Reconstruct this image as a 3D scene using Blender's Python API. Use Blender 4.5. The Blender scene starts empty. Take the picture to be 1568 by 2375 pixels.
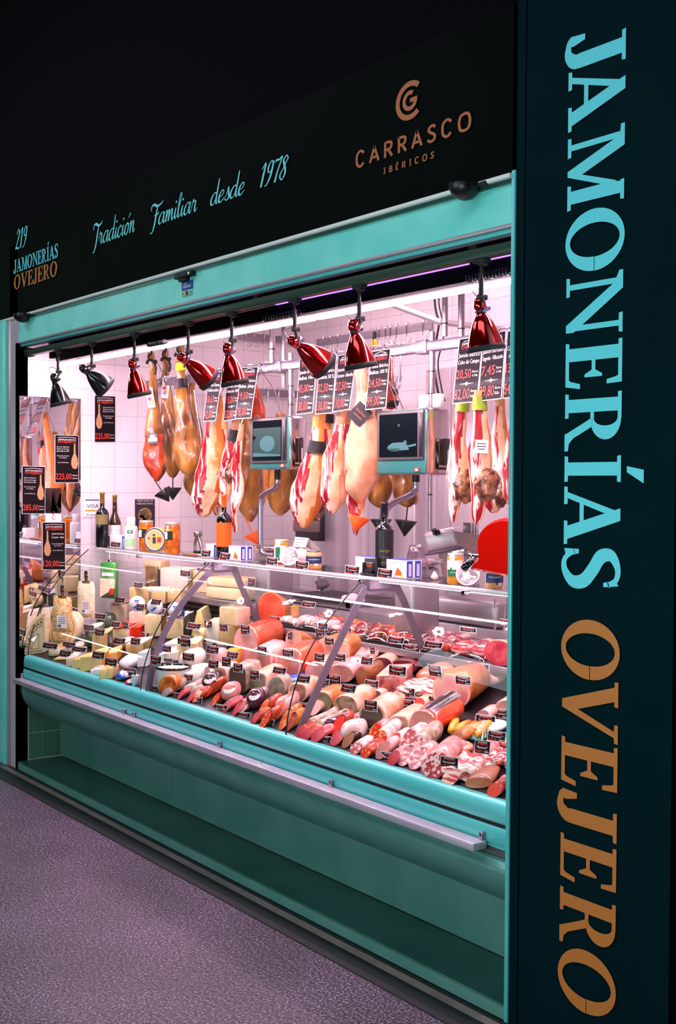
import bpy, bmesh, math, random
from mathutils import Vector, Matrix, noise
random.seed(7)
scene = bpy.context.scene
COL = scene.collection
PI = math.pi

# ------------------------------------------------------------------ camera
W_PX, H_PX, F_PX = 1568.0, 2375.0, 2795.9
YAW, PITCH, ROLL = 0.93868528, 0.02327844, 0.00619708
CAM = Vector((0.0, -2.586, 1.65))
_f = Vector((-math.sin(YAW)*math.cos(PITCH), math.cos(YAW)*math.cos(PITCH), -math.sin(PITCH)))
_r = Vector((math.cos(YAW), math.sin(YAW), 0.0)); _u = _r.cross(_f)
_R = _r*math.cos(ROLL) + _u*math.sin(ROLL); _U = -_r*math.sin(ROLL) + _u*math.cos(ROLL)
cam_d = bpy.data.cameras.new('camera'); cam = bpy.data.objects.new('camera', cam_d); COL.objects.link(cam)
cam_d.sensor_fit = 'VERTICAL'; cam_d.sensor_height = 36.0; cam_d.sensor_width = 36.0*W_PX/H_PX
cam_d.lens = F_PX/H_PX*36.0; cam_d.clip_start = 0.05; cam_d.clip_end = 60
m = Matrix((( _R.x, _U.x, -_f.x, CAM.x), (_R.y, _U.y, -_f.y, CAM.y), (_R.z, _U.z, -_f.z, CAM.z), (0, 0, 0, 1)))
cam.matrix_world = m
scene.camera = cam

# ------------------------------------------------------------------ light and exposure
EXPO = 0.0
HALL = 48.0          # market-hall ceiling lamps
STALL = 55.0         # lit stall across the aisle, and the added panel fill
TUBE = 135.0         # stall LED tube (emission)
CASE = 55.0          # added light strips hidden under the case shelf
PEND = 500.0         # LED petals of the pendants
scene.view_settings.view_transform = 'Standard'
scene.view_settings.look = 'None'
scene.view_settings.exposure = EXPO
scene.view_settings.gamma = 1.0
scene.view_settings.use_curve_mapping = False
wd = bpy.data.worlds.new('world'); scene.world = wd; wd.use_nodes = True
wd.node_tree.nodes['Background'].inputs[0].default_value = (0.25, 0.45, 0.5, 1)
wd.node_tree.nodes['Background'].inputs[1].default_value = 0.002
def area(name, loc, target, sx, sy, power, col):
    l = bpy.data.lights.new(name, 'AREA'); l.shape = 'RECTANGLE'; l.size = sx; l.size_y = sy; l.energy = power; l.color = col
    o = bpy.data.objects.new(name, l); COL.objects.link(o); o.location = loc
    o.rotation_euler = (Vector(target) - Vector(loc)).to_track_quat('-Z', 'Y').to_euler()
    return o
area('aisle_lamp', (-2.2, -2.4, 4.6), (-2.6, -1.6, 0), 3.0, 1.2, HALL, (0.80, 0.86, 1.0))
area('aisle_lamp', (-6.6, -2.4, 4.6), (-6.2, -1.6, 0), 3.0, 1.2, HALL, (0.80, 0.86, 1.0))
area('opposite_stall_fill', (-4.2, -4.6, 1.35), (-4.0, 0, 1.35), 3.4, 1.0, STALL, (0.82, 1.0, 1.0))
area('opposite_stall_fill', (-1.7, -2.3, 1.25), (-2.3, 0, 1.30), 0.8, 0.5, STALL*0.42, (0.80, 1.0, 1.0))  # added fill close to the lettered panel, grades brightness along its height
scene.cycles.max_bounces = 8
scene.cycles.transparent_max_bounces = 16
scene.cycles.use_denoising = True
scene.cycles.sample_clamp_indirect = 6.0

# ------------------------------------------------------------------ picture frame to place: points on planes of the stall
def ray(px, py):
    return _R*((px-W_PX/2)/F_PX) + _U*(-(py-H_PX/2)/F_PX) + _f
def on_y(px, py, y):
    d = ray(px, py); return CAM + d*((y-CAM.y)/d.y)
def on_x(px, py, x):
    d = ray(px, py); return CAM + d*((x-CAM.x)/d.x)
def on_z(px, py, z):
    d = ray(px, py); return CAM + d*((z-CAM.z)/d.z)
DECK_S, DECK_Y0, DECK_Z0 = 0.30, 0.06, 0.665
def deck_z(y): return DECK_Z0 + DECK_S*(y-DECK_Y0)
def on_deck(px, py, dz=0.0):
    d = ray(px, py); a = DECK_Z0 + dz + DECK_S*(CAM.y-DECK_Y0) - CAM.z
    return CAM + d*(a/(d.z-DECK_S*d.y))
def ppm(P): return F_PX/((Vector(P)-CAM).dot(_f))      # pixels per metre at a place

# ------------------------------------------------------------------ materials
def lin(c):
    if isinstance(c, str):
        c = c.lstrip('#'); c = tuple(int(c[i:i+2], 16)/255 for i in (0, 2, 4))
    return tuple((x/12.92 if x <= 0.04045 else ((x+0.055)/1.055)**2.4) for x in c) + (1.0,)
MATS = {}
def mat(name, col, rough=0.5, metal=0.0, col2=None, scale=20.0, lo=0.4, hi=0.6, stretch=(1, 1, 1), detail=3.0, kind='noise',
        bump=0.0, bscale=None, emis=None, estr=0.0, coat=0.0, col3=None, spec=0.5, trans=0.0, dist=0.0):
    if name in MATS: return MATS[name]
    mt = bpy.data.materials.new(name); mt.use_nodes = True; nt = mt.node_tree; b = nt.nodes['Principled BSDF']
    b.inputs['Base Color'].default_value = lin(col); b.inputs['Roughness'].default_value = rough; b.inputs['Metallic'].default_value = metal
    b.inputs['Specular IOR Level'].default_value = spec; b.inputs['Coat Weight'].default_value = coat; b.inputs['Coat Roughness'].default_value = 0.08
    b.inputs['Transmission Weight'].default_value = trans
    if emis: b.inputs['Emission Color'].default_value = lin(emis); b.inputs['Emission Strength'].default_value = estr
    if col2 or bump:
        tc = nt.nodes.new('ShaderNodeTexCoord'); mp = nt.nodes.new('ShaderNodeMapping'); mp.inputs['Scale'].default_value = stretch
        nt.links.new(tc.outputs['Object'], mp.inputs['Vector'])
    if col2:
        if kind == 'voronoi':
            tx = nt.nodes.new('ShaderNodeTexVoronoi'); tx.inputs['Scale'].default_value = scale; out = tx.outputs['Distance']
        elif kind == 'wave':
            tx = nt.nodes.new('ShaderNodeTexWave'); tx.inputs['Scale'].default_value = scale; tx.inputs['Distortion'].default_value = dist or 4.0
            tx.inputs['Detail'].default_value = detail; out = tx.outputs['Fac']
        else:
            tx = nt.nodes.new('ShaderNodeTexNoise'); tx.inputs['Scale'].default_value = scale; tx.inputs['Detail'].default_value = detail
            tx.inputs['Distortion'].default_value = dist; out = tx.outputs['Fac']
        nt.links.new(mp.outputs['Vector'], tx.inputs['Vector'])
        rp = nt.nodes.new('ShaderNodeValToRGB'); e = rp.color_ramp.elements
        e[0].position = lo; e[0].color = lin(col); e[1].position = hi; e[1].color = lin(col2)
        if col3:
            k = e.new(min(1.0, hi+(hi-lo)*0.8+0.02)); k.color = lin(col3)
        nt.links.new(out, rp.inputs['Fac']); nt.links.new(rp.outputs['Color'], b.inputs['Base Color'])
    if bump:
        n2 = nt.nodes.new('ShaderNodeTexNoise'); n2.inputs['Scale'].default_value = bscale or scale*2; n2.inputs['Detail'].default_value = 3
        nt.links.new(mp.outputs['Vector'], n2.inputs['Vector'])
        bp = nt.nodes.new('ShaderNodeBump'); bp.inputs['Strength'].default_value = bump; bp.inputs['Distance'].default_value = 0.01
        nt.links.new(n2.outputs['Fac'], bp.inputs['Height']); nt.links.new(bp.outputs['Normal'], b.inputs['Normal'])
    MATS[name] = mt
    return mt
def emission(name, col, s):
    mt = bpy.data.materials.new(name); mt.use_nodes = True; nt = mt.node_tree; nt.nodes.clear()
    e = nt.nodes.new('ShaderNodeEmission'); e.inputs[0].default_value = lin(col); e.inputs[1].default_value = s
    o = nt.nodes.new('ShaderNodeOutputMaterial'); nt.links.new(e.outputs[0], o.inputs[0]); MATS[name] = mt
    return mt
def thin_glass(name, tint, ior=1.45, extra=0.0, rough=0.0):
    mt = bpy.data.materials.new(name); mt.use_nodes = True; nt = mt.node_tree; nt.nodes.clear()
    t = nt.nodes.new('ShaderNodeBsdfTransparent'); t.inputs[0].default_value = lin(tint)
    g = nt.nodes.new('ShaderNodeBsdfGlossy'); g.inputs['Roughness'].default_value = rough
    fr = nt.nodes.new('ShaderNodeFresnel'); ge = nt.nodes.new('ShaderNodeNewGeometry'); mr = nt.nodes.new('ShaderNodeMapRange')
    mr.inputs['To Min'].default_value = ior; mr.inputs['To Max'].default_value = 1.0/ior       # a thin sheet mirrors alike from both sides
    nt.links.new(ge.outputs['Backfacing'], mr.inputs['Value']); nt.links.new(mr.outputs[0], fr.inputs[0])
    mx = nt.nodes.new('ShaderNodeMixShader'); o = nt.nodes.new('ShaderNodeOutputMaterial')
    if extra:
        ad = nt.nodes.new('ShaderNodeMath'); ad.operation = 'ADD'; ad.inputs[1].default_value = extra
        nt.links.new(fr.outputs[0], ad.inputs[0]); nt.links.new(ad.outputs[0], mx.inputs[0])
    else: nt.links.new(fr.outputs[0], mx.inputs[0])
    nt.links.new(t.outputs[0], mx.inputs[1]); nt.links.new(g.outputs[0], mx.inputs[2]); nt.links.new(mx.outputs[0], o.inputs[0])
    MATS[name] = mt
    return mt

# ------------------------------------------------------------------ text from the built-in font, cached
_txt = {}
def text_geo(s):
    if s not in _txt:
        c = bpy.data.curves.new('t', 'FONT'); c.body = s; c.size = 1.0; c.resolution_u = 2; c.fill_mode = 'BOTH'
        o = bpy.data.objects.new('t', c); me = bpy.data.meshes.new_from_object(o)
        vs = [v.co.copy() for v in me.vertices]; fs = [tuple(p.vertices) for p in me.polygons]
        bpy.data.objects.remove(o); bpy.data.curves.remove(c); bpy.data.meshes.remove(me)
        if vs:
            x0 = min(v.x for v in vs); x1 = max(v.x for v in vs)
        else: x0, x1 = 0, 1
        _txt[s] = ([(v.x-x0, v.y) for v in vs], fs, x1-x0)
    return _txt[s]

# ------------------------------------------------------------------ mesh builder
def rounded_box(sx, sy, sz, bev=0.0, seg=2):
    bm = bmesh.new(); bmesh.ops.create_cube(bm, size=1.0)
    for v in bm.verts: v.co = Vector((v.co.x*sx, v.co.y*sy, v.co.z*sz))
    if bev > 0:
        bmesh.ops.bevel(bm, geom=list(bm.edges), offset=bev, segments=seg, affect='EDGES', profile=0.5)
    bm.verts.index_update()
    vs = [v.co.copy() for v in bm.verts]; fs = [tuple(v.index for v in f.verts) for f in bm.faces]; bm.free()
    return vs, fs
def catmull(pts, n=6):
    P = [Vector(p) for p in pts]
    if len(P) < 3: return P
    out = []
    for i in range(len(P)-1):
        p0 = P[max(i-1, 0)]; p1 = P[i]; p2 = P[i+1]; p3 = P[min(i+2, len(P)-1)]
        for k in range(n):
            t = k/n
            out.append(0.5*((2*p1) + (p2-p0)*t + (2*p0-5*p1+4*p2-p3)*t*t + (3*p1-p0-3*p2+p3)*t**3))
    out.append(P[-1]); return out
class MB:
    def __init__(s): s.v = []; s.f = []; s.m = []; s.s = []
    def add(s, vs, fs, mi=0, smooth=False, M=None):
        o = len(s.v)
        for p in vs:
            p = Vector(p); s.v.append(tuple(M @ p) if M is not None else tuple(p))
        for i, f in enumerate(fs):
            s.f.append(tuple(a+o for a in f)); s.m.append(mi if isinstance(mi, int) else mi[i]); s.s.append(smooth)
        return s
    def box(s, c, d, mi=0, bev=0.0, M=None, seg=2, fm=None):
        vs, fs = rounded_box(d[0], d[1], d[2], bev, seg); vs = [v+Vector(c) for v in vs]
        if fm:      # material by facing: dict '-y','+y','-x','+x','+z','-z'
            ml = []
            for f in fs:
                a, b, e = vs[f[0]], vs[f[1]], vs[f[2]]; n = (b-a).cross(e-a); ax = max(range(3), key=lambda i: abs(n[i]))
                ml.append(fm.get(('-' if n[ax] < 0 else '+')+'xyz'[ax], mi))
            return s.add(vs, fs, ml, bev > 0, M)
        return s.add(vs, fs, mi, bev > 0, M)
    def bx(s, x0, x1, y0, y1, z0, z1, mi=0, bev=0.0, fm=None):
        return s.box(((x0+x1)/2, (y0+y1)/2, (z0+z1)/2), (abs(x1-x0), abs(y1-y0), abs(z1-z0)), mi, bev, fm=fm)
    def tube(s, pts, r, seg=10, mi=0, cap=True, smooth=True, M=None):
        P = [Vector(p) for p in pts]; n = len(P); R = r if isinstance(r, (list, tuple)) else [r]*n
        vs = []; up = None
        for i in range(n):
            t = (P[min(i+1, n-1)]-P[max(i-1, 0)]).normalized()
            if up is None:
                a = Vector((0, 0, 1)) if abs(t.z) < 0.9 else Vector((1, 0, 0)); up = t.cross(a).normalized()
            up = (up - t*up.dot(t)).normalized(); w = t.cross(up)
            for k in range(seg):
                a = 2*PI*k/seg; vs.append(P[i] + (up*math.cos(a) + w*math.sin(a))*R[i])
        fs = [(i*seg+k, i*seg+(k+1) % seg, (i+1)*seg+(k+1) % seg, (i+1)*seg+k) for i in range(n-1) for k in range(seg)]
        s.add(vs, fs, mi, smooth, M)
        if cap:
            s.add(vs[:seg], [tuple(reversed(range(seg)))], mi, False, M); s.add(vs[-seg:], [tuple(range(seg))], mi, False, M)
        return s
    def lathe(s, prof, seg=20, mi=0, M=None, smooth=True, cap=True):
        vs = []; mi_ = mi; ml = []
        for r, z in prof:
            for k in range(seg): vs.append((r*math.cos(2*PI*k/seg), r*math.sin(2*PI*k/seg), z))
        fs = []
        for i in range(len(prof)-1):
            for k in range(seg):
                fs.append((i*seg+k, i*seg+(k+1) % seg, (i+1)*seg+(k+1) % seg, (i+1)*seg+k)); ml.append(mi_[i] if isinstance(mi_, (list, tuple)) else mi_)
        s.add(vs, fs, ml, smooth, M)
        if cap:
            a = mi_[0] if isinstance(mi_, (list, tuple)) else mi_; b = mi_[-1] if isinstance(mi_, (list, tuple)) else mi_
            if prof[0][0] > 1e-4: s.add(vs[:seg], [tuple(reversed(range(seg)))], a, False, M)
            if prof[-1][0] > 1e-4: s.add(vs[-seg:], [tuple(range(seg))], b, False, M)
        return s
    def loft(s, rings, mi=0, smooth=True, M=None, cap=(True, True), capm=None):
        n = len(rings[0]); vs = [p for r in rings for p in r]; fs = []; ml = []
        for i in range(len(rings)-1):
            for k in range(n):
                fs.append((i*n+k, i*n+(k+1) % n, (i+1)*n+(k+1) % n, (i+1)*n+k)); ml.append(mi(i, k) if callable(mi) else mi)
        s.add(vs, fs, ml, smooth, M)
        d = 0 if callable(mi) else mi
        cm = capm if capm else (d, d)
        if cap[0]: s.add(rings[0], [tuple(reversed(range(n)))], cm[0], False, M)
        if cap[1]: s.add(rings[-1], [tuple(range(n))], cm[1], False, M)
        return s
    def prism(s, poly, t, mi=0, M=None, smi=None, smooth=False):     # poly in local x,z; thickness along y from 0 to t
        n = len(poly); a = [(p[0], 0, p[1]) for p in poly]; b = [(p[0], t, p[1]) for p in poly]
        s.add(a+b, [tuple(range(n)), tuple(reversed(range(n, 2*n)))], mi, False, M)
        s.add(a+b, [(i, i+n, (i+1) % n+n, (i+1) % n) for i in range(n)], mi if smi is None else smi, smooth, M)
        return s
    def quad(s, a, b, c, d, mi=0): return s.add([a, b, c, d], [(0, 1, 2, 3)], mi)
    def text(s, st, x, z, h, w=None, mi=0, M=None, align='l', f=None, bold=0.0):
        # lettering in the local xz plane facing -y; f maps (x, z) to a point instead
        vs, fs, tw = text_geo(st); k = h/0.73; kx = k if w is None else w/tw
        wd = tw*kx; x0 = x - (wd/2 if align == 'c' else wd if align == 'r' else 0)
        for off in ((0,) if not bold else (0, bold)):
            P = [(x0+v[0]*kx+off, z+v[1]*k) for v in vs]
            if f: s.add([f(*p) for p in P], fs, mi)
            else: s.add([(p[0], 0, p[1]) for p in P], fs, mi, False, M)
        return s
    def build(s, name, mats, parent=None, loc=(0, 0, 0), rot=None):
        me = bpy.data.meshes.new(name); me.from_pydata(s.v, [], s.f)
        for q in (mats if isinstance(mats, (list, tuple)) else [mats]): me.materials.append(MATS[q] if isinstance(q, str) else q)
        me.polygons.foreach_set('material_index', s.m); me.polygons.foreach_set('use_smooth', s.s); me.update()
        o = bpy.data.objects.new(name, me); COL.objects.link(o); o.location = loc
        if rot: o.rotation_euler = rot
        if parent: o.parent = parent
        return o
def tag(o, label=None, cat=None, group=None, kind=None):
    if label: o['label'] = label
    if cat: o['category'] = cat
    if group: o['group'] = group
    if kind: o['kind'] = kind
    return o
def empty(name, loc, label, cat, group=None, rz=0.0):
    o = bpy.data.objects.new(name, None); COL.objects.link(o); o.location = loc; o.rotation_euler = (0, 0, rz)
    o.empty_display_size = 0.05
    return tag(o, label, cat, group)
def struct(o, label=None, cat=None): return tag(o, label, cat, None, 'structure')
def jitter(vs, amp, sc, seed=0.0):
    out = []
    for v in vs:
        v = Vector(v); out.append(v + noise.noise_vector(v*sc + Vector((seed, seed*1.7, seed*.3)))*amp)
    return out
# strokes: a flat band with widths along a line, in (x, z)
def stroke_poly(pts, w, n=6):
    P = catmull([(p[0], p[1], 0) for p in pts], n); m_ = len(P)
    Wd = [w]*m_ if not isinstance(w, (list, tuple)) else [w[0]+(w[1]-w[0])*i/(m_-1) if len(w) == 2 else
         (lambda t: w[int(t)]+(w[min(int(t)+1, len(w)-1)]-w[int(t)])*(t-int(t)))(i/(m_-1)*(len(w)-1)) for i in range(m_)]
    L = []; Rr = []
    for i in range(m_):
        t = (P[min(i+1, m_-1)]-P[max(i-1, 0)]); t = t.normalized() if t.length > 1e-9 else Vector((1, 0, 0)); nn = Vector((-t.y, t.x, 0))*Wd[i]/2
        L.append(P[i]+nn); Rr.append(P[i]-nn)
    return [(L[i][:2], L[i+1][:2], Rr[i+1][:2], Rr[i][:2]) for i in range(m_-1)]
# ================================================================== materials
mat('board_black', '#021c21', 0.6, spec=0.02, col2='#021e24', scale=3)
mat('board_fascia', '#030806', 0.6, spec=0.03, col2='#040907', scale=3)
mat('void_black', '#010203', 0.9, spec=0.1)
mat('night_blue', '#020308', 0.9, spec=0.1)
mat('teal_paint', '#70e4da', 0.38, col2='#84ece2', scale=4, bump=0.02, bscale=6)
mat('teal_steel', '#5c9890', 0.36, metal=0.30, col2='#68a098', scale=5)
mat('teal_band', '#56c4c4', 0.3, metal=0.1, col2='#5fc8c6', scale=3)
mat('teal_dark', '#2d5a52', 0.35, metal=0.35, col2='#35635a', scale=4)
mat('steel', '#b9b2b8', 0.28, metal=1.0, col2='#a8a1a8', scale=6, stretch=(1, 8, 8))
mat('steel_soft', '#b5adb3', 0.42, metal=0.85, col2='#a59da4', scale=5)
mat('bracket_grey', '#74697a', 0.5, metal=0.3)
mat('chrome', '#e2dde2', 0.12, metal=1.0)
mat('rail_steel', '#cdbfce', 0.34, metal=0.45, col2='#c0b2c4', scale=7)
mat('frame_lilac', '#c3b7bf', 0.35, metal=0.5)
mat('frame_dark', '#26262b', 0.5)
mat('black', '#0a0a0c', 0.45)
mat('black_gloss', '#08080a', 0.12, coat=0.6)
mat('rubber', '#141416', 0.7)
mat('white_paint', '#e9dfe4', 0.6, col2='#e4d9df', scale=3)
mat('white', '#f4f0f2', 0.45)
mat('cab_white', '#d9ccd4', 0.3, metal=0.25, col2='#d2c4ce', scale=3, stretch=(6, 6, 0.3))
mat('steel_painted_streaks', '#e4dae2', 0.34, metal=0.55, col2='#b2a8b2', scale=3.2, lo=0.35, hi=0.65, stretch=(3, 3, 0.05))  # vertical reflections painted into the colour as pale and grey streaks
mat('trim_pale', '#efefec', 0.5)
mat('cyan_letter', '#5fdce6', 0.5)
mat('cyan_script', '#7beef0', 0.5)
mat('copper_letter', '#c0702a', 0.5)
mat('copper_logo', '#b8622a', 0.5)
emission('tube_white', '#ffd2e8', TUBE); emission('case_fill', '#ffd8ea', CASE); emission('petal', '#ffdcec', PEND)
emission('tube_violet', '#9a62ff', 3.2)
thin_glass('glass', '#fbfdfc', 1.42); thin_glass('glass_edge', '#58706a', 1.6, 0.05); thin_glass('clear_film', '#f7f1f5', 1.5, 0.05, 0.05)
thin_glass('shelf_glass', '#eef7f4', 1.5)
mat('mirror', '#f2eef4', 0.02, metal=1.0)
# speckled floor
def floor_mat():
    mt = mat('floor_resin', '#5a4e60', 0.42, bump=0.4, bscale=70, spec=0.5); nt = mt.node_tree; b = nt.nodes['Principled BSDF']
    tc = nt.nodes.new('ShaderNodeTexCoord'); n1 = nt.nodes.new('ShaderNodeTexNoise'); n1.inputs['Scale'].default_value = 120; n1.inputs['Detail'].default_value = 4
    n2 = nt.nodes.new('ShaderNodeTexNoise'); n2.inputs['Scale'].default_value = 2.2
    r1 = nt.nodes.new('ShaderNodeValToRGB'); e = r1.color_ramp.elements
    e[0].position = 0.36; e[0].color = lin('#332d36'); e[1].position = 0.70; e[1].color = lin('#d0c2d0'); k = e.new(0.52); k.color = lin('#5e5462')
    r2 = nt.nodes.new('ShaderNodeValToRGB'); e = r2.color_ramp.elements; e[0].position = 0.35; e[0].color = lin('#c4bac0'); e[1].position = 0.68; e[1].color = lin('#e8dcea')
    mx = nt.nodes.new('ShaderNodeMix'); mx.data_type = 'RGBA'; mx.blend_type = 'MULTIPLY'; mx.inputs[0].default_value = 1.0
    for n in (n1, n2): nt.links.new(tc.outputs['Object'], n.inputs['Vector'])
    nt.links.new(n1.outputs['Fac'], r1.inputs['Fac']); nt.links.new(n2.outputs['Fac'], r2.inputs['Fac'])
    nt.links.new(r1.outputs['Color'], mx.inputs[6]); nt.links.new(r2.outputs['Color'], mx.inputs[7]); nt.links.new(mx.outputs[2], b.inputs['Base Color'])
floor_mat()
def tile_mat(name, plane):
    mt = mat(name, '#efe6ea', 0.22); nt = mt.node_tree; b = nt.nodes['Principled BSDF']
    tc = nt.nodes.new('ShaderNodeTexCoord'); sp = nt.nodes.new('ShaderNodeSeparateXYZ'); cb = nt.nodes.new('ShaderNodeCombineXYZ'); br = nt.nodes.new('ShaderNodeTexBrick')
    ad = nt.nodes.new('ShaderNodeMath'); ad.operation = 'ADD'; ad.inputs[1].default_value = 0.088
    nt.links.new(tc.outputs['Object'], sp.inputs[0]); nt.links.new(sp.outputs[plane], cb.inputs[0]); nt.links.new(sp.outputs[2], ad.inputs[0]); nt.links.new(ad.outputs[0], cb.inputs[1])
    br.offset = 0.0; br.squash = 1.0
    for k, v in (('Scale', 1.0), ('Brick Width', 0.1505), ('Row Height', 0.1525), ('Mortar Size', 0.0016), ('Mortar Smooth', 0.2), ('Bias', 0.0)): br.inputs[k].default_value = v
    br.inputs['Color1'].default_value = lin('#efe6ea'); br.inputs['Color2'].default_value = lin('#ece2e7'); br.inputs['Mortar'].default_value = lin('#c3b3ba')
    nt.links.new(cb.outputs[0], br.inputs['Vector']); nt.links.new(br.outputs['Color'], b.inputs['Base Color'])
    bp = nt.nodes.new('ShaderNodeBump'); bp.inputs['Strength'].default_value = 0.25; bp.inputs['Distance'].default_value = 0.002; bp.invert = True
    nt.links.new(br.outputs['Fac'], bp.inputs['Height']); nt.links.new(bp.outputs['Normal'], b.inputs['Normal'])
tile_mat('tiles_left', 1); tile_mat('tiles_back', 0)

# ================================================================== setting
XL, XR = -6.62, -2.65
YB = 1.95
m_ = MB(); m_.bx(-14, 4, -9, 3.2, -0.12, 0); struct(m_.build('floor', 'floor_resin'), 'purple grey speckled resin floor in front of the stall', 'floor')
m_ = MB(); m_.bx(XL-0.12, XL, 0.0, YB+0.1, 0, 3.0); struct(m_.build('wall_left', 'tiles_left'), 'white tiled side wall at the left end of the stall', 'wall')
m_ = MB(); m_.bx(XL, -2.45, YB, YB+0.12, 0, 3.0); struct(m_.build('wall_back', 'tiles_back'), 'white wall at the back of the stall', 'wall')
m_ = MB(); m_.bx(XL, -2.45, 0.30, YB, 2.88, 3.0); struct(m_.build('ceiling', 'white_paint'), 'white ceiling inside the stall', 'ceiling')
m_ = MB(); m_.bx(-2.45, -2.35, 0.13, YB+0.1, 0, 3.0); struct(m_.build('wall_inner', 'white_paint'), 'white side wall behind the dark lettered panel', 'wall')
mat('tiles_low_shaded', '#4f7f68', 0.35, col2='#547f6c', scale=4)  # shade under the counter painted into the tile colour
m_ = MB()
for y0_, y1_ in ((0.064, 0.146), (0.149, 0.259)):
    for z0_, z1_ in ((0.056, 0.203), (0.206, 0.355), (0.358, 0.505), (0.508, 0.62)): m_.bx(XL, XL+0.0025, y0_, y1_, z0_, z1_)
struct(m_.build('wall_lower_shade', 'tiles_low_shaded'), 'side wall tiles under the counter end, shade painted in as dark green', 'wall')
# fascia sign board, with the dark wall and hall ceiling above
m_ = MB(); m_.bx(-6.9, XR, 0.0, 0.12, 2.592, 3.108); struct(m_.build('wall_front', 'board_fascia'), 'black sign fascia above the stall opening', 'wall')
m_ = MB(); m_.bx(-14, 4, 0.06, 0.3, 3.108, 5.6); struct(m_.build('wall_upper', 'night_blue'), 'unlit dark wall above the stall', 'wall')
m_ = MB(); m_.bx(-14, 4, -9, 0.3, 5.6, 5.7); struct(m_.build('ceiling', 'void_black'), 'unlit black hall ceiling above', 'ceiling')
m_ = MB(); m_.bx(-14, -6.905, -0.02, 0.1, 0, 3.108); struct(m_.build('wall_side', 'teal_paint'), 'teal painted wall panel left of the stall', 'wall')
# right lettered panel and what follows it
m_ = MB(); m_.bx(-2.592, -2.033, 0.0, 0.13, 0.0, 3.6); struct(m_.build('wall_right', 'board_black'), 'tall dark teal panel with vertical lettering right of the stall', 'wall')
m_ = MB(); m_.bx(-2.012, 3.0, 0.01, 0.13, 0.0, 3.6); m_.bx(-2.034, -2.011, 0.05, 0.13, 0, 3.6); struct(m_.build('wall_end', 'void_black'), 'black wall at the right edge', 'wall')
m_ = MB(); m_.bx(-2.634, -2.600, 0.002, 0.13, 0.0, 3.6); m_.bx(-2.602, -2.590, 0.03, 0.13, 0, 3.6); struct(m_.build('trim_1', 'board_black'), 'dark upright beside the lettered panel', 'trim')
m_ = MB(); m_.bx(XR, -2.634, -0.004, 0.13, 0.0, 2.60, 0, 0.002); struct(m_.build('trim_2', 'teal_band'), 'thin bright teal edge strip of the right jamb', 'trim')
# left jamb
m_ = MB(); m_.bx(-6.905, -6.782, -0.012, 0.13, 0.0, 2.592, 0, 0.004); struct(m_.build('trim_3', 'teal_paint'), 'teal upright at the left end of the stall', 'trim')
m_ = MB(); m_.bx(-6.782, -6.722, -0.004, 0.02, 0.0, 2.592, 0, 0.004); m_.bx(-6.722, -6.715, 0.004, 0.10, 0, 2.592, 0); struct(m_.build('trim_4', 'frame_lilac'), 'pale metal edge of the left jamb', 'trim')
m_ = MB(); m_.bx(-6.715, -6.655, 0.03, 0.10, 0.0, 2.592); m_.bx(-6.655, XL, 0.0, 0.06, 0, 2.44, 1); struct(m_.build('trim_5', ['frame_dark', 'teal_steel']), 'dark shutter guide channel of the left jamb', 'trim')
# lintel: shutter box face, edges
m_ = MB(); m_.bx(-6.69, XR, 0.012, 0.030, 2.445, 2.568); struct(m_.build('trim_6', 'teal_paint'), 'teal shutter box panel across the top of the opening', 'trim')
m_ = MB(); m_.bx(-6.9, XR, -0.012, 0.03, 2.580, 2.593, 0, 0.003); m_.bx(-6.69, XR, 0.004, 0.03, 2.566, 2.580, 1); struct(m_.build('trim_7', ['trim_pale', 'teal_dark']), 'pale metal edge under the black fascia', 'trim')
m_ = MB(); m_.bx(-6.66, XR, 0.006, 0.028, 2.434, 2.446, 0, 0.003); m_.bx(-6.62, XR, 0.014, 0.034, 2.418, 2.434, 1, 0.004)
m_.tube([(-6.6, 0.046, 2.432), (XR, 0.046, 2.432)], 0.016, 14, 2); struct(m_.build('trim_8', ['frame_lilac', 'teal_band', mat('shutter_lilac', '#8f6f8a', 0.65)]), 'lilac metal shutter edge under the teal panel', 'trim')
m_ = MB(); m_.bx(XL, -2.45, 0.03, 0.30, 2.60, 3.0); m_.bx(XL, -2.45, 0.105, 0.30, 2.452, 2.60); struct(m_.build('trim_9', 'black'), 'black shutter housing behind the fascia', 'trim')
# floor edge strips
m_ = MB(); m_.bx(-6.72, -2.60, -0.062, -0.028, 0, 0.006); struct(m_.build('trim_10', mat('edge_beige', '#8a7672', 0.5, col2='#7b6866', scale=9)), 'beige metal floor strip along the counter', 'trim')
m_ = MB(); m_.bx(-6.76, -2.60, -0.155, -0.062, 0, 0.004); m_.bx(-6.72, -2.6, -0.028, 0.0, 0, 0.004); struct(m_.build('trim_11', mat('gutter_dark', '#10181a', 0.6)), 'dark gutter strip in the floor before the counter', 'trim')

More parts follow.
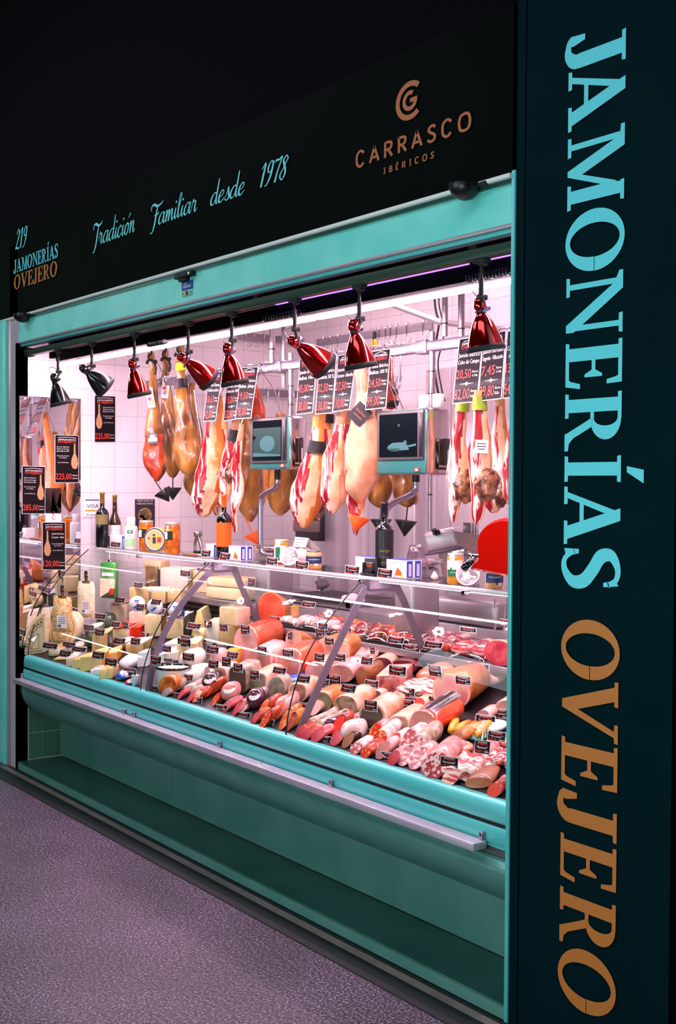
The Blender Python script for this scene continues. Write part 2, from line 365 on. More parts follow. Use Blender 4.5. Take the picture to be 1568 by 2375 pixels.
# ================================================================== lettering
# serif capitals: (polygons, width) with cap height 1
def arc(cx, cz, rx, rz, a0, a1, n=16): return [(cx+rx*math.cos(math.radians(a0+(a1-a0)*i/n)), cz+rz*math.sin(math.radians(a0+(a1-a0)*i/n))) for i in range(n+1)]
def ring(cx, cz, rx, rz, ix, iz, a0=0, a1=360, n=40, tilt=0.0):
    o = arc(cx, cz, rx, rz, a0, a1, n); q = arc(cx, cz, ix, iz, a0+tilt, a1+tilt, n)
    return [[o[i], o[i+1], q[i+1], q[i]] for i in range(n)]
def rct(x0, x1, z0, z1): return [(x0, z0), (x1, z0), (x1, z1), (x0, z1)]
def serif(x0, x1, z, up): # slab with small bracket
    d = 0.065 if up else -0.065
    return [(x0, z), (x1, z), (x1-0.008, z+d), (x0+0.008, z+d)]
S_ = 0.185
G = {}
G['I'] = ([rct(0.09, 0.09+S_, 0, 1), serif(0, 0.365, 0, 1), serif(0, 0.365, 1, 0)], 0.365)
G['E'] = ([rct(0.08, 0.08+S_, 0, 1), serif(0, 0.34, 0, 1), serif(0, 0.34, 1, 0), rct(0.2, 0.60, 0.935, 1), rct(0.2, 0.62, 0, 0.065),
           [(0.47, 1), (0.60, 1), (0.61, 0.74), (0.55, 0.74), (0.52, 0.90)], [(0.48, 0), (0.62, 0), (0.66, 0.27), (0.59, 0.27), (0.55, 0.10)],
           rct(0.26, 0.46, 0.475, 0.54), [(0.40, 0.54), (0.46, 0.66), (0.50, 0.66), (0.50, 0.35), (0.46, 0.35), (0.40, 0.475)]], 0.66)
G['R'] = ([rct(0.08, 0.08+S_, 0, 1), serif(0, 0.345, 0, 1), serif(0, 0.2, 1, 0), rct(0.2, 0.36, 0.935, 1), rct(0.2, 0.36, 0.46, 0.525)] +
          ring(0.36, 0.73, 0.29, 0.27, 0.10, 0.205, -90, 90, 16) +
          [[(0.34, 0.50), (0.47, 0.49), (0.62, 0.16), (0.60, 0.02), (0.56, 0.02), (0.42, 0.33)], [(0.56, 0.0), (0.56, 0.10), (0.66, 0.085), (0.80, 0.065), (0.80, 0.0)], [(0.56, 0.1), (0.62, 0.16), (0.70, 0.078)]], 0.80)
G['A'] = ([[(0.075, 0.03), (0.165, 0.03), (0.435, 0.88), (0.36, 0.97)], [(0.31, 1), (0.49, 1), (0.80, 0.03), (0.60, 0.03), (0.35, 0.86)], rct(0.2, 0.64, 0.285, 0.36),
           serif(0, 0.27, 0, 1), serif(0.51, 0.87, 0, 1)], 0.87)
G['M'] = ([rct(0.10, 0.185, 0, 1), serif(0, 0.285, 0, 1), [(0.0, 1), (0.30, 1), (0.585, 0.19), (0.50, 0.0), (0.47, 0.0), (0.15, 0.92), (0.0, 0.935)],
           [(0.47, 0.0), (0.55, 0.0), (0.83, 0.80), (0.76, 0.86)], [(0.76, 0.80), (0.80, 1), (0.95, 1), (0.95, 0), (0.765, 0)], serif(0.68, 1.04, 0, 1), serif(0.76, 1.04, 1, 0)], 1.04)
G['N'] = ([rct(0.10, 0.18, 0, 1), serif(0, 0.28, 0, 1), [(0.0, 1), (0.255, 1), (0.80, 0.14), (0.80, 0), (0.69, 0), (0.16, 0.86), (0.0, 0.935)], rct(0.70, 0.78, 0, 1), serif(0.59, 0.87, 1, 0)], 0.87)
G['O'] = (ring(0.43, 0.5, 0.43, 0.52, 0.235, 0.435, tilt=0), 0.86)
G['V'] = ([[(0.07, 0.97), (0.27, 0.97), (0.51, 0.20), (0.45, 0), (0.37, 0)], [(0.37, 0), (0.49, 0), (0.80, 0.97), (0.71, 0.97), (0.43, 0.14)], serif(0, 0.36, 1, 0), serif(0.60, 0.87, 1, 0)], 0.87)
G['J'] = ([rct(0.235, 0.235+S_, 0.18, 1), serif(0.14, 0.51, 1, 0)] + stroke_poly([(0.325, 0.25), (0.32, 0.10), (0.22, -0.005), (0.09, 0.01), (0.05, 0.06)], [S_, 0.17, 0.10, 0.09]) +
          [[(0.0, 0.04), (0.02, 0.30), (0.09, 0.30), (0.13, 0.10), (0.12, -0.02)]], 0.51)
G['S'] = (stroke_poly([(0.50, 0.80), (0.42, 0.94), (0.26, 0.965), (0.10, 0.86), (0.12, 0.68), (0.30, 0.54), (0.46, 0.38), (0.48, 0.18), (0.33, 0.035), (0.17, 0.04), (0.06, 0.20)],
                      [0.07, 0.08, 0.10, 0.16, 0.20, 0.20, 0.20, 0.17, 0.11, 0.08, 0.07]) + [[(0.43, 0.94), (0.50, 0.98), (0.53, 0.72), (0.47, 0.72)], [(0.03, 0.28), (0.09, 0.28), (0.15, 0.05), (0.03, 0.01)]], 0.57)
ACUTE = [[(0.15, 1.10), (0.23, 1.10), (0.38, 1.38), (0.20, 1.38)]]
def put_letter(mb, polys, f, mi=0):      # each stroke a hair in front of the last, so strokes do not fight
    for i, p in enumerate(polys):
        P = [f(x, z) for x, z in p]; d = -0.00006*(i % 60)
        mb.add([(a[0], a[1]+d, a[2]) for a in P], [tuple(range(len(p)))], mi)
# --- big vertical lettering on the right panel: each letter from its own span along the panel
def bx_(py): return 1321 + (1302-1321)*(py-192)/(2073-192)
YS = -0.004
def vertical_word(word, spans, name, mname, label):
    mb = MB()
    for ch, (a, b) in zip(word, spans):
        g = 'I' if ch == 'Í' else ch
        polys, w = G[g]; A = on_y(bx_(a), a, YS); B = on_y(bx_(b), b, YS); sc = (A.z-B.z)/w
        cap = -2.2125 - (-2.421)
        f = lambda x, z: (-2.421 + z*cap, YS, A.z - x*sc)
        put_letter(mb, polys + (ACUTE if ch == 'Í' else []), f)
    o = mb.build(name, mname); return tag(o, label, 'sign')
vertical_word('JAMONERÍAS', [(88, 183), (169, 308), (323, 491), (498, 639), (647, 785), (798, 905), (915, 1047), (1058, 1118), (1128, 1262), (1266, 1360)],
              'sign_lettering', 'cyan_letter', 'large turquoise capitals running down the upper right panel')
vertical_word('OVEJERO', [(1430, 1566), (1561, 1699), (1706, 1815), (1826, 1919), (1930, 2036), (2054, 2182), (2180, 2322)],
              'sign_lettering', 'copper_letter', 'large copper brown capitals running down the lower right panel')
# --- word on the fascia plane between two pixels
def fascia_map(p0, p1, width, cap_px, x_at=None):
    A = on_y(p0[0], p0[1], YS); B = on_y(p1[0], p1[1], YS); k = (B.x-A.x)/width; z0 = (A.z+B.z)/2
    kz = cap_px/ppm((A+B)/2)
    return lambda x, z: (A.x + x*k, YS, z0 + z*kz)
def serif_word(mb, word, p0, p1, cap_px, mi=0):
    w = 0; lay = []
    for ch in word:
        g = G['I' if ch == 'Í' else ch]; lay.append((ch, w)); w += g[1] + 0.05
    f = fascia_map(p0, p1, w-0.05, cap_px)
    for ch, x0 in lay:
        put_letter(mb, G['I' if ch == 'Í' else ch][0] + (ACUTE if ch == 'Í' else []), lambda x, z: f(x+x0, z), mi)
mb = MB(); serif_word(mb, 'JAMONERÍAS', (32, 632), (135, 599), 31); tag(mb.build('sign_lettering', 'cyan_letter'), 'small turquoise capitals at the left end of the black fascia', 'sign')
mb = MB(); serif_word(mb, 'OVEJERO', (33, 672), (133, 640), 34); tag(mb.build('sign_lettering', 'copper_letter'), 'small copper brown capitals at the left end of the black fascia', 'sign')
# --- script lettering: pen strokes, x-height 1, ascender 2.1
def sw(*w): return list(w)
SC = {
 'a': ([([(.74, .84), (.45, 1.0), (.12, .62), (.1, .2), (.32, 0), (.6, .3), (.78, 1.0)], sw(.1, .07, .16, .18, .08, .06, .1)), ([(.78, 1.0), (.71, .3), (.82, 0), (1.05, .28)], sw(.16, .17, .08, .05))], 1.0),
 'd': ([([(.74, .84), (.45, 1.0), (.12, .62), (.1, .2), (.32, 0), (.6, .3), (.78, 1.0)], sw(.1, .07, .16, .18, .08, .06, .1)), ([(.82, 2.1), (.76, 1.1), (.71, .3), (.82, 0), (1.05, .28)], sw(.1, .16, .17, .08, .05))], 1.0),
 'e': ([([(.08, .45), (.45, .6), (.58, .85), (.4, 1.0), (.12, .65), (.1, .2), (.34, 0), (.72, .32)], sw(.05, .06, .1, .07, .15, .18, .1, .05))], .72),
 's': ([([(-.02, .1), (.26, .55), (.4, 1.08), (.5, .6), (.58, .22), (.38, 0), (.15, .1)], sw(.05, .06, .08, .17, .16, .08, .09))], .68),
 'i': ([([(.02, .4), (.18, .95), (.13, .3), (.23, 0), (.46, .28)], sw(.05, .1, .17, .08, .05))], .45),
 'r': ([([(0, .35), (.17, 1.1), (.24, .86), (.5, .9), (.46, .35), (.56, 0), (.8, .28)], sw(.05, .1, .07, .12, .17, .09, .05))], .76),
 'c': ([([(.6, .78), (.42, 1.0), (.12, .65), (.1, .2), (.34, 0), (.72, .32)], sw(.14, .07, .15, .18, .1, .05))], .70),
 'ó': ([([(.45, 1.0), (.15, .75), (.1, .25), (.32, 0), (.6, .25), (.62, .75), (.45, 1.0), (.62, .82), (.9, .8)], sw(.07, .15, .17, .08, .14, .15, .07, .05, .05)), ([(.5, 1.35), (.78, 1.75)], sw(.05, .13))], .86),
 'n': ([([(0, .85), (.14, 1.0), (.12, .5), (.1, 0)], sw(.06, .12, .17, .15)), ([(.1, .1), (.34, .86), (.56, .92), (.55, .35), (.65, 0), (.88, .28)], sw(.06, .08, .14, .17, .09, .05))], .84),
 'm': ([([(0, .85), (.14, 1.0), (.12, .5), (.1, 0)], sw(.06, .12, .17, .15)), ([(.1, .1), (.32, .86), (.5, .92), (.48, .35), (.47, 0)], sw(.06, .08, .14, .17, .14)),
        ([(.47, .1), (.7, .86), (.9, .92), (.89, .35), (.99, 0), (1.22, .28)], sw(.06, .08, .14, .17, .09, .05))], 1.18),
 'l': ([([(0, .35), (.36, 1.5), (.36, 2.05), (.2, 1.9), (.14, .9), (.14, .3), (.25, 0), (.48, .28)], sw(.05, .06, .08, .1, .17, .17, .09, .05))], .46),
 'T': ([([(-.35, 1.45), (-.28, 1.85), (.05, 1.95), (.55, 1.72), (1.05, 1.85), (1.15, 2.05)], sw(.08, .12, .2, .2, .12, .06)), ([(.55, 1.75), (.45, 1.0), (.35, .1), (.15, -.5), (-.12, -.55)], sw(.1, .2, .19, .12, .1))], .78),
 'F': ([([(-.35, 1.45), (-.28, 1.85), (.05, 1.95), (.55, 1.72), (1.15, 1.85), (1.3, 2.05)], sw(.08, .12, .2, .2, .12, .06)), ([(.58, 1.75), (.48, 1.0), (.38, .1), (.18, -.5), (-.1, -.55)], sw(.1, .2, .19, .12, .1)), ([(.2, .95), (.75, 1.0), (.85, 1.15)], sw(.06, .1, .06))], .92),
 '1': ([([(.05, 1.5), (.4, 1.95), (.3, 1.0), (.2, 0)], sw(.05, .12, .18, .17))], .55),
 '9': ([([(.7, 1.75), (.45, 1.95), (.2, 1.5), (.3, 1.05), (.6, 1.2), (.72, 1.9), (.62, .8), (.3, .05), (.1, 0)], sw(.1, .07, .15, .08, .08, .14, .17, .1, .1))], .8),
 '7': ([([(.12, 1.65), (.2, 1.85), (.5, 1.8), (.8, 1.95), (.5, .9), (.35, 0)], sw(.06, .14, .14, .1, .12, .18))], .74),
 '8': ([([(.72, 1.6), (.5, 1.95), (.25, 1.6), (.45, 1.1), (.6, .5), (.35, 0), (.1, .4), (.4, 1.0), (.72, 1.6)], sw(.1, .07, .14, .18, .15, .07, .13, .06, .1))], .8),
 '2': ([([(.15, 1.5), (.4, 1.95), (.65, 1.6), (.45, .9), (.05, .1), (.3, .15), (.6, .0), (.75, .2)], sw(.1, .08, .17, .14, .08, .15, .13, .05))], .8)}
def dot(x, z, r): return [(x+r*math.cos(a*PI/4), z+r*math.sin(a*PI/4)) for a in range(8)]
def script_word(mb, word, p0, p1, xh_px, slant=0.18, mi=0):
    w = sum(SC[c][1] for c in word); f = fascia_map(p0, p1, w, xh_px); x0 = 0.0
    for c in word:
        st, a = SC[c]
        for pts, wd in st:
            put_letter(mb, stroke_poly(pts, [q*1.12 for q in wd], 5), lambda x, z: f(x+x0+slant*z, z), mi)
        if c in 'i': put_letter(mb, [dot(.16, 1.45, .11)], lambda x, z: f(x+x0+slant*z, z), mi)
        x0 += a
mb = MB()
script_word(mb, 'Tradición', (218, 571), (312, 537), 26); script_word(mb, 'Familiar', (352, 527), (456, 489), 26)
script_word(mb, 'desde', (487, 478), (566, 450), 27); script_word(mb, '1978', (601, 437), (664, 413), 27)
tag(mb.build('sign_lettering', 'cyan_script'), 'turquoise handwritten style slogan across the middle of the black fascia', 'sign')
mb = MB(); script_word(mb, '219', (36, 579), (62, 570), 23, 0.1); tag(mb.build('stall_number', 'cyan_script'), 'turquoise script stall number at the far left of the fascia', 'sign')
# --- sans capitals for the copper logo
SA = {'C': ([([(.62, .82), (.48, .97), (.3, 1.0), (.1, .82), (.06, .5), (.1, .18), (.3, 0), (.48, .03), (.62, .18)])], .7),
      'A': ([([(.02, 0), (.36, 1)]), ([(.34, 1), (.68, 0)]), ([(.2, .3), (.5, .3)])], .72),
      'R': ([([(.08, 0), (.08, 1)]), ([(.08, .94), (.36, .94), (.54, .85), (.56, .7), (.5, .54), (.34, .47), (.1, .47)]), ([(.3, .47), (.6, 0)])], .64),
      'S': ([([(.52, .84), (.36, .98), (.16, .92), (.08, .74), (.2, .58), (.42, .44), (.52, .26), (.42, .06), (.2, .02), (.04, .17)])], .58),
      'O': ([([(.42, 1), (.16, .9), (.06, .5), (.16, .1), (.42, 0), (.68, .1), (.78, .5), (.68, .9), (.42, 1)])], .84),
      'I': ([([(.25, 0), (.25, 1)]), ([(.05, .96), (.45, .96)]), ([(.05, .04), (.45, .04)])], .5),
      'B': ([([(.08, 0), (.08, 1)]), ([(.08, .94), (.34, .94), (.5, .84), (.5, .62), (.36, .52), (.1, .52)]), ([(.3, .52), (.52, .42), (.54, .16), (.38, .05), (.08, .05)])], .62),
      'É': ([([(.08, 0), (.08, 1)]), ([(.08, .95), (.5, .95)]), ([(.08, .5), (.42, .5)]), ([(.08, .05), (.5, .05)]), ([(.22, 1.15), (.38, 1.35)])], .56)}
def sans_word(mb, word, p0, p1, cap_px, wt, gap):
    w = sum(SA[c][1] for c in word) + gap*(len(word)-1); f = fascia_map(p0, p1, w, cap_px); x0 = 0
    for c in word:
        st, a = SA[c]
        for pts in st:
            straight = len(pts) == 2
            put_letter(mb, stroke_poly(pts, wt, 4), lambda x, z: f(x+x0, z))
        x0 += a + gap
lr = empty('logo_sign', on_y(958, 300, 0), 'copper coloured emblem and capitals at the right end of the black fascia', 'sign'); lloc = -lr.location
lg = MB(); sans_word(lg, 'CARRASCO', (826, 387), (1093, 300), 37, 0.17, 0.38); lg.build('name_lettering', 'copper_logo', lr, lloc)
lg = MB(); sans_word(lg, 'IBÉRICOS', (889, 402), (1007, 368), 14, 0.2, 0.62); lg.build('small_lettering', 'copper_logo', lr, lloc); lg = MB()
# the round emblem: a C around a G
Cc = on_y(951, 233, YS); q = ppm(Cc); hx = on_y(981, 233, YS).x - Cc.x; hz = 45/q
put_letter(lg, ring(0, 0, 1, 1, .72, .72, 48, 312, 30), lambda x, z: (Cc.x+x*hx*1.12, YS, Cc.z+z*hz))
put_letter(lg, ring(0, 0, .52, .52, .30, .30, 62, 360, 24) + [rct(0.02, .52, -.12, .1)], lambda x, z: (Cc.x+x*hx*1.12, YS, Cc.z+z*hz))
lg.build('emblem', 'copper_logo', lr, lloc)
# ================================================================== refrigerated display case
CX0, CX1 = -6.575, XR
case = empty('display_case', (-4.6, 0.05, 0.0), 'long glass fronted refrigerated display case filling the stall opening', 'display case')
CL = -case.location
def cpart(mb, name, mats, parent=None):
    return mb.build(name, mats, parent or case, CL if parent is None else (0, 0, 0))
mb = MB(); mb.bx(XL+0.002, CX1, 0.0, 0.262, 0.006, 0.052, 0, 0.003); mb.bx(XL+0.01, CX1, -0.003, 0.0, 0.008, 0.046, 1); cpart(mb, 'plinth', ['teal_dark', 'teal_steel'])
xs = on_y(398, 1865, 0.262).x
for a, b in ((XL+0.003, xs-0.0015), (xs+0.0015, CX1)):
    mb = MB(); mb.bx(a, b, 0.262, 0.29, 0.054, 0.32); cpart(mb, 'kick_panel', 'teal_steel')
prof = [(0.030, 0.662), (0.022, 0.655), (0.018, 0.64), (0.017, 0.600)]
def along(mb, pr, x0, x1, mi, back=None):     # a profile in (y, z) drawn out along x
    n = len(pr); vs = [(x, p[0], p[1]) for x in (x0, x1) for p in pr]
    fs = [(i, i+1, n+i+1, n+i) for i in range(n-1)]; mb.add(vs, fs, mi, True); return mb
xj = on_y(303, 1612, 0.017).x
for a, b in ((CX0, xj-0.001), (xj+0.001, CX1)):
    mb = MB(); along(mb, [(0.075, 0.664), (0.034, 0.664), (0.026, 0.660), (0.020, 0.648), (0.018, 0.630), (0.018, 0.600), (0.024, 0.597)], a, b, 0); mb.bx(a, b, 0.024, 0.07, 0.598, 0.655, 0); cpart(mb, 'upper_bumper', 'teal_band')
mb = MB(); mb.bx(CX0, CX1, 0.0215, 0.07, 0.586, 0.600); cpart(mb, 'seam_strip', 'black')
mb = MB(); along(mb, [(0.03, 0.588), (0.018, 0.586), (0.014, 0.575), (0.014, 0.535), (0.020, 0.528)], CX0, CX1, 0); mb.bx(CX0, CX1, 0.020, 0.07, 0.52, 0.585, 0); cpart(mb, 'lower_bumper', 'teal_band')
mb = MB(); mb.bx(CX0, CX1, 0.034, 0.07, 0.490, 0.53, 0); cpart(mb, 'bumper_recess', mat('recess_grey', '#5b5a58', 0.5))
bel = [(0.030, 0.490), (0.006, 0.486), (0.004, 0.470)] + [(0.004+0.236*(1-math.cos(a*PI/24)), 0.470-0.178*math.sin(a*PI/24)) for a in range(0, 13)] + [(0.262, 0.292)]
mb = MB(); along(mb, bel, CX0, CX1, 0); cpart(mb, 'front_belly', 'teal_steel')
mb = MB(); mb.prism([(y, z) for y, z in bel] + [(0.262, 0.66), (0.07, 0.66), (0.03, 0.59)], 0.022, 0, Matrix(((0, 1, 0, XL+0.012), (1, 0, 0, 0), (0, 0, 1, 0), (0, 0, 0, 1)))); cpart(mb, 'end_cap', 'black')
# deck, back panel, shelves
yb = 0.72
mb = MB(); mb.add([(CX0, DECK_Y0-0.01, DECK_Z0-0.004), (CX1, DECK_Y0-0.01, DECK_Z0-0.004), (CX1, yb, deck_z(yb)-0.004), (CX0, yb, deck_z(yb)-0.004)], [(0, 1, 2, 3)], 0); cpart(mb, 'deck', mat('deck_steel', '#2c2329', 0.4, metal=0.3))
mb = MB(); mb.bx(CX0, CX1, 0.79, 0.81, 0.60, 0.930); cpart(mb, 'back_panel', mat('panel_brown', '#5a4a50', 0.45, metal=0.4))
RX0 = -5.46
mb = MB(); mb.bx(RX0, CX1, 0.69, 1.06, 0.936, 0.942, 0); mb.bx(RX0, CX1, 0.686, 0.692, 0.912, 0.943, 0, 0.002); cpart(mb, 'rear_shelf', 'steel_soft')
mb = MB(); mb.bx(-6.5, -5.32, 0.68, 1.06, 1.024, 1.030, 0); mb.bx(-6.5, -5.32, 0.676, 0.682, 0.998, 1.031, 0, 0.002); cpart(mb, 'rear_shelf', 'steel_soft')
vg = MB(); vg.bx(-6.5, -5.33, 0.742, 0.747, 0.90, 0.998, 0)
for i in range(34):
    for j in range(3): vg.bx(-6.46+i*0.033, -6.44+i*0.033, 0.739, 0.742, 0.915+j*0.026, 0.927+j*0.026, 1)
cpart(vg, 'air_grille', ['bracket_grey', 'black'])
# front glass: curved panes, joint seals, end glass
GP = [(0.040, 0.664), (0.050, 0.74), (0.076, 0.83), (0.115, 0.925), (0.162, 1.005), (0.218, 1.078), (0.29, 1.152), (0.355, 1.212), (0.412, 1.258)]
GPs = [(p.x, p.y) for p in catmull([(a, b, 0) for a, b in GP], 4)]
BX = (-5.13, -3.885)
edges = [CX0+0.01, BX[0]-0.035, BX[1]-0.035, CX1]
for i in range(3):
    mb = MB(); a, b = edges[i]+0.002, edges[i+1]-0.002
    along(mb, GPs, a, b, 0); cpart(mb, 'front_glass', 'glass')
for x in edges[:3]:
    mb = MB(); mb.tube([(x, y-0.002, z) for y, z in GPs], 0.0032, 6, 0); cpart(mb, 'glass_seal', 'black')
mb = MB(); mb.add([(CX0-0.008, y, z) for y, z in GPs] + [(CX0-0.008, 0.78, 1.262), (CX0-0.008, 0.78, 0.66)], [tuple(range(len(GPs)+2))], 0); cpart(mb, 'end_glass', 'glass')
# brackets: flat steel bent over the products
for x in BX:
    if x < -5: p = [(0.050, 0.662), (0.068, 0.76), (0.095, 0.85), (0.132, 0.93), (0.185, 1.015), (0.25, 1.095), (0.32, 1.165), (0.37, 1.21), (0.42, 1.238), (0.52, 1.246), (0.545, 1.232), (0.60, 1.11), (0.690, 0.945)]
    else: p = [(0.058, 0.662), (0.095, 0.735), (0.134, 0.806), (0.213, 0.945), (0.297, 1.085), (0.35, 1.168), (0.372, 1.205), (0.388, 1.226), (0.41, 1.232), (0.55, 1.240), (0.575, 1.228), (0.61, 1.172), (0.725, 0.945)]
    mb = MB(); t = 0.008; wd_ = [0.026]*8 + [0.034, 0.034, 0.03, 0.026, 0.026]
    P = [Vector((0, a, b)) for a, b in p]; O, I = [], []
    for i in range(len(P)):
        d = (P[min(i+1, len(P)-1)]-P[max(i-1, 0)]).normalized(); nn = Vector((0, -d.z, d.y)); O.append(P[i]+nn*0.004); I.append(P[i]-nn*wd_[i])
    n = len(P); vs = [(x+s, q.y, q.z) for s in (-t/2, t/2) for q in O+I]
    fs = []
    for i in range(n-1):
        fs += [(i, i+1, n+i+1, n+i), (2*n+i+1, 2*n+i, 3*n+i, 3*n+i+1), (i+1, i, 2*n+i, 2*n+i+1), (n+i, n+i+1, 3*n+i+1, 3*n+i)]
    fs += [(0, n, 3*n, 2*n), (n-1, 3*n-1, 4*n-1, 2*n-1)]
    mb.add(vs, fs, 0); mb.bx(x-0.016, x+0.016, 0.41, 0.52, 1.222, 1.262, 0); cpart(mb, 'bracket', 'bracket_grey')
# top glass shelf and added light strips
sx0 = on_z(221, 1272, 1.27).x - 0.05
mb = MB(); mb.bx(sx0, CX1, 0.425, 0.70, 1.262, 1.270, 0); sh = cpart(mb, 'top_shelf', 'shelf_glass')
mb = MB(); mb.bx(sx0, CX1, 0.416, 0.425, 1.258, 1.273, 0, 0.002); cpart(mb, 'shelf_edge', mat('edge_white', '#f3e9f0', 0.25, metal=0.2))
for px, py in ((483, 1314), (843, 1356), (1083, 1380), (325, 1295)):
    P = on_y(px, py, 0.42); mb = MB(); mb.bx(P.x-0.012, P.x+0.012, 0.40, 0.43, 1.240, 1.262, 0, 0.003); cpart(mb, 'glass_clamp', 'chrome')
for a, b in ((-6.4, BX[0]-0.03), (BX[0]+0.03, BX[1]-0.03), (BX[1]+0.03, CX1)):      # strips added out of sight under the shelf to light the goods
    mb = MB(); mb.bx(a, b, 0.440, 0.462, 1.2535, 1.2615, 1); mb.bx(a+0.004, b-0.004, 0.443, 0.459, 1.2515, 1.2533, 0); cpart(mb, 'hidden_light_strip', ['case_fill', 'steel_soft'])
# hand rail shelf for bags
rail = MB(); rail.bx(-6.575, -2.745, -0.047, 0.009, 0.5125, 0.536, 0, 0.0015)
rl = cpart(rail, 'bag_rail', 'rail_steel')
for px, py in ((52, 1562), (290, 1645), (312, 1652), (511, 1722), (770, 1808), (1120, 1922)):
    P = on_y(px, py, 0.008); mb = MB(); mb.bx(P.x-0.008, P.x+0.008, -0.002, 0.020, 0.534, 0.562, 0, 0.002)
    if px == 1120: mb.tube([(P.x, -0.0025, 0.552), (P.x, -0.001, 0.552)], 0.004, 10, 1)
    cpart(mb, 'rail_post', ['steel', 'black'], rl)
for px, py in ((73, 1581), (281, 1653), (622, 1769)):
    P = on_z(px, py, 0.537); mb = MB(); mb.lathe([(0.008, 0), (0.006, 0.003), (0.0, 0.004)], 10, 0, Matrix.Translation(Vector((P.x, -0.02, 0.536)))); cpart(mb, 'screw', 'chrome', rl)

# ================================================================== tubes, track and pendant lamps
def top(mb, name, mats, label, cat, group=None): return tag(mb.build(name, mats), label, cat, group)
TZ, TY = 2.312, 0.215
def led_tube(x0, x1, label):
    c = Vector(((x0+x1)/2, TY, TZ+0.012)); r = empty('tube_light', c, label, 'lamp')
    mb = MB(); mb.bx(x0-c.x, x1-c.x, 0.004, 0.022, -0.006, 0.012, 0); mb.bx(x0-c.x, x1-c.x, -0.02, 0.022, 0.006, 0.012, 0); mb.build('tube_housing', 'black', r)
    mb = MB(); mb.tube([(x0+0.004-c.x, -0.008, -0.006), (x1-0.004-c.x, -0.008, -0.006)], 0.0125, 6, 0, smooth=False); mb.build('tube', 'tube_white', r)
xm = on_y(738, 737, TY).x
led_tube(on_y(143, 841, TY).x, xm-0.01, 'long white LED tube over the left half of the counter')
led_tube(xm+0.01, -2.70, 'long white LED tube over the right half of the counter')
xv = on_y(640, 712, 0.098).x
for a, b, l in ((xv, on_y(1085, 612, 0.098).x, 'violet glowing strip lamp behind the track, left of the last red pendant'), (on_y(1112, 607, 0.098).x, -2.68, 'short violet glowing strip lamp at the right end above the last red pendant')):
    mb = MB(); mb.bx(a, b, 0.092, 0.106, 2.372, 2.380, 0); top(mb, 'strip_lamp', 'tube_violet', l, 'lamp')
mb = MB(); mb.bx(-6.15, xv-0.02, 0.092, 0.106, 2.372, 2.380, 0); top(mb, 'strip_lamp', mat('strip_off', '#8a6c82', 0.6), 'unlit pale strip lamp behind the left half of the track', 'lamp')
mb = MB(); mb.bx(-6.36, -2.66, 0.118, 0.192, 2.322, 2.45, 0, 0.002); mb.bx(-6.36, -2.66, 0.190, 0.245, 2.338, 2.45, 0, 0.002); mb.bx(-6.46, -6.36, 0.118, 0.2, 2.345, 2.44, 0, 0.006); top(mb, 'cable_duct', 'black_gloss' if False else mat('duct_black', '#030204', 0.8, spec=0.05), 'long black box duct above the white LED tubes', 'duct')
for px0, py0, px1, py1, l in ((345, 800, 384, 791, 'short coiled black cable under the left end of the duct'), (612, 741, 700, 724, 'coiled black cable left of the second tall red pendant'), (1083, 647, 1184, 628, 'coiled black cable at the right end above the tube')):
    A = on_y(px0, py0, 0.105); B = on_y(px1, py1, 0.105); n = 150; k = 13
    pts = [(A.x+(B.x-A.x)*i/n, 0.104+0.011*math.cos(2*PI*k*i/n), (A.z+B.z)/2+0.011*math.sin(2*PI*k*i/n)) for i in range(n+1)]
    mb = MB(); mb.tube(pts, 0.0033, 5, 0); top(mb, 'coiled_cable', mat('coil', '#15131c', 0.3), l, 'cable')
tx0 = on_y(66, 812, 0.055).x
mb = MB(); mb.bx(tx0, -2.665, 0.038, 0.074, 2.368, 2.402, 0, 0.003); mb.bx(tx0-0.02, tx0+0.05, 0.034, 0.078, 2.362, 2.410, 1, 0.008); mb.bx(tx0+.3, tx0+.34, .05, .062, 2.40, 2.46, 1); mb.bx(-4.2, -4.16, .05, .062, 2.40, 2.46, 1); mb.bx(-2.9, -2.86, .05, .062, 2.40, 2.46, 1); top(mb, 'lamp_track', [mat('track_green', '#1d3a2c', 0.4), 'rubber'], 'dark green black lighting track under the shutter edge', 'track')
mat('red_metal', '#c40f06', 0.12, metal=0.9, coat=0.9); mat('black_shade', '#0c0c0e', 0.2, coat=0.6); mat('ring_chrome', '#9d93b8', 0.15, metal=1.0)
def axis_matrix(P, d):
    d = Vector(d).normalized(); z = -d; a = Vector((0, 1, 0)) if abs(z.y) < 0.9 else Vector((1, 0, 0)); x = a.cross(z).normalized(); y = z.cross(x)
    return Matrix((( x.x, y.x, z.x, P[0]), (x.y, y.y, z.y, P[1]), (x.z, y.z, z.z, P[2]), (0, 0, 0, 1)))
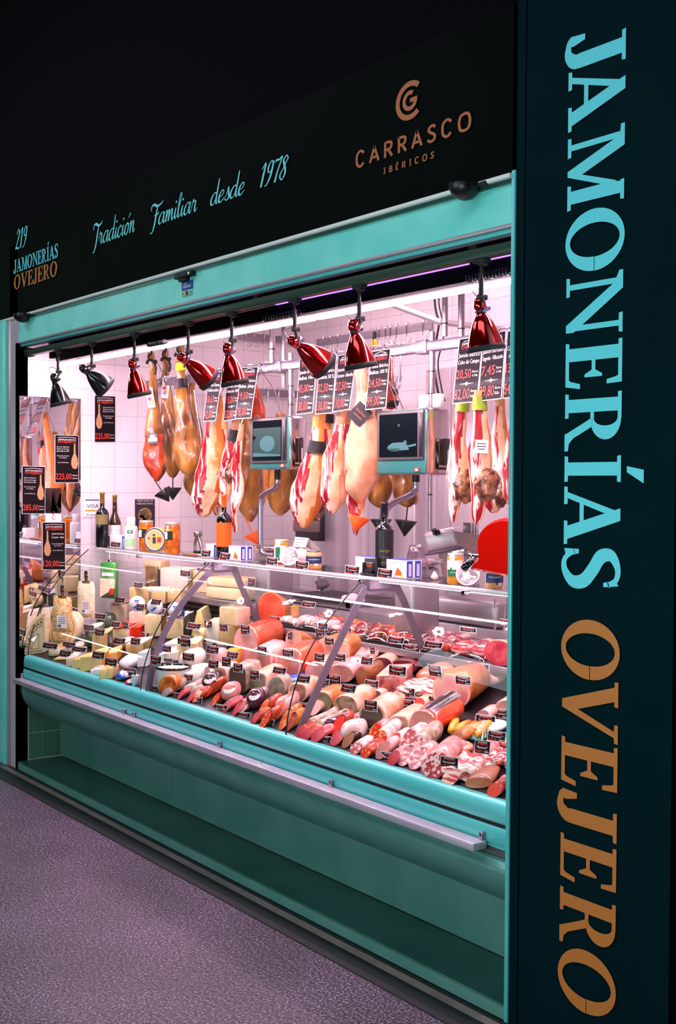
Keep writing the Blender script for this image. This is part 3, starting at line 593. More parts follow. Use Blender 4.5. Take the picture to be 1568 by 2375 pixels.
def pendant(trk, joint, head, mouth, mw, shade, label):
    A = on_y(trk[0], trk[1], 0.056); A = Vector((A.x, 0.056, 2.368)); r = empty('pendant_lamp', A, label, 'lamp', None)
    J = on_y(joint[0], joint[1], 0.056); J = Vector((A.x, 0.056, J.z)); Hh = on_x(head[0], head[1], A.x-0.012)
    if abs(Hh.y-0.056) > 0.05: Hh.y = 0.056 + (0.05 if Hh.y > 0.056 else -0.05)
    M_ = on_x(mouth[0], mouth[1], A.x-0.004); L = (M_-Hh).length; ax = (M_-Hh).normalized(); R = mw/ppm(M_)/2
    l = lambda p: Vector(p)-A
    mb = MB(); mb.bx(-0.030, 0.030, -0.014, 0.014, -0.012, 0.002, 0, 0.003); mb.bx(-0.006, 0.022, -0.012, 0.012, -0.022, -0.01, 0, 0.003); mb.build('track_adapter', 'rubber', r)
    mb = MB(); mb.tube([(0, 0, -0.01), l(J)*0.55], 0.0055, 8, 0); mb.tube([l(J)*0.5, l(J)], 0.0085, 8, 0)
    mb.tube([l(J), l(J)+Vector((0.004, 0.004, -0.012)), l(Hh)+ax*0.018+Vector((0.012, 0.006, 0))], 0.0075, 8, 0)
    mb.tube([l(J)+Vector((-0.004, -0.012, 0)), l(J)+Vector((0.006, 0.018, 0))], 0.009, 10, 0); mb.build('stem', 'rubber', r)
    MX = axis_matrix(l(Hh), ax)       # local z points back up the axis
    s = L
    pr = [(0.0, 0.012), (0.010, 0.011), (0.0175, 0.004), (0.0205, -0.008), (0.0205, -0.022), (0.0165, -0.030)]
    mb = MB(); mb.lathe(pr, 20, 0, MX); mb.build('lamp_head', shade, r)
    mb = MB(); rn = [(0.0265, -0.026), (0.0265, -0.038), (0.0235, -0.038), (0.0235, -0.026), (0.0265, -0.026)]
    MR = MX @ Matrix.Rotation(0.28, 4, 'X'); mb.lathe(rn, 20, 0, MR, cap=False); mb.build('collar', 'ring_chrome' if shade == 'red_metal' else 'black_shade', r)
    pr = [(0.016, -0.028), (0.0185, -0.045), (R*0.52, -s*0.42), (R*0.70, -s*0.58), (R*0.86, -s*0.76), (R*0.96, -s*0.90)]
    pr = [(a.x, a.y) for a in catmull([(p[0], p[1], 0) for p in pr], 4)]
    mb = MB(); mb.lathe(pr + [(R*0.96-0.003, -s*0.90)] + [(max(q[0]-0.003, 0.004), q[1]) for q in reversed(pr)], 28, 0, MX, cap=False); sh_ = mb.build('lamp_shade', shade, r)
    mb = MB(); mb.lathe([(R*0.965, -s*0.885), (R, -s*0.90), (R, -s), (R-0.004, -s), (R-0.004, -s*0.9), (R*0.965, -s*0.885)], 28, 0, MX, cap=False); mb.build('shade_rim', 'rubber', sh_)
    mb = MB(); q = s*0.88; mb.lathe([(R*0.9, -q+0.004), (0.0, -q+0.0045)], 20, 0, MX, cap=False)
    for k in range(6):
        a = 2*PI*k/6; c = (R*0.50*math.cos(a), R*0.50*math.sin(a)); mb.add([(c[0]+R*.26*math.cos(b*PI/4), c[1]+R*.26*math.sin(b*PI/4), -q) for b in range(8)], [tuple(reversed(range(8)))], 1, False, MX)
    mb.build('led_bulb', ['white', 'petal'], r)
    P0 = l(Hh)+ax*-0.006; mb = MB(); mb.tube(catmull([P0, P0+Vector((-0.010, -0.012, 0.016)), P0+Vector((-0.022, -0.014, 0.034)), P0+Vector((-0.008, -0.004, 0.04)), l(J)+Vector((-0.004, 0, 0.012))], 5), 0.0018, 5, 0); mb.build('cable', mat('cable_grey', '#8d8c90', 0.5), r)
    return r
pendant((135, 812), (138, 862), (124, 871), (142, 940), 50, 'black_shade', 'black bell pendant lamp nearest the left jamb, hanging straight down')
pendant((213, 795), (217, 848), (190, 852), (246, 900), 56, 'black_shade', 'black bell pendant lamp tilted to the right, second from the left')
pendant((312, 778), (318, 832), (306, 838), (324, 920), 56, 'red_metal', 'glossy red pendant lamp hanging upright in front of the whole cured hams')
pendant((437, 748), (439, 815), (418, 826), (487, 882), 60, 'red_metal', 'glossy red pendant lamp tilted right, over the leftmost price placard')
pendant((538, 728), (545, 788), (526, 802), (546, 893), 66, 'red_metal', 'glossy red pendant lamp upright, fifth from the left along the track')
pendant((684, 697), (688, 763), (675, 788), (752, 848), 74, 'red_metal', 'glossy red pendant lamp tilted right, left of two upright red ones')
pendant((834, 668), (839, 738), (819, 748), (838, 855), 78, 'red_metal', 'large upright red pendant lamp between the hook rail and the big placards')
pendant((1117, 607), (1125, 688), (1112, 697), (1128, 815), 90, 'red_metal', 'largest red pendant lamp, hanging by the right jamb')

# ================================================================== small fittings on the front
for px, py, sc, l in ((1078, 446, 1.0, 'dark half round uplight on the fascia edge by the right jamb'), (52, 738, 1.0, 'dark half round uplight on the fascia edge by the left jamb')):
    P = on_y(px, py, -0.02); r = 0.052
    rings = []
    for i in range(7):
        t = i/6; rr = r*math.cos(t*PI/2*0.96); zz = -0.048*math.sin(t*PI/2)
        rings.append([(rr*1.0*math.cos(a), min(rr*1.1*math.sin(a), 0.014), zz+0.024) for a in [2*PI*k/20 for k in range(20)]])
    mb = MB(); mb.loft(rings, 0); mb.bx(0.02, 0.09, -0.004, 0.014, 0.008, 0.02, 0, 0.003)
    tag(mb.build('uplight', mat('uplight_black', '#100c10', 0.35), None, (P.x, -0.016, P.z)), l, 'lamp')
Pk = on_y(430, 640, 0.0); lk = empty('shutter_lock', (Pk.x, 0.012, Pk.z), 'black bracket with blue sticker and lock plate on the teal shutter panel', 'lock')
mb = MB(); mb.bx(-0.075, 0.075, -0.028, 0.0, -0.008, 0.014, 0, 0.003); mb.bx(-0.05, 0.02, -0.022, 0, -0.022, -0.006, 0, 0.004); mb.tube([(0.058, -0.030, 0.003), (0.058, -0.026, 0.003)], 0.005, 10, 1); mb.build('lock_bracket', ['black', 'chrome'], lk)
mb = MB(); mb.bx(-0.048, 0.048, -0.004, 0.0, -0.058, -0.022, 0, 0.0008); mb.text('SPAS', -0.03, -0.036, 0.009, 0.03, 1, Matrix.Translation((0, -0.0046, 0))); mb.box((0, -0.0045, -0.042), (0.07, 0.0006, 0.002), 1); mb.box((0, -0.0045, -0.048), (0.07, 0.0006, 0.002), 1); mb.build('sticker', [mat('sticker_blue', '#1b4f9c', 0.4), 'white'], lk)
mb = MB(); mb.box((0, -0.002, -0.074), (0.09, 0.004, 0.026), 0, 0.0015); mb.tube([(0.0, -0.014, -0.074), (0.0, -0.002, -0.074)], 0.009, 14, 1)
for s_ in (-0.036, 0.036): mb.tube([(s_, -0.006, -0.074), (s_, -0.002, -0.074)], 0.003, 8, 2)
mb.build('lock_plate', [mat('plate_teal', '#9fd8d2', 0.35, metal=0.3), mat('brass', '#8a6a2c', 0.3, metal=0.9), 'black'], lk)

# aisle lamps of the hall and an added, unseen panel that brightens the back of the stall
def aisle_tube(A, B, r, mname, label):
    A, B = Vector(A), Vector(B); c = (A+B)/2; rt = empty('aisle_tube_lamp', c, label, 'lamp'); mb = MB(); mb.tube([A-c, B-c], r, 6, 0, smooth=False); mb.build('tube', mname, rt)
    mb = MB(); up = Vector((0, 0, r+0.02)); mb.tube([A-c+up, B-c+up], r*.8, 4, 0, smooth=False)
    for p in (A, B): mb.tube([p-c+up, Vector((p.x-c.x, p.y-c.y, 5.6-c.z))], 0.008, 6, 0)
    mb.build('fitting', 'black', rt)
emission('aisle_white', '#e6fff0', 26.0)
aisle_tube((-10.7, -2.5, 3.41), (-8.66, -2.5, 3.25), 0.055, 'aisle_white', 'long hall tube lamp above the aisle, far left')
aisle_tube((-14.6, -3.5, 2.17), (-12.3, -3.5, 2.02), 0.03, 'aisle_white', 'thin hall tube lamp hanging low down the aisle')
cp = empty('fill_panel', (-4.6, 1.25, 2.88), 'added unseen fill light panel under the stall ceiling', 'lamp')
mb = MB(); mb.box((0, 0, -0.012), (2.4, 0.5, 0.024), 0, 0.004); mb.build('panel_frame', 'white', cp)
emission('fill_glow', '#ffd6e6', 9.0); mb = MB(); mb.box((0, 0, -0.0255), (2.34, 0.44, 0.003), 0); mb.build('diffuser', 'fill_glow', cp)
# ================================================================== cards: flat printed cards from four corners
mat('card_black', '#120c0f', 0.5, spec=0.12, coat=0.02); mat('card_brown', '#2a1719', 0.3, coat=0.4); mat('print_white', '#efe9ea', 0.5); mat('print_red', '#f0392a', 0.5); mat('card_edge', '#d8d2d8', 0.3)
mat('print_tan', '#b98a5e', 0.5); mat('print_cream', '#e9d9b4', 0.5)
def card(name, label, cat, c, lines, mats, group=None, edge=0.0, thick=0.002, parts=None, polys=()):
    # c: corners top-left, top-right, bottom-right, bottom-left as seen; lines: (text, x, z, h, w, material, align) in card fractions
    TL, TR, BR, BL = [Vector(p) for p in c]; O = (BL+BR)/2; n = (TR-TL).cross(BL-TL); n = -n.normalized()
    if n.dot(CAM-O) < 0: n = -n
    f0 = lambda x, z, k=0.0: (TL*(1-x)*z + TR*x*z + BL*(1-x)*(1-z) + BR*x*(1-z)) + n*k - O
    mb = MB(); q = [f0(0, 1), f0(1, 1), f0(1, 0), f0(0, 0)]; b = [p-n*thick for p in q]
    em = mats.index('card_edge') if edge else 0
    mb.add(q+b, [(3, 2, 1, 0), (4, 5, 6, 7), (0, 1, 5, 4), (1, 2, 6, 5), (2, 3, 7, 6), (3, 0, 4, 7)], em if edge else 0)
    k = 0.0004
    if edge:
        ez = edge*(TR-TL).length/(BL-TL).length
        mb.add([f0(edge, 1-ez, k), f0(1-edge, 1-ez, k), f0(1-edge, ez, k), f0(edge, ez, k)], [(3, 2, 1, 0)], 0)
    for pl, mi in polys: mb.add([f0(x, z, k*2) for x, z in pl], [tuple(range(len(pl)))], mi)
    for st, x, z, h, w, mi, al in lines:
        asp = (BL-TL).length/(TR-TL).length
        vs, fs, tw = text_geo(st); kz = h/0.73; kx = (w/tw) if w else kz*asp
        x0 = x - (tw*kx/2 if al == 'c' else tw*kx if al == 'r' else 0)
        mb.add([f0(x0+v[0]*kx, z+v[1]*kz, k*3) for v in vs], fs, mi)
    o = mb.build(name, mats, None, O); tag(o, label, cat, group); return o
def star(x, z, w, h): return [(x-w, z), (x-w*.2, z+h*.25), (x, z+h), (x+w*.2, z+h*.25), (x+w, z), (x+w*.2, z-h*.25), (x, z-h), (x-w*.2, z-h*.25)]
def hamshape(x, z0, z1, w):  # little printed ham
    h = z1-z0; return [(x-.10*w, z1), (x+.10*w, z1), (x+.13*w, z0+h*.62), (x+.40*w, z0+h*.40), (x+.5*w, z0+h*.2), (x+.3*w, z0+h*.03), (x, z0), (x-.3*w, z0+h*.04), (x-.5*w, z0+h*.2), (x-.42*w, z0+h*.4), (x-.13*w, z0+h*.62)]
# ------------------------------------------------------------------ mirror and signs on the left wall
WX = XL + 0.002
def wall_quad(x0, y0, x1, y1, X): return [on_x(x0, y0, X), on_x(x1, y0+(x1-x0)*0.035*(1 if y0 < 1090 else 0), X), on_x(x1, y1, X), on_x(x0, y1, X)]
P0 = on_x(44, 918, XL); P1 = on_x(186, 926, XL); ya, yb2, zt = P0.y, P1.y, P0.z
mr = empty('wall_mirror', (XL+0.001, (ya+yb2)/2, 0.70), 'tall frameless mirror on the tiled wall at the left end', 'mirror')
mb = MB(); mb.bx(0.0, 0.006, ya-(ya+yb2)/2, yb2-(ya+yb2)/2, 0.0, zt-0.70, 1, fm={'+x': 0}); mb.build('mirror_glass', ['mirror', 'steel'], mr)
for yy, zz in ((ya+0.03, zt-0.02), (yb2-0.03, zt-0.02)):
    mb = MB(); mb.box((0.007, yy-(ya+yb2)/2, zz-0.70), (0.006, 0.02, 0.02), 0, 0.002); mb.build('mirror_clip', 'chrome', mr)
CM = ['card_black', 'print_white', 'print_red', 'print_tan', 'card_edge']
def piece_sign(x0, y0, x1, y1, X, price, names, hamx, label, big=False):
    L = [('JAMONERÍAS', .5, .885, .035, .74, 1, 'c'), ('OVEJERO', .5, .835, .042, .76, 2, 'c')]
    tx = .66 if hamx < .5 else .34; tw = .52
    for i, s in enumerate(names): L.append((s, tx, .74-i*(.075 if big else .045), .042 if big else .026, tw, 1, 'c'))
    z = .74-len(names)*(.075 if big else .045)-.05
    L += [('Peso Aproximado', tx, z, .022, tw*.95, 1, 'c'), ('7,5 / 8 Kilos', tx, z-.042, .022, tw*.6, 1, 'c'), ('Curación 36/48 meses', tx, z-.14, .022, tw*.9, 1, 'c')]
    L += [(price, .04, .075, .13, .66, 2, 'l'), ('Euros', .74, .145, .03, .2, 1, 'l'), ('pieza', .74, .085, .03, .2, 1, 'l')]
    P = [(hamshape(hamx, .29, .82, .30), 3)]
    P += [([(.12+.76*i/10, .945+.012*math.sin(PI*i/10)) for i in range(11)] + [(.88-.76*i/10, .937+.012*math.sin(PI*(1-i/10))) for i in range(11)], 1)]
    return card('wall_sign', label, 'sign', wall_quad(x0, y0, x1, y1, X), L, CM, None, 0.02, 0.002, None, P)
piece_sign(219, 917, 268, 1026, WX+0.002, '225,00', ['Jamón Ibérico', 'Cebo de Campo', 'Raza Ibérica 50%'], .22, 'black ham price sign on the tiles between mirror and hanging hams')
MX_ = XL + 0.0105
piece_sign(127, 1008, 183, 1120, MX_, '225,00', ['Jamón Ibérico', 'Cebo de Campo', 'Raza Ibérica 50%'], .82, 'black ham price sign at the right edge of the mirror')
piece_sign(51, 1080, 105, 1192, MX_, '285,00', ['Jamón Ibérico', 'Cebo de Campo', 'Raza Ibérica 50%'], .80, 'black ham price sign at the left edge of the mirror')
piece_sign(98, 1211, 152, 1322, MX_+0.003, '120,00', ['Jamón Serrano', 'Cruzado - Avila'], .22, 'lowest black ham price sign on the mirror', True)
card('cheese_poster', 'small poster of pale cheese tips between the mirror signs', 'poster', wall_quad(105, 1132, 142, 1213, MX_), [('C', .5, .10, .12, .18, 3, 'c')], ['print_white', 'print_cream', 'card_brown', 'print_red', mat('print_olive', '#a8875c', 0.5)], None, 0, 0.001, None,
     [([(0, .28), (1, .28), (1, 1), (0, 1)], 2), ([(0, .28), (.05, .95), (.12, .97), (.42, .4), (.42, .28)], 1), ([(.36, .3), (.42, .85), (.52, .95), (.62, .85), (.85, .4), (.8, .28)], 1), ([(.7, .5), (.9, .82), (1, .85), (1, .4)], 1)] +
     [([(cx+.10*math.cos(a*PI/5), cz+.055*math.sin(a*PI/5)) for a in range(10)], 4) for cx, cz in ((.3, .33), (.5, .29), (.58, .37), (.85, .31))])
card('payment_sign', 'white card payment sign behind the first two wine bottles', 'sign', wall_quad(194, 1158, 231, 1199, WX+0.001), [('VISA', .17, .52, .22, .78, 1, 'l'), ('Accepted', .16, .08, .12, .66, 1, 'l')],
     ['white', mat('visa_blue', '#1d2a6b', 0.5), mat('visa_gold', '#e8a12c', 0.5)], None, 0, 0.001, None, [([(.1, .93), (.98, .93), (.98, .99), (.1, .99)], 1), ([(.1, .32), (.9, .32), (.9, .40), (.1, .40)], 2)])
card('award_poster', 'dark award poster on the tiles behind the first preserve jar', 'poster', wall_quad(313, 1158, 359, 1232, WX+0.001), [('MEJOR QUESO DE', .5, .93, .05, .8, 1, 'c'), ('OVEJA DEL MUNDO', .5, .84, .05, .84, 1, 'c')],
     [mat('poster_plum', '#2f2430', 0.5), 'print_white', 'print_tan', mat('print_gold', '#8d7446', 0.5)], None, 0, 0.001, None,
     [([(.5+.34*math.cos(a*PI/12), .5+.24*math.sin(a*PI/12)) for a in range(24)], 3), ([(.5+.26*math.cos(a*PI/12), .5+.18*math.sin(a*PI/12)) for a in range(24)], 0), ([(.2, .44), (.82, .53), (.82, .58), (.2, .49)], 2), ([(.3, .36), (.45, .36), (.45, .42), (.3, .42)], 2), ([(.22, .6), (.38, .62), (.38, .67), (.22, .65)], 1)])

# ------------------------------------------------------------------ rails, posts, hooks
RY, RZ = 0.74, on_y(987, 805, 0.74).z
mb = MB(); mb.bx(XL, -2.6, RY-0.018, RY+0.018, RZ-0.022, RZ+0.022, 0, 0.004)
for px in (650, 985): P = on_y(px, 830, RY); mb.bx(P.x-0.035, P.x+0.035, RY-0.024, RY+0.024, RZ-0.03, RZ+0.03, 0, 0.004)
tag(mb.build('hanging_rail', mat('rail_zinc', '#b0aab4', 0.35, metal=0.8, col2='#9a94a2', scale=9)), 'square steel rail the hams and placards hang from', 'rail')
def post(name, label, px, y0, y1, Y, wpx, mname='steel', group=None):
    A = on_y(px, y0, Y); B = on_y(px, y1, Y); r = wpx/ppm(A)/2; mb = MB(); mb.tube([(0, 0, 0), (0, 0, A.z-B.z)], r, 14, 0)
    for z in (0.2*(A.z-B.z),): mb.lathe([(r*1.06, z), (r*1.06, z+0.006)], 14, 1)
    return tag(mb.build(name, [mname, 'black'], None, (A.x, Y, B.z)), label, 'post', group)
post('ceiling_post', 'thin steel post ending short above the left rail clamp', 632, 690, 842, RY-0.10, 14)
post('ceiling_post', 'thin steel post passing behind the rail right of the left clamp', 660, 660, 900, RY+0.06, 13)
post('ceiling_post', 'short violet lit steel post above the right part of the rail', 1033, 640, 780, RY-0.10, 14)
post('ceiling_post', 'steel post behind the largest red pendant', 1071, 640, 795, RY+0.06, 16)
post('wall_post', 'slim steel upright against the white cabinet doors', 1001, 742, 1250, 1.80, 11)
tag(MB().tube([on_y(905, 705, 1.5), on_y(925, 712, 1.5), on_y(1020, 747, 1.5), on_y(1022, 748, 1.5)+Vector((0, .45, 0))], 0.016, 4, 0, smooth=False).build('brace', 'frame_lilac'), 'sloping metal brace under the stall ceiling', 'brace')
for i, (a, l) in enumerate((((1008, 690), 'thicker black cable dropping from the ceiling beside the slim upright'), ((1018, 690), 'thin black cable dropping from the ceiling nearest the brace'))):
    pts = [Vector((on_y(a[0], 690, 1.62).x, 1.62+i*.02, 2.885))] + [on_y(a[0]+dx, y, 1.62+i*.02) for dx, y in ((0, 690), (4, 725), (10, 750), (4+i*6, 790), (-2, 840), (6, 900), (14, 930))]
    tag(MB().tube(catmull(pts, 5), 0.006-0.002*i, 6, 0).build('power_cable', 'rubber'), l, 'cable')
def hookbar(name, A, B, label):
    d = B-A; mb = MB(); L = d.length; M = Matrix.Translation(A) @ d.to_track_quat('X', 'Z').to_matrix().to_4x4(); mb.box((L/2, 0, 0), (L, 0.012, 0.045), 0, 0.002, M); return tag(mb.build(name, mat('bar_mauve', '#8c828c', 0.45, metal=0.6)), label, 'rail')
BBY = 1.6; zb = on_y(980, 757, BBY).z
hookbar('hook_bar', Vector((on_y(735, 792, BBY).x, BBY, zb)), Vector((on_y(1003, 752, BBY).x, BBY, zb)), 'long metal hook bar under the ceiling at the back')
A = on_x(552, 779, XL+0.05); hookbar('hook_bar', A, Vector((XL+0.05, 1.93, A.z)), 'upper hook bar along the tiled left wall')
A = on_x(596, 909, XL+0.05); hookbar('hook_bar', A, Vector((XL+0.05, 1.93, A.z)), 'lower hook bar along the tiled left wall')
def jhook(P, s=0.055, flip=1, label='steel meat hook hanging on the long back bar', group='hooks on the back bar'):
    pts = [(0, 0.0085, -0.005), (0, 0.0085, 0.026), (0, -0.0085, 0.026), (0, -0.0085, -s*0.6), (0.006*flip, -0.010, -s*1.05), (0.02*flip, -0.010, -s*1.25), (0.036*flip, -0.010, -s*1.1), (0.042*flip, -0.010, -s*0.8)]
    mb = MB(); mb.tube(catmull(pts, 4), 0.0032, 6, 0); return tag(mb.build('meat_hook', 'chrome', None, P), label, 'hook', group)
for px in (752, 768, 786, 882, 897, 908, 922, 946, 984): jhook(Vector((on_y(px, 770, BBY).x, BBY, zb)), 0.06, random.choice((1, -1)))
for px in (569, 588, 612):
    P = on_x(px, 780, XL+0.05); jhook(Vector((XL+0.05, P.y, on_x(552, 779, XL+0.05).z)), 0.05, 1, 'steel meat hook on the upper bar of the left wall', 'hooks on the upper left bar').rotation_euler = (0, 0, PI/2)
for px in (620, 645, 680):
    P = on_x(px, 909, XL+0.05); jhook(Vector((XL+0.05, P.y, on_x(596, 909, XL+0.05).z)), 0.05, -1, 'steel meat hook on the lower bar of the left wall', 'hooks on the lower left bar').rotation_euler = (0, 0, PI/2)
for px, g in ((912, 1), (921, 1), (933, -1)):
    jhook(Vector((on_y(px, 840, RY).x, RY, RZ-0.006)), 0.13, g, 'long chrome meat hook hanging on the rail right of the 99,00 placard', 'hooks by the right rail clamp')
# yellow handled pliers on the back bar
P = on_y(868, 800, BBY-0.012); mb = MB()
for s in (-1, 1): mb.tube(catmull([(0.006*s, 0, 0.03), (0.016*s, 0, 0.0), (0.022*s, 0, -0.05), (0.012*s, 0, -0.085)], 4), [0.008]*13, 8, 0); mb.tube([(0.004*s, 0, 0.028), (0.007*s, 0, 0.075)], [0.009, 0.004], 8, 1)
tag(mb.build('pliers', [mat('yellow', '#f2b21c', 0.4), 'rubber'], None, P), 'yellow handled pliers hanging on the back bar behind a red pendant', 'pliers')

# ------------------------------------------------------------------ things against the back wall
def back_box(name, label, cat, px0, px1, z0, z1, y0, y1, mname, bev=0.01):
    a = on_y(px0, 1150, y0).x; b = on_y(px1, 1150, y0).x; mb = MB(); mb.box(((0), 0, (z1-z0)/2), (b-a, y1-y0, z1-z0), 0, bev)
    return tag(mb.build(name, mname, None, ((a+b)/2, (y0+y1)/2, z0)), label, cat)
back_box('steel_cabinet', 'tall brushed steel cabinet behind the hams, vertical reflections painted on', 'cabinet', 752, 962, 0.0, 1.78, 1.78, 1.94, 'steel_painted_streaks')
for i, (a, b, l) in enumerate(((985, 1042, 'white cabinet door left of the slim seam, beside the steel cabinet'), (1044, 1100, 'narrow white cabinet door behind the hanging cut hams'), (1102, 1200, 'white cabinet door at the right end behind the slicer'))):
    back_box('cabinet_door', l, 'cabinet door', a, b, 0.0, 2.30, 1.86, 1.945, 'cab_white', 0.006)
P = on_x(683, 1200, XL+0.0); dz = on_y(712, 1255, 1.70).z
dx0, dx1 = on_y(683, 1220, 1.74).x, on_y(741, 1220, 1.74).x
dr = empty('towel_dispenser', ((dx0+dx1)/2, 1.80, dz), 'dark brown paper towel dispenser in the back corner', 'dispenser'); w2 = (dx1-dx0)/2
mb = MB(); mb.box((0, 0, 0.13), (w2*2, 0.12, 0.26), 0, 0.015); mb.build('dispenser_body', mat('disp_dark', '#2a2126', 0.3), dr)
mb = MB(); mb.box((0, -0.062, 0.09), (w2*2-0.004, 0.03, 0.075), 0, 0.01); mb.build('dispenser_band', mat('disp_brown', '#7d6a68', 0.35), dr)

# ------------------------------------------------------------------ counter scales with hanging display heads
mat('screen_dark', '#0a1014', 0.12, coat=0.3); mat('screen_img', '#16302f', 0.3, emis='#20504e', estr=0.3); mat('screen_img2', '#34595a', 0.3, emis='#3f7472', estr=0.3); mat('bezel', '#4a4347', 0.4); mat('bezel_plum', '#2a1a26', 0.3); mat('logo_red', '#e0251c', 0.4)
def scale(TL, TR, BR, BL, Y, dep, scr, label, arm, pan, base_h, img, reader):
    c = [on_y(p[0], p[1], Y) for p in (TL, TR, BR, BL)]; x0 = (c[0].x+c[3].x)/2; x1 = (c[1].x+c[2].x)/2; z1 = (c[0].z+c[1].z)/2; z0 = (c[2].z+c[3].z)/2
    pr = on_y(pan[0], pan[1], Y+0.24); bz0 = 1.0315 if pr.x < -5.45 else 0.9435; r = empty('counter_scale', (pr.x, Y+0.24, bz0), label, 'scale'); o = r.location; l = lambda p: Vector(p)-o
    mb = MB(); mb.box(l(((x0+x1)/2, Y+dep/2, (z0+z1)/2)), (x1-x0, dep, z1-z0), 0, 0.012, fm={'-y': 1}); hd = mb.build('display_head', [mat('scale_steel', '#c8b9bd', 0.18, metal=0.95), mat('scale_face', '#3a7e7a', 0.35, metal=0.3)], r)
    s = [on_y(p[0], p[1], Y-0.003) for p in scr]; sx0, sx1 = (s[0].x+s[3].x)/2, (s[1].x+s[2].x)/2; sz1, sz0 = (s[0].z+s[1].z)/2, (s[2].z+s[3].z)/2
    mb = MB(); bz = 0.012; mb.box(l(((sx0+sx1)/2+0.008, Y-0.003, (sz0+sz1)/2)), (sx1-sx0+bz*2+0.03, 0.008, sz1-sz0+bz*2), 0, 0.002); mb.box(l((sx1+0.024, Y-0.008, (sz0+sz1)/2)), (0.022, 0.004, sz1-sz0), 1, 0.001); fr = mb.build('screen_frame', ['bezel', 'bezel_plum'], hd)
    w = sx1-sx0; h = sz1-sz0; C0 = l((sx0, Y-0.0085, sz0)); mb = MB(); mb.add([C0, C0+Vector((w, 0, 0)), C0+Vector((w, 0, h)), C0+Vector((0, 0, h))], [(0, 1, 2, 3)], 0)
    for k, (pl, mi) in enumerate(img): mb.add([C0+Vector((p[0]*w, -0.0004*(k+1), p[1]*h)) for p in pl], [tuple(range(len(pl)))], mi)
    mb.build('screen', ['screen_dark', 'screen_img', 'screen_img2'], hd)
    mb = MB(); q = l((x0+(x1-x0)*.84, Y-0.002, z0+(z1-z0)*.075)); mb.box(q, (0.034, 0.004, 0.014), 0, 0.001); mb.add([q+Vector((-0.010, -0.0025, -0.005)), q+Vector((0.010, -0.0025, -0.005)), q+Vector((0.004, -0.0025, 0.005)), q+Vector((-0.004, -0.0025, 0.005))], [(0, 1, 2, 3)], 1); mb.build('brand_badge', ['logo_red', 'white'], hd)
    ra, rb = reader; mb = MB(); A = on_x(ra[0], ra[1], x1+0.004); B = on_x(rb[0], rb[1], x1+0.004)
    mb.box(l((x1+0.006, (A.y+B.y)/2, (A.z+B.z)/2)), (0.016, abs(B.y-A.y), abs(A.z-B.z)), 0, 0.006); mb.box(l((x1+0.0145, B.y-abs(B.y-A.y)*.2, (A.z+B.z)/2-0.01)), (0.002, 0.006, abs(A.z-B.z)*.42), 1)
    mb.text('EPELSA', 0, 0, 0.009, None, 1, Matrix.Translation(l((x1+0.0146, A.y+0.006, B.z+0.01))) @ Matrix.Rotation(PI/2, 4, 'Z')); mb.build('card_reader', ['black_gloss', mat('slot_lilac', '#cdb9d6', 0.4)], r)
    # pole from the rail down to the head
    px = on_y(arm['pole'], 900, Y+0.06).x; mb = MB(); mb.tube([l((px, RY-0.0, RZ+0.06)), l((px, RY-0.0, z1-0.004))], 0.014, 14, 0)
    for q in (0.25, 0.6): z = z1+(RZ-z1)*q; mb.tube([l((px, RY, z)), l((px, RY, z+0.004))], 0.0155, 14, 1)
    mb.build('pole', ['steel', 'black'], r)
    A = [on_y(p[0], p[1], Y+0.07) for p in arm['pts']]; mb = MB(); mb.tube([l((A[0].x, Y+0.07, z0+0.002)), l(A[0])], 0.016, 12, 1); mb.tube(catmull([l(p) for p in A], 5), 0.0135, 10, 0); mb.build('support_arm', [mat('arm_lilac', '#a79db0', 0.25, metal=0.9), 'black'], r)
    pz = pr.z; R_ = pan[2]/ppm(pr); mb = MB(); mb.lathe([(0.02, -0.03), (R_*0.6, -0.028), (R_, -0.006), (R_+0.003, 0.004), (R_-0.003, 0.004), (R_*0.85, -0.004), (0, -0.006)], 32, 0, Matrix.Translation(l((pr.x, Y+0.24, pz)))); mb.build('pan', 'chrome', r)
    mb = MB(); mb.box((0, 0, (pz-0.03-bz0)/2), (R_*1.1, 0.16, pz-0.03-bz0), 0, 0.015); mb.build('scale_base', 'steel_soft', r)
el = lambda cx, cz, rx, rz, n=18: [(cx+rx*math.cos(2*PI*k/n), cz+rz*math.sin(2*PI*k/n)) for k in range(n)]
scale((579, 972), (672, 963), (672, 1091), (579, 1088), 0.60, 0.10, ((588, 978), (655, 973), (655, 1068), (588, 1068)), 'left counter scale with grey green screen among the hams',
      dict(pole=643, pts=((644, 1112), (640, 1130), (612, 1146), (605, 1165), (605, 1262), (612, 1284), (636, 1288))), (636, 1268, 54), 0.1,
      [([(0.02, .1), (.98, .1), (.98, .82), (.02, .82)], 1), (el(.52, .42, .26, .2), 2), ([(.02, .1), (.98, .1), (.98, .14), (.02, .2)], 2), ([(.02, .5), (.14, .58), (.02, .66)], 0)], ((680, 1014), (702, 1082)))
scale((872, 958), (989, 940), (987, 1100), (872, 1103), 0.60, 0.13, ((882, 966), (970, 954), (970, 1060), (882, 1060)), 'right counter scale with black screen showing a white shape, larger of the two',
      dict(pole=968, pts=((965, 1118), (960, 1142), (915, 1165), (896, 1185), (893, 1215), (893, 1300))), (968, 1300, 62), 0.1,
      [([(.22, .2), (.24, .26), (.36, .33), (.62, .34), (.75, .27), (.8, .16), (.3, .14)], 2), ([(.64, .3), (.66, .37), (.72, .38), (.74, .3)], 2), ([(.74, .26), (.98, .3), (.98, .25), (.8, .22)], 2), ([(.48, .75), (.58, .77), (.54, .68)], 1), ([(.25, .2), (.3, .14), (.5, .12), (.55, .2)], 1)], ((1013, 1016), (1041, 1090)))
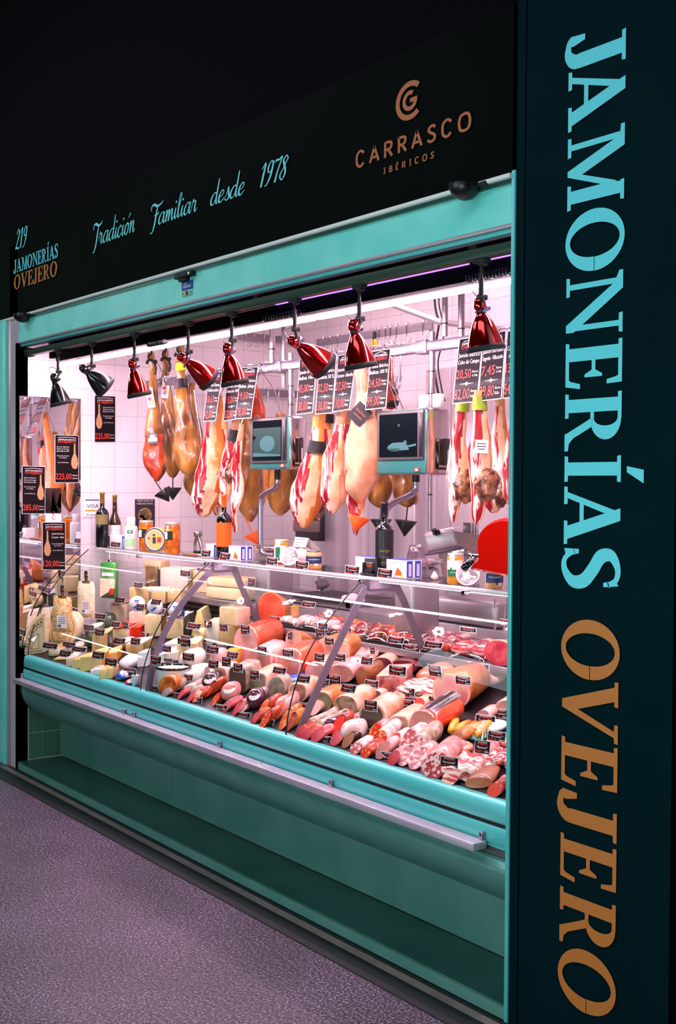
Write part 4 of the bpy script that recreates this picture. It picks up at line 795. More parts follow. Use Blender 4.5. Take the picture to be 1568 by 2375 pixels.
for px, py, l in ((985, 934, 'white paper roll standing on the right scale, nearer the pole'), (1017, 930, 'white paper roll standing at the right end of the right scale')):
    P = on_y(px, py, 0.66); zt_ = on_y(930, 949, 0.60).z+0.002; r_ = 13.5/ppm(P); mb = MB(); mb.lathe([(r_*.3, 0), (r_, 0), (r_, 0.055), (r_*.3, 0.055), (r_*.3, 0)], 20, 0, cap=False)
    tag(mb.build('paper_roll', 'white', None, (P.x, 0.66, zt_)), l, 'paper roll')
# ================================================================== hanging hams
mat('ham_dark', '#4e2c12', 0.32, col2='#a8702e', scale=11, lo=0.36, hi=0.62, stretch=(1.5, 1.5, 0.5), bump=0.35, bscale=26, coat=0.3, detail=5)
mat('ham_tan', '#543012', 0.3, col2='#b07836', scale=11, lo=0.34, hi=0.62, stretch=(1.5, 1.5, 0.4), bump=0.35, bscale=24, coat=0.35, detail=5)
mat('ham_gold', '#b8662a', 0.3, col2='#ecb87c', scale=9, lo=0.36, hi=0.62, stretch=(1, 1, 0.5), bump=0.2, bscale=18, coat=0.4, detail=4)
mat('ham_orange', '#c8641c', 0.28, col2='#efa052', scale=6, lo=0.35, hi=0.65, stretch=(1, 1, 0.4), bump=0.2, bscale=16, coat=0.4)
mat('ham_pale', '#e2a07c', 0.32, col2='#a4501e', scale=7, lo=0.45, hi=0.72, bump=0.2, bscale=18, coat=0.4)
mat('ham_red', '#7c2210', 0.3, col2='#c8481c', scale=11, lo=0.3, hi=0.65, bump=0.4, bscale=26, coat=0.3)
mat('ham_lean', '#9c0f22', 0.28, col2='#fbe3d8', scale=10, lo=0.52, hi=0.60, stretch=(5.0, 5.0, 0.32), detail=5, coat=0.4, dist=0.5, bump=0.2, bscale=30)
mat('ham_fat', '#f4cca8', 0.3, col2='#d88c48', scale=9, lo=0.45, hi=0.68, coat=0.4, bump=0.15, bscale=20)
mat('bone', '#451a12', 0.35, col2='#b87c50', scale=30, lo=0.4, hi=0.66, bump=0.8, bscale=50, coat=0.4)
mat('hoof', '#241a14', 0.45); mat('funnel_black', '#0b0a0c', 0.35); mat('funnel_orange', '#f2560c', 0.4); mat('band_dark', '#121018', 0.4); mat('band_green', '#8fa82c', 0.4); mat('label_pink', '#d8386a', 0.5); mat('label_white', '#f4f0f0', 0.5); mat('label_yellow', '#f0d020', 0.5)
RT = Vector((_R.x, _R.y, 0)).normalized(); BK = Vector((-RT.y, RT.x, 0))          # sideways and away as the stall is seen
def ham(top, bot, w, Y, style, label, group=None, band=None, cup=None, tags=(), tip=0.0, bone_at=None, hook=True, rope=False, prof='long', seed=0, cap=None, split=0.5, depth=0.72):
    A = on_y(top[0], top[1], Y); B = on_y(bot[0], bot[1], Y); r0 = w/ppm((A+B)/2)/2; ax = B-A; L = ax.length; ax.normalize()
    root = empty('cured_ham', B, label, 'ham', group); o = B
    R = (RT - ax*RT.dot(ax)).normalized(); K = ax.cross(R).normalized()
    if K.dot(BK) < 0: K = -K
    pr = {'long': [(0, .30), (.06, .33), (.14, .30), (.26, .36), (.40, .56), (.55, .80), (.70, .97), (.82, 1.0), (.91, .86), (.97, .5), (1, .12)],
          'cut': [(0, .34), (.07, .40), (.16, .40), (.28, .50), (.42, .72), (.58, .92), (.72, 1.0), (.84, .93), (.93, .66), (.98, .36), (1, .15)],
          'tip': [(0, .42), (.1, .5), (.25, .62), (.4, .85), (.52, 1.0), (.64, .92), (.75, .74), (.86, .60), (.95, .40), (1, .15)],
          'round': [(0, .34), (.1, .36), (.2, .40), (.32, .62), (.45, .88), (.6, 1.0), (.75, .98), (.87, .78), (.95, .45), (1, .1)]}[prof]
    C = catmull([(a, b, 0) for a, b in pr], 5); n = 32; rings = []
    for p in C:
        t, rr = p.x, p.y*r0; c = A + ax*(L*t) + R*(tip*r0*math.sin(t*PI)) + R*(0.12*r0*math.sin(t*5+seed)); ring_ = []
        for k in range(n):
            a = 2*PI*k/n; x = math.cos(a); y = -math.sin(a)          # y<0: towards the viewer
            sq = 1.0
            if style.startswith('cut') and math.sin(a) > 0.0: sq = 0.62
            q = c + R*(x*rr) + K*(y*rr*depth*sq); q += noise.noise_vector(q*9+Vector((seed, 0, 0)))*0.014*(0.3+p.y) + noise.noise_vector(Vector((q.x*34, q.y*34, q.z*16+seed)))*0.0045*(0.3+p.y)
            ring_.append(q-o)
        rings.append(ring_)
    skin = {'dark': 'ham_dark', 'tan': 'ham_tan', 'gold': 'ham_gold', 'orange': 'ham_orange', 'pale': 'ham_pale', 'cut_gold': 'ham_gold', 'cut_orange': 'ham_orange', 'cut_pale': 'ham_pale', 'red': 'ham_red'}[style]
    nr = len(rings)
    def mi(i, k):
        t = C[i].x; a = 360.0*(k+.5)/n; wob = 14*math.sin(t*7+seed)
        if style.startswith('cut') and t > 0.13:
            ls = 132-split*72+wob
            if ls < a < 174: return 1
            if 174 <= a < 205 or ls-46 < a <= ls: return 2
        if style == 'dark' and t > 0.62 and 30+wob < a < 190: return 3 if cap == 'red' else 0
        return 0
    mb = MB(); mb.loft(rings, mi, True); mb.build('ham_body', [skin, 'ham_lean', 'ham_fat', 'ham_red'], root)
    at = lambda t: (A + ax*(L*t) + R*(tip*r0*math.sin(t*PI)) + R*(0.12*r0*math.sin(t*5+seed)))
    rad = lambda t: next((C[i].y + (C[i+1].y-C[i].y)*(t-C[i].x)/max(1e-6, C[i+1].x-C[i].x) for i in range(nr-1) if C[i].x <= t <= C[i+1].x), .3)*r0
    def sleeve(t0, t1, gap=1.06):
        rs = []
        for j in range(4):
            t = t0+(t1-t0)*j/3; c = at(t); rr = rad(t)*gap+0.004; rs.append([c + R*(math.cos(2*PI*k/20)*rr) + K*(math.sin(2*PI*k/20)*rr*(depth+.06)) - o for k in range(20)])
        return rs
    if band:
        for t0, t1, mn in band: mb = MB(); mb.loft(sleeve(t0, t1), 0, True, None, (False, False)); mb.build('paper_band', mn, root)
    if rope:
        mb = MB(); c = at(0.07); rr = rad(0.07)+0.006
        mb.tube([c + R*(math.cos(2*PI*k/16)*rr) + K*(math.sin(2*PI*k/16)*rr*.8) + ax*0.006*math.sin(k) - o for k in range(17)], 0.008, 6, 0)
        mb.tube(catmull([c-K*rr-o, c-K*(rr+.01)+R*0.02+ax*0.02-o, c-K*(rr+.012)+R*0.028+ax*0.05-o, c-K*(rr+.008)+R*0.02+ax*0.085-o], 4), 0.006, 6, 0)
        mb.tube(catmull([c-K*rr-o, c-K*(rr+.01)-R*0.012-ax*0.02-o, c-K*(rr+.01)+R*0.01-ax*0.045-o, A-ax*0.05-o], 4), 0.006, 6, 0); mb.build('rope', 'rubber', root)
    if hook:
        P = Vector((A.x, RY, RZ+0.024)); mb = MB(); d = K*0.0; top_ = A+ax*0.02
        mb.tube(catmull([P+Vector((0, 0.022, -0.03))-o, P+Vector((0, 0.022, 0.004))-o, P+Vector((0, -0.022, 0.004))-o, P+Vector((0, -0.024, -0.04))-o, (P+top_)/2-o, top_-o], 4), 0.0032, 6, 0); mb.build('hook', 'chrome', root)
    if cup:
        c = B; h = 0.075; rr = 0.052; mb = MB(); d = Vector((0, 0, -1)); tilt = Matrix.Rotation(cup[1], 4, Vector((BK.x, BK.y, 0)))
        M = Matrix.Translation(B+Vector((0, 0, -0.02))-o) @ tilt
        mb.tube([(0, 0, 0.04), (0, 0, -0.075)], 0.0035, 6, 0, M=M); mb.lathe([(0.003, -0.078-0.03), (rr, -0.038), (rr-0.003, -0.036), (0.004, -0.10)], 24, 0, M, cap=False); mb.build('drip_cup', cup[0], root)
    for (t, dx, ww, hh, rot, kind) in tags:
        c = at(t) - K*(rad(t)*depth+0.014) + R*dx; M = Matrix((( R.x, K.x, -ax.x, c.x-o.x), (R.y, K.y, -ax.y, c.y-o.y), (R.z, K.z, -ax.z, c.z-o.z), (0, 0, 0, 1))) @ Matrix.Rotation(rot, 4, 'Y')
        mb = MB(); mb.box((0, 0, 0), (ww, 0.0015, hh), 0, 0, M); q = -0.0012
        if kind == 'flower':
            for x, z, r, m_ in ((0, hh*.28, ww*.40, 1), (0, hh*.28, ww*.22, 0), (-ww*.12, -hh*.05, ww*.30, 1), (0, -hh*.26, ww*.22, 3), (0, -hh*.26, ww*.12, 0), (ww*.28, -hh*.18, ww*.2, 2), (-ww*.3, hh*.1, ww*.14, 2)):
                mb.add([(x+r*math.cos(2*PI*k/12), q-0.0003*m_-0.0002*(m_ == 0)*5, z+r*math.sin(2*PI*k/12)) for k in range(12)], [tuple(reversed(range(12)))], m_, False, M)
            nm = ['label_white', 'label_pink', 'label_yellow', 'band_dark']
        elif kind == 'crest':
            mb.add([(-ww*.5, q, -hh*.25), (ww*.5, q, -hh*.25), (ww*.5, q, hh*.1), (-ww*.5, q, hh*.1)], [(0, 1, 2, 3)], 1, False, M); mb.add([(ww*.3*math.cos(2*PI*k/10), q-.0003, hh*.25+hh*.16*math.sin(2*PI*k/10)) for k in range(10)], [tuple(reversed(range(10)))], 1, False, M); nm = ['band_dark', 'label_white']
        elif kind == 'red': mb.text('ibérico', 0, 0.004, hh*.12, ww*.7, 1, M @ Matrix.Translation((0, q, 0)), 'c'); mb.box((0, q, -hh*.15), (ww*.6, 0.0006, hh*.04), 1, 0, M); nm = ['band_dark', 'funnel_orange']
        else: mb.box((0, q, hh*.2), (ww*.7, 0.0006, hh*.06), 1, 0, M); mb.box((0, q, 0), (ww*.7, 0.0006, hh*.06), 1, 0, M); mb.box((0, q, -hh*.2), (ww*.5, 0.0006, hh*.06), 1, 0, M); nm = ['label_white', 'band_dark'] if kind == 'white' else ['band_dark', 'label_white']
        mb.build('paper_tag', nm, root)
    if bone_at:
        for t, dx, rr in bone_at:
            c = at(t) - K*(rad(t)*depth*.5) + R*dx - o; mb = MB(); rs = []
            for i in range(9):
                f = i/8*PI; rs.append([c + ax*(-math.cos(f)*rr*1.5) + (R*math.cos(2*PI*k/14)+K*math.sin(2*PI*k/14))*max(math.sin(f), .04)*rr for k in range(14)])
            rs = [jitter(jitter(q, rr*.55, 26, seed), rr*.3, 70, seed) for q in rs]; mb.loft(rs, 0, True); mb.build('bone_end', 'bone', root)
    return root
ham((347, 818), (367, 1118), 50, 0.61, 'dark', 'dark whole cured ham with red lower end, leftmost of the hanging hams', cup=('funnel_black', -0.6), tags=((.36, -.01, .04, .115, -.1, 'flower'), (.68, .0, .05, .06, 0, 'crest')), rope=True, cap='red', seed=1, prof='long')
ham((381, 812), (401, 1108), 46, 0.745, 'tan', 'tan whole ham with black drip cup, second hanging ham from the left', cup=('funnel_black', 0.0), tags=((.30, 0, .042, .13, .18, 'flower'),), rope=True, seed=2)
ham((418, 800), (438, 1106), 62, 0.68, 'tan', 'broad golden tan whole ham behind the tilted red lamp, third from the left', band=((.14, .20, 'label_yellow'), (.26, .33, 'band_dark')), rope=True, seed=3)
ham((447, 850), (452, 1160), 50, 0.93, 'dark', 'dark ham half hidden behind the third whole ham from the left', hook=True, seed=4)
ham((508, 915), (470, 1200), 72, 0.64, 'cut_orange', 'cut ham with broad white fat and orange base under the 10,63 placard', seed=5, prof='cut', split=.35)
ham((520, 960), (504, 1196), 38, 0.74, 'cut_gold', 'narrow red and white cut ham left of the orange capped wine bottle', seed=6, prof='tip', split=.9, bone_at=((.72, .02, .03),))
ham((548, 965), (517, 1178), 44, 0.66, 'cut_pale', 'wrinkled red cut ham directly above the orange capped wine bottle', band=((.14, .26, 'band_dark'),), seed=7, prof='tip', split=.8, bone_at=((.60, .02, .034),))
ham((556, 985), (544, 1236), 30, 0.60, 'cut_pale', 'thin red cut ham with white rim and pointed tip right of the orange labelled bottle', seed=8, prof='tip', split=1.0)
ham((571, 880), (578, 1212), 78, 0.82, 'tan', 'brown whole ham with orange drip cup left of the left scale arm', cup=('funnel_orange', -0.45), seed=9, prof='round')
ham((590, 850), (596, 990), 34, 0.90, 'red', 'slim dark red ham leg behind the 19,50 placard', seed=10)
ham((655, 960), (652, 1196), 74, 0.84, 'tan', 'brown mottled ham hanging behind the left scale', seed=11, prof='round')
ham((622, 1000), (628, 1160), 32, 1.05, 'orange', 'narrow orange ham edge visible right of the left scale arm', seed=12)
ham((741, 955), (705, 1224), 76, 0.62, 'cut_orange', 'cut ham with pale fat and dark orange stripe, right of the left scale', band=((.24, .34, 'band_dark'),), seed=13, prof='cut', split=.25)
ham((762, 955), (738, 1206), 42, 0.72, 'cut_orange', 'cut ham with dark red strip beside the orange striped one', band=((.02, .10, 'band_dark'),), seed=14, prof='tip', split=.9, bone_at=((.88, 0, .03),))
ham((792, 950), (766, 1192), 58, 0.62, 'cut_pale', 'pale pink cut ham with crimson left edge, middle of the right hand group', seed=15, prof='cut', split=.55, tags=())
ham((809, 950), (797, 1160), 36, 0.72, 'cut_gold', 'narrow crimson streaked ham left of the pale whole ham', seed=16, prof='tip', split=1.0)
ham((812, 1060), (826, 1242), 40, 0.60, 'cut_orange', 'dark pointed ham tip hanging lowest behind the orange drip cup', seed=17, prof='tip', split=.9, bone_at=((.35, 0, .03),), hook=False)
ham((842, 855), (838, 1168), 84, 0.60, 'pale', 'large smooth pale whole ham with orange drip cup left of the right scale', cup=('funnel_orange', 0.25), tags=((.34, -.02, .075, .085, .75, 'red'), (.24, .03, .03, .08, -.4, 'white')), seed=18, prof='round')
ham((872, 900), (884, 1176), 58, 0.86, 'dark', 'dark ham with black drip cup behind the pale whole ham', cup=('funnel_black', 0.0), seed=19)
ham((902, 830), (908, 950), 36, 0.88, 'red', 'dark red ham leg hanging right of the 99,00 placard', band=((.58, .72, 'band_dark'), (.84, .97, 'band_dark')), seed=20)
ham((925, 960), (944, 1178), 60, 0.86, 'dark', 'dark brown ham with black drip cup under the right scale', cup=('funnel_black', 0.1), seed=21)
ham((958, 990), (962, 1170), 24, 0.96, 'orange', 'narrow orange ham edge beside the right scale pole', seed=22)
ham((1082, 905), (1050, 1212), 52, 0.70, 'cut_gold', 'cut ham with green paper collar beside the right scale, red with gnarled bone', band=((.06, .16, 'band_green'),), seed=23, prof='tip', split=.85, bone_at=((.72, .035, .042),), tip=-0.2)
ham((1116, 905), (1104, 1214), 56, 0.57, 'cut_gold', 'cut ham with green paper collar and white rim under the 29,80 placard', band=((.05, .15, 'band_green'),), seed=24, prof='tip', split=.85, bone_at=((.70, .03, .042),), tags=((.42, 0, .05, .05, 0, 'white'),))
ham((1160, 900), (1150, 1190), 66, 0.72, 'cut_gold', 'pale golden ham with lean red cut face by the right jamb', seed=25, prof='cut', split=.5, bone_at=((.86, .02, .035),))
ham((1192, 940), (1180, 1170), 40, 0.56, 'cut_pale', 'ham partly hidden by the right jamb, rightmost of all', seed=26, prof='cut', split=.6)
for i, (px, y0, y1) in enumerate(((462, 905, 1020),)):
    A = on_y(px-12, y0, 0.57); B = on_y(px+5, y1, 0.57); mb = MB(); mb.tube([A-B, Vector((0, 0, 0))], 0.0035, 8, 0); mb.tube([Vector((0, 0, 0)), (B-A).normalized()*0.035], 0.007, 8, 1)
    tag(mb.build('thermometer_probe', ['chrome', 'logo_red'], None, B), 'steel probe with red tip stuck in the third whole ham', 'probe')

# ================================================================== price placards on the rail
PM = ['card_black', 'print_white', 'print_red', 'card_edge']
def placard(c, names, p1, p2, label, Y=0.575):
    q = [on_y(c[0][0], c[0][1], Y+0.07), on_y(c[1][0], c[1][1], Y+0.07), on_y(c[2][0], c[2][1], Y), on_y(c[3][0], c[3][1], Y)]
    L = [('JAMONERÍAS', .5, .885, .045, .72, 1, 'c'), ('OVEJERO', .5, .825, .052, .72, 2, 'c')]; z = .70
    for s in names: L.append((s, .5, z, .066, min(.88, .09*len(s)), 1, 'c')); z -= .105
    L += [(p1, .05, .375, .145, .60, 2, 'l'), ('Euros', .70, .45, .034, .22, 1, 'l'), ('¼ Kilo', .70, .39, .034, .22, 1, 'l'), (p2, .05, .06, .165, .62, 2, 'l'), ('Euros', .71, .155, .038, .22, 1, 'l'), ('Kilo', .71, .075, .045, .18, 1, 'l')]
    o = card('price_placard', label, 'price placard', q, L, PM, 'price placards on the rail', 0.025, 0.002, None, [(star(.5, .29, .3, .03), 1), ([(.2, .935), (.5, .965), (.8, .935), (.8, .945), (.5, .975), (.2, .945)], 1)])
    for k in keys_group: pass
    del o['group']; return o
keys_group = ()
placard(((486, 862), (516, 862), (500, 976), (471, 978)), ['Jamón Duroc', 'Selección'], '10,63', '42,00', 'black hanging placard priced 42,00, leftmost on the rail', 0.56)
placard(((527, 868), (562, 866), (550, 972), (519, 977)), ['Jamón Duroc', 'Selección 100%'], '13,20', '52,80', 'black hanging placard priced 52,80, half behind the 78,00 one', 0.60)
placard(((560, 852), (599, 850), (582, 970), (545, 972)), ['Jamón Ibérico', 'Bellota - Jabugo'], '19,50', '78,00', 'black hanging placard priced 78,00, above the left scale', 0.565)
placard(((696, 830), (736, 824), (725, 957), (686, 962)), ['Jamón Ibérico', 'Bellota 100%'], '45,00', '180,00', 'black hanging placard priced 180,00 right of the left rail clamp', 0.565)
placard(((742, 826), (781, 821), (771, 958), (731, 961)), ['Jamón Ibérico', 'Bellota 50 %'], '32,50', '130,00', 'black hanging placard priced 130,00 below the tilted red lamp', 0.57)
placard(((785, 824), (828, 818), (810, 950), (771, 956)), ['Jamón Ibérico', 'Carrasco - Selección'], '27,50', '110,00', 'black hanging placard priced 110,00 under the tall red lamp', 0.565)
placard(((862, 815), (906, 808), (895, 946), (847, 951)), ['Paleta Ibérica', 'Bellota 100 %'], '24,50', '99,00', 'black hanging placard priced 99,00 above the right scale', 0.565)
placard(((1066, 786), (1121, 778), (1107, 932), (1049, 937)), ['Jamón Ibérico', 'Cebo de Campo'], '20,50', '82,00', 'black hanging placard priced 82,00 under the largest red lamp', 0.565)
placard(((1122, 776), (1174, 766), (1163, 925), (1108, 931)), ['Jamón Serrano', 'Segovia - Villacastín'], '7,45', '29,80', 'black hanging placard priced 29,80, second from the right jamb', 0.56)
placard(((1177, 768), (1232, 758), (1220, 918), (1166, 925)), ['Cecina de León', 'Artesana'], '13,50', '54,00', 'black hanging placard cut off by the right jamb', 0.55)
# ================================================================== things behind the case: sink, bench, slicers
SZ = 1.271
x0, x1 = -6.45, -5.02
su = empty('sink_unit', ((x0+x1)/2, 1.45, 0.0), 'white sink unit with a steel basin behind the glass counter', 'sink'); o = su.location
mb = MB(); mb.box((0, 0, 0.49), (x1-x0, 0.46, 0.98), 0, 0.006)
for k in (-.25, 0.1, .3): mb.box((k*(x1-x0), -0.2305, 0.5), (0.003, 0.002, 0.94), 1)
mb.build('unit_body', ['cab_white', 'bracket_grey'], su)
mb = MB(); bx0, bx1 = -5.83-o.x, -5.16-o.x
mb.bx(x0-o.x, x1-o.x, -0.235, 0.235, 0.98, 0.988, 0, 0.002)
def rim(a, b, c, d, z0, z1, w, mi):
    mb.bx(a, b, c, c+w, z0, z1, mi); mb.bx(a, b, d-w, d, z0, z1, mi); mb.bx(a, a+w, c, d, z0, z1, mi); mb.bx(b-w, b, c, d, z0, z1, mi)
rim(bx0, bx1, -0.19, 0.20, 0.988, 1.016, 0.016, 0); mb.bx(bx0+.016, bx1-.016, -0.174, 0.184, 0.986, 0.990, 1); mb.build('basin', ['steel', mat('basin_dark', '#7b6f78', 0.3, metal=0.8)], su)
P = on_y(735, 1372, 1.64)-o; mb = MB(); mb.lathe([(0.022, 0.988), (0.022, 1.0), (0.014, 1.006)], 14, 0, Matrix.Translation((P.x, 0.205, 0))); mb.tube(catmull([(P.x, 0.205, 1.0), (P.x, 0.205, 1.13), (P.x, 0.19, 1.19), (P.x, 0.10, 1.20), (P.x, 0.05, 1.17)], 5), 0.011, 10, 0); mb.build('faucet', 'chrome', su)
P = on_y(812, 1395, 1.34); rs = []
for i in range(9):
    t = i/8; rs.append([Vector(((t-.5)*0.17, 0.06*math.cos(2*PI*k/14)*math.sin(t*PI*.9+.15), 0.036*math.sin(2*PI*k/14)*math.sin(t*PI*.9+.15)+0.034)) for k in range(14)])
mb = MB(); mb.loft([jitter(r, 0.018, 22, 3) for r in rs], 0, True); tag(mb.build('cloth', mat('cloth_white', '#efe6ea', 0.9), None, (P.x, 1.36, 0.985)), 'crumpled white cloth lying on the edge of the sink', 'cloth')
mb = MB(); rs = [jitter([Vector((0.05*math.cos(2*PI*k/12)*math.sin(f), 0.04*math.sin(2*PI*k/12)*math.sin(f), 0.034-0.034*math.cos(f))) for k in range(12)], .02, 40, 5) for f in [PI*i/7*.98+.02 for i in range(8)]]
mb.loft(rs, 0, True); P = on_y(747, 1372, 1.58); tag(mb.build('scouring_pad', mat('scour_grey', '#6c6068', 0.9, bump=0.8, bscale=80), None, (P.x, 1.58, 1.0165)), 'grey scouring pad lying behind the basin', 'sponge')
mb = MB(); mb.box((0, 0, 0.505), (2.1, 0.52, 1.01), 0, 0.004); tag(mb.build('work_bench', 'steel_soft', None, (-3.88, 1.36, 0)), 'steel work bench behind the right part of the counter', 'bench')
# rounded steel base with the grey slicer on it
a = on_y(926, 1400, 1.12).x; b = on_y(1155, 1400, 1.12).x; ms = empty('meat_slicer', ((a+b)/2, 1.28, 1.0105), 'grey metal meat slicer with black knob on a rounded steel base', 'slicer'); o = ms.location; l = lambda p: Vector(p)-o
mb = MB(); mb.box((0, -0.02, 0.062), (b-a, 0.30, 0.12), 0, 0.03, seg=3); mb.build('base', 'steel_soft', ms)
A = on_y(1016, 1252, 1.12); mb = MB(); M = Matrix.Translation(l((A.x, 1.16, A.z))) @ Matrix.Rotation(0.5, 4, 'Z') @ Matrix.Rotation(-0.22, 4, 'Y')
mb.box((0, 0, 0), (0.17, 0.13, 0.10), 0, 0.022, M, 3); mb.box((-0.005, 0, -0.052), (0.175, 0.135, 0.012), 1, 0.004, M); mb.build('motor_housing', [mat('cast_grey', '#c3b8c0', 0.35, metal=0.5), 'bracket_grey'], ms)
mb = MB(); mb.tube([l((A.x, 1.18, A.z-0.05)), l((A.x+.02, 1.22, 1.12))], 0.045, 16, 0); mb.build('column', 'steel_soft', ms)
mb = MB(); MK = Matrix.Translation(l(on_y(1011, 1233, 1.085))) @ Matrix.Rotation(-0.5, 4, 'X')
for k in range(5):
    a_ = 2*PI*k/5; mb.tube([(0, 0, 0), (0.019*math.cos(a_), 0.019*math.sin(a_), 0.002)], 0.0085, 8, 0, M=MK)
mb.lathe([(0.012, -0.016), (0.012, 0.008), (0.0, 0.012)], 12, 0, MK); mb.build('knob', 'black', ms)
c = [on_y(x, y, Y) for x, y, Y in ((1050, 1232, 1.14), (1118, 1241, 1.08), (1108, 1292, 1.08), (1062, 1262, 1.14))]; mb = MB(); q = [l(p) for p in c]; q2 = [p+Vector((0.004, .006, 0)) for p in q]
mb.add(q+q2, [(3, 2, 1, 0), (4, 5, 6, 7), (0, 1, 5, 4), (1, 2, 6, 5), (2, 3, 7, 6), (3, 0, 4, 7)], 0)
Q = l(on_y(1092, 1225, 1.16)); mb.box(Q, (0.10, 0.004, 0.05), 0, 0.001, None)
for k in range(3): mb.box(Q+Vector((0.01+.018*k, -0.004, 0)), (0.004, 0.003, 0.05), 1)
mb.build('carriage_plate', ['steel', 'white'], ms)
mb = MB(); BM = Matrix.Translation(l(on_y(1070, 1280, 1.2))) @ Matrix.Rotation(PI/2, 4, 'X') @ Matrix.Rotation(0.5, 4, 'Y'); mb.lathe([(0.0, 0.012), (0.06, 0.012), (0.085, 0.002), (0.085, -0.002), (0, -0.002)], 30, 0, BM); mb.tube([(0, 0, 0), (0, -0.0, -0.07)], 0.03, 14, 1, M=BM); mb.build('blade', ['chrome', 'bracket_grey'], ms)
# red lacquered slicer hood with black handle in front of the last jars
Yr = 0.365; pts = [(1113, 1296), (1109, 1275), (1109, 1252), (1116, 1232), (1128, 1218), (1146, 1207), (1170, 1201), (1200, 1203), (1230, 1214), (1242, 1250), (1242, 1342), (1212, 1341), (1180, 1338), (1130, 1328), (1092, 1321), (1098, 1312), (1108, 1306)]
o_ = on_y(1225, 1341, Yr); hd = empty('slicer_hood', (o_.x, Yr+0.04, SZ), 'rounded red machine hood with black handle, cut off by the right jamb', 'slicer'); o = hd.location
mb = MB(); F = [on_y(x, y, Yr)-o for x, y in pts]; Bk = [p+Vector((0, 0.075, 0)) for p in F]; n = len(F); cen = sum(F, Vector())/n; In = [cen+(p-cen)*0.9+Vector((0, -0.012, 0)) for p in F]
mb.add(In, [tuple(range(n))], 0, True); mb.add(In+F, [(i, i+n, (i+1) % n+n, (i+1) % n) for i in range(n)], 0, True); mb.add(F+Bk, [(i, i+n, (i+1) % n+n, (i+1) % n) for i in range(n)], 0, True); mb.add(Bk, [tuple(reversed(range(n)))], 0); mb.build('hood', mat('lacquer_red', '#b00d04', 0.16, coat=0.9), hd)
mb = MB(); a = on_y(1096, 1297, Yr-.005)-o; b = on_y(1073, 1321, Yr-.03)-o; mb.tube([a, a+(b-a)*.05, a+(b-a)*.9, b], [.009, .0135, .0135, .008], 12, 0); mb.build('handle', 'black_gloss', hd)
mb = MB(); mb.tube([on_y(1102, 1288, Yr)-o, a], 0.012, 12, 0); mb.tube([on_y(1090, 1288, Yr-.004)-o, on_y(1112, 1290, Yr-.004)-o], 0.008, 10, 0); mb.build('handle_socket', 'chrome', hd)
mb = MB(); mb.bx(-0.02, 0.03, -0.03, 0.09, 0.0, 0.07, 0, 0.01); mb.bx(-0.03, 0.04, 0.03, 0.11, 0.0, 0.012, 0, 0.003); mb.build('foot', 'steel', hd)
for px, y0, y1, l in ((1137, 1390, 1430, 'upright steel rod standing beside the slicer base'), (1166, 1384, 1428, 'steel hooked utensil at the right end behind the counter')):
    P = on_y(px, y1, 1.09); h = on_y(px, y0, 1.09).z-1.0105; mb = MB(); mb.tube([(0, 0, 0), (0, 0, h)], 0.006, 8, 0)
    if px > 1150: mb.tube(catmull([(0, 0, h), (0.01, 0, h+.02), (0.03, 0, h+.015), (0.034, 0, h-.02)], 4), 0.005, 8, 0); mb.tube([(-.02, 0, 0), (-.02, 0, h*.7)], 0.008, 8, 0)
    tag(mb.build('steel_rod', 'chrome', None, (P.x, 1.12, 1.0105)), l, 'utensil')
# ================================================================== things on the glass shelf
FA = math.atan2(-0.59, 0.807)      # direction the customers' side is seen from
def sleeve_sector(mb, r, z0, z1, a0, half, mi, seg=14, M=None, prof=None):
    vs = []; P = prof or [(r, z0), (r, z1)]
    for rr, z in P:
        for k in range(seg+1): a = a0-half+2*half*k/seg; vs.append((rr*math.cos(a), rr*math.sin(a), z))
    mb.add(vs, [(i*(seg+1)+k, i*(seg+1)+k+1, (i+1)*(seg+1)+k+1, (i+1)*(seg+1)+k) for i in range(len(P)-1) for k in range(seg)], mi, True, M)
def curved_text(mb, st, r, zc, h, wang, a0, mi):
    vs, fs, tw = text_geo(st); k = h/0.73; mb.add([((r)*math.cos(a0+(v[0]/tw-.5)*wang), r*math.sin(a0+(v[0]/tw-.5)*wang), zc+v[1]*k) for v in vs], fs, mi)
def on_shelf(px, py, Y): return Vector((on_y(px, py, Y).x, Y, SZ))
mat('wine_glass', '#100c12', 0.08, coat=0.8); mat('brown_glass', '#3a1e08', 0.08, coat=0.8); mat('gold_foil', '#9a7a34', 0.35, metal=0.6); mat('orange_paper', '#f0600a', 0.5); mat('jar_lid', '#d9cdb4', 0.3, metal=0.6)
def bottle(px, py, Y, ty, wpx, glass, cap, lab, text, label, shoulder=.60, body=.58, slope=False):
    P = on_shelf(px, py, Y); s = ppm(P); H = on_y(px, ty, Y).z-SZ; R = wpx/s/2; r = empty('wine_bottle', P, label, 'bottle')
    nk = R*0.33
    pr = [(R*.9, 0), (R, .01), (R, H*body)] + ([(R*.95, H*(body+.06)), (R*.62, H*(body+.16)), (nk*1.15, H*(body+.24))] if slope else [(R*.97, H*(body+.035)), (R*.80, H*(body+.09)), (R*.5, H*(body+.125)), (nk, H*(body+.15))]) + [(nk, H*.96), (nk*1.12, H*.965), (nk*1.12, H*.995), (nk, H)]
    mb = MB(); mb.lathe(pr, 24, 0); mb.build('bottle_glass', glass, r)
    mb = MB(); mb.lathe([(nk*1.06, H*.80), (nk*1.04, H*.96), (nk*1.2, H*.965), (nk*1.2, H*1.0), (nk, H*1.004), (0, H*1.004)], 20, 0); mb.build('capsule', cap, r)
    for z0, z1, mn, half, mn2 in lab:
        mb = MB(); sleeve_sector(mb, R*1.008+.0006, H*z0, H*z1, FA, half, 0)
        for st, zz, hh, wa in text: curved_text(mb, st, R*1.008+.0012, H*zz, hh, wa, FA, 1)
        mb.build('paper_label', [mn, mn2], r)
    return r
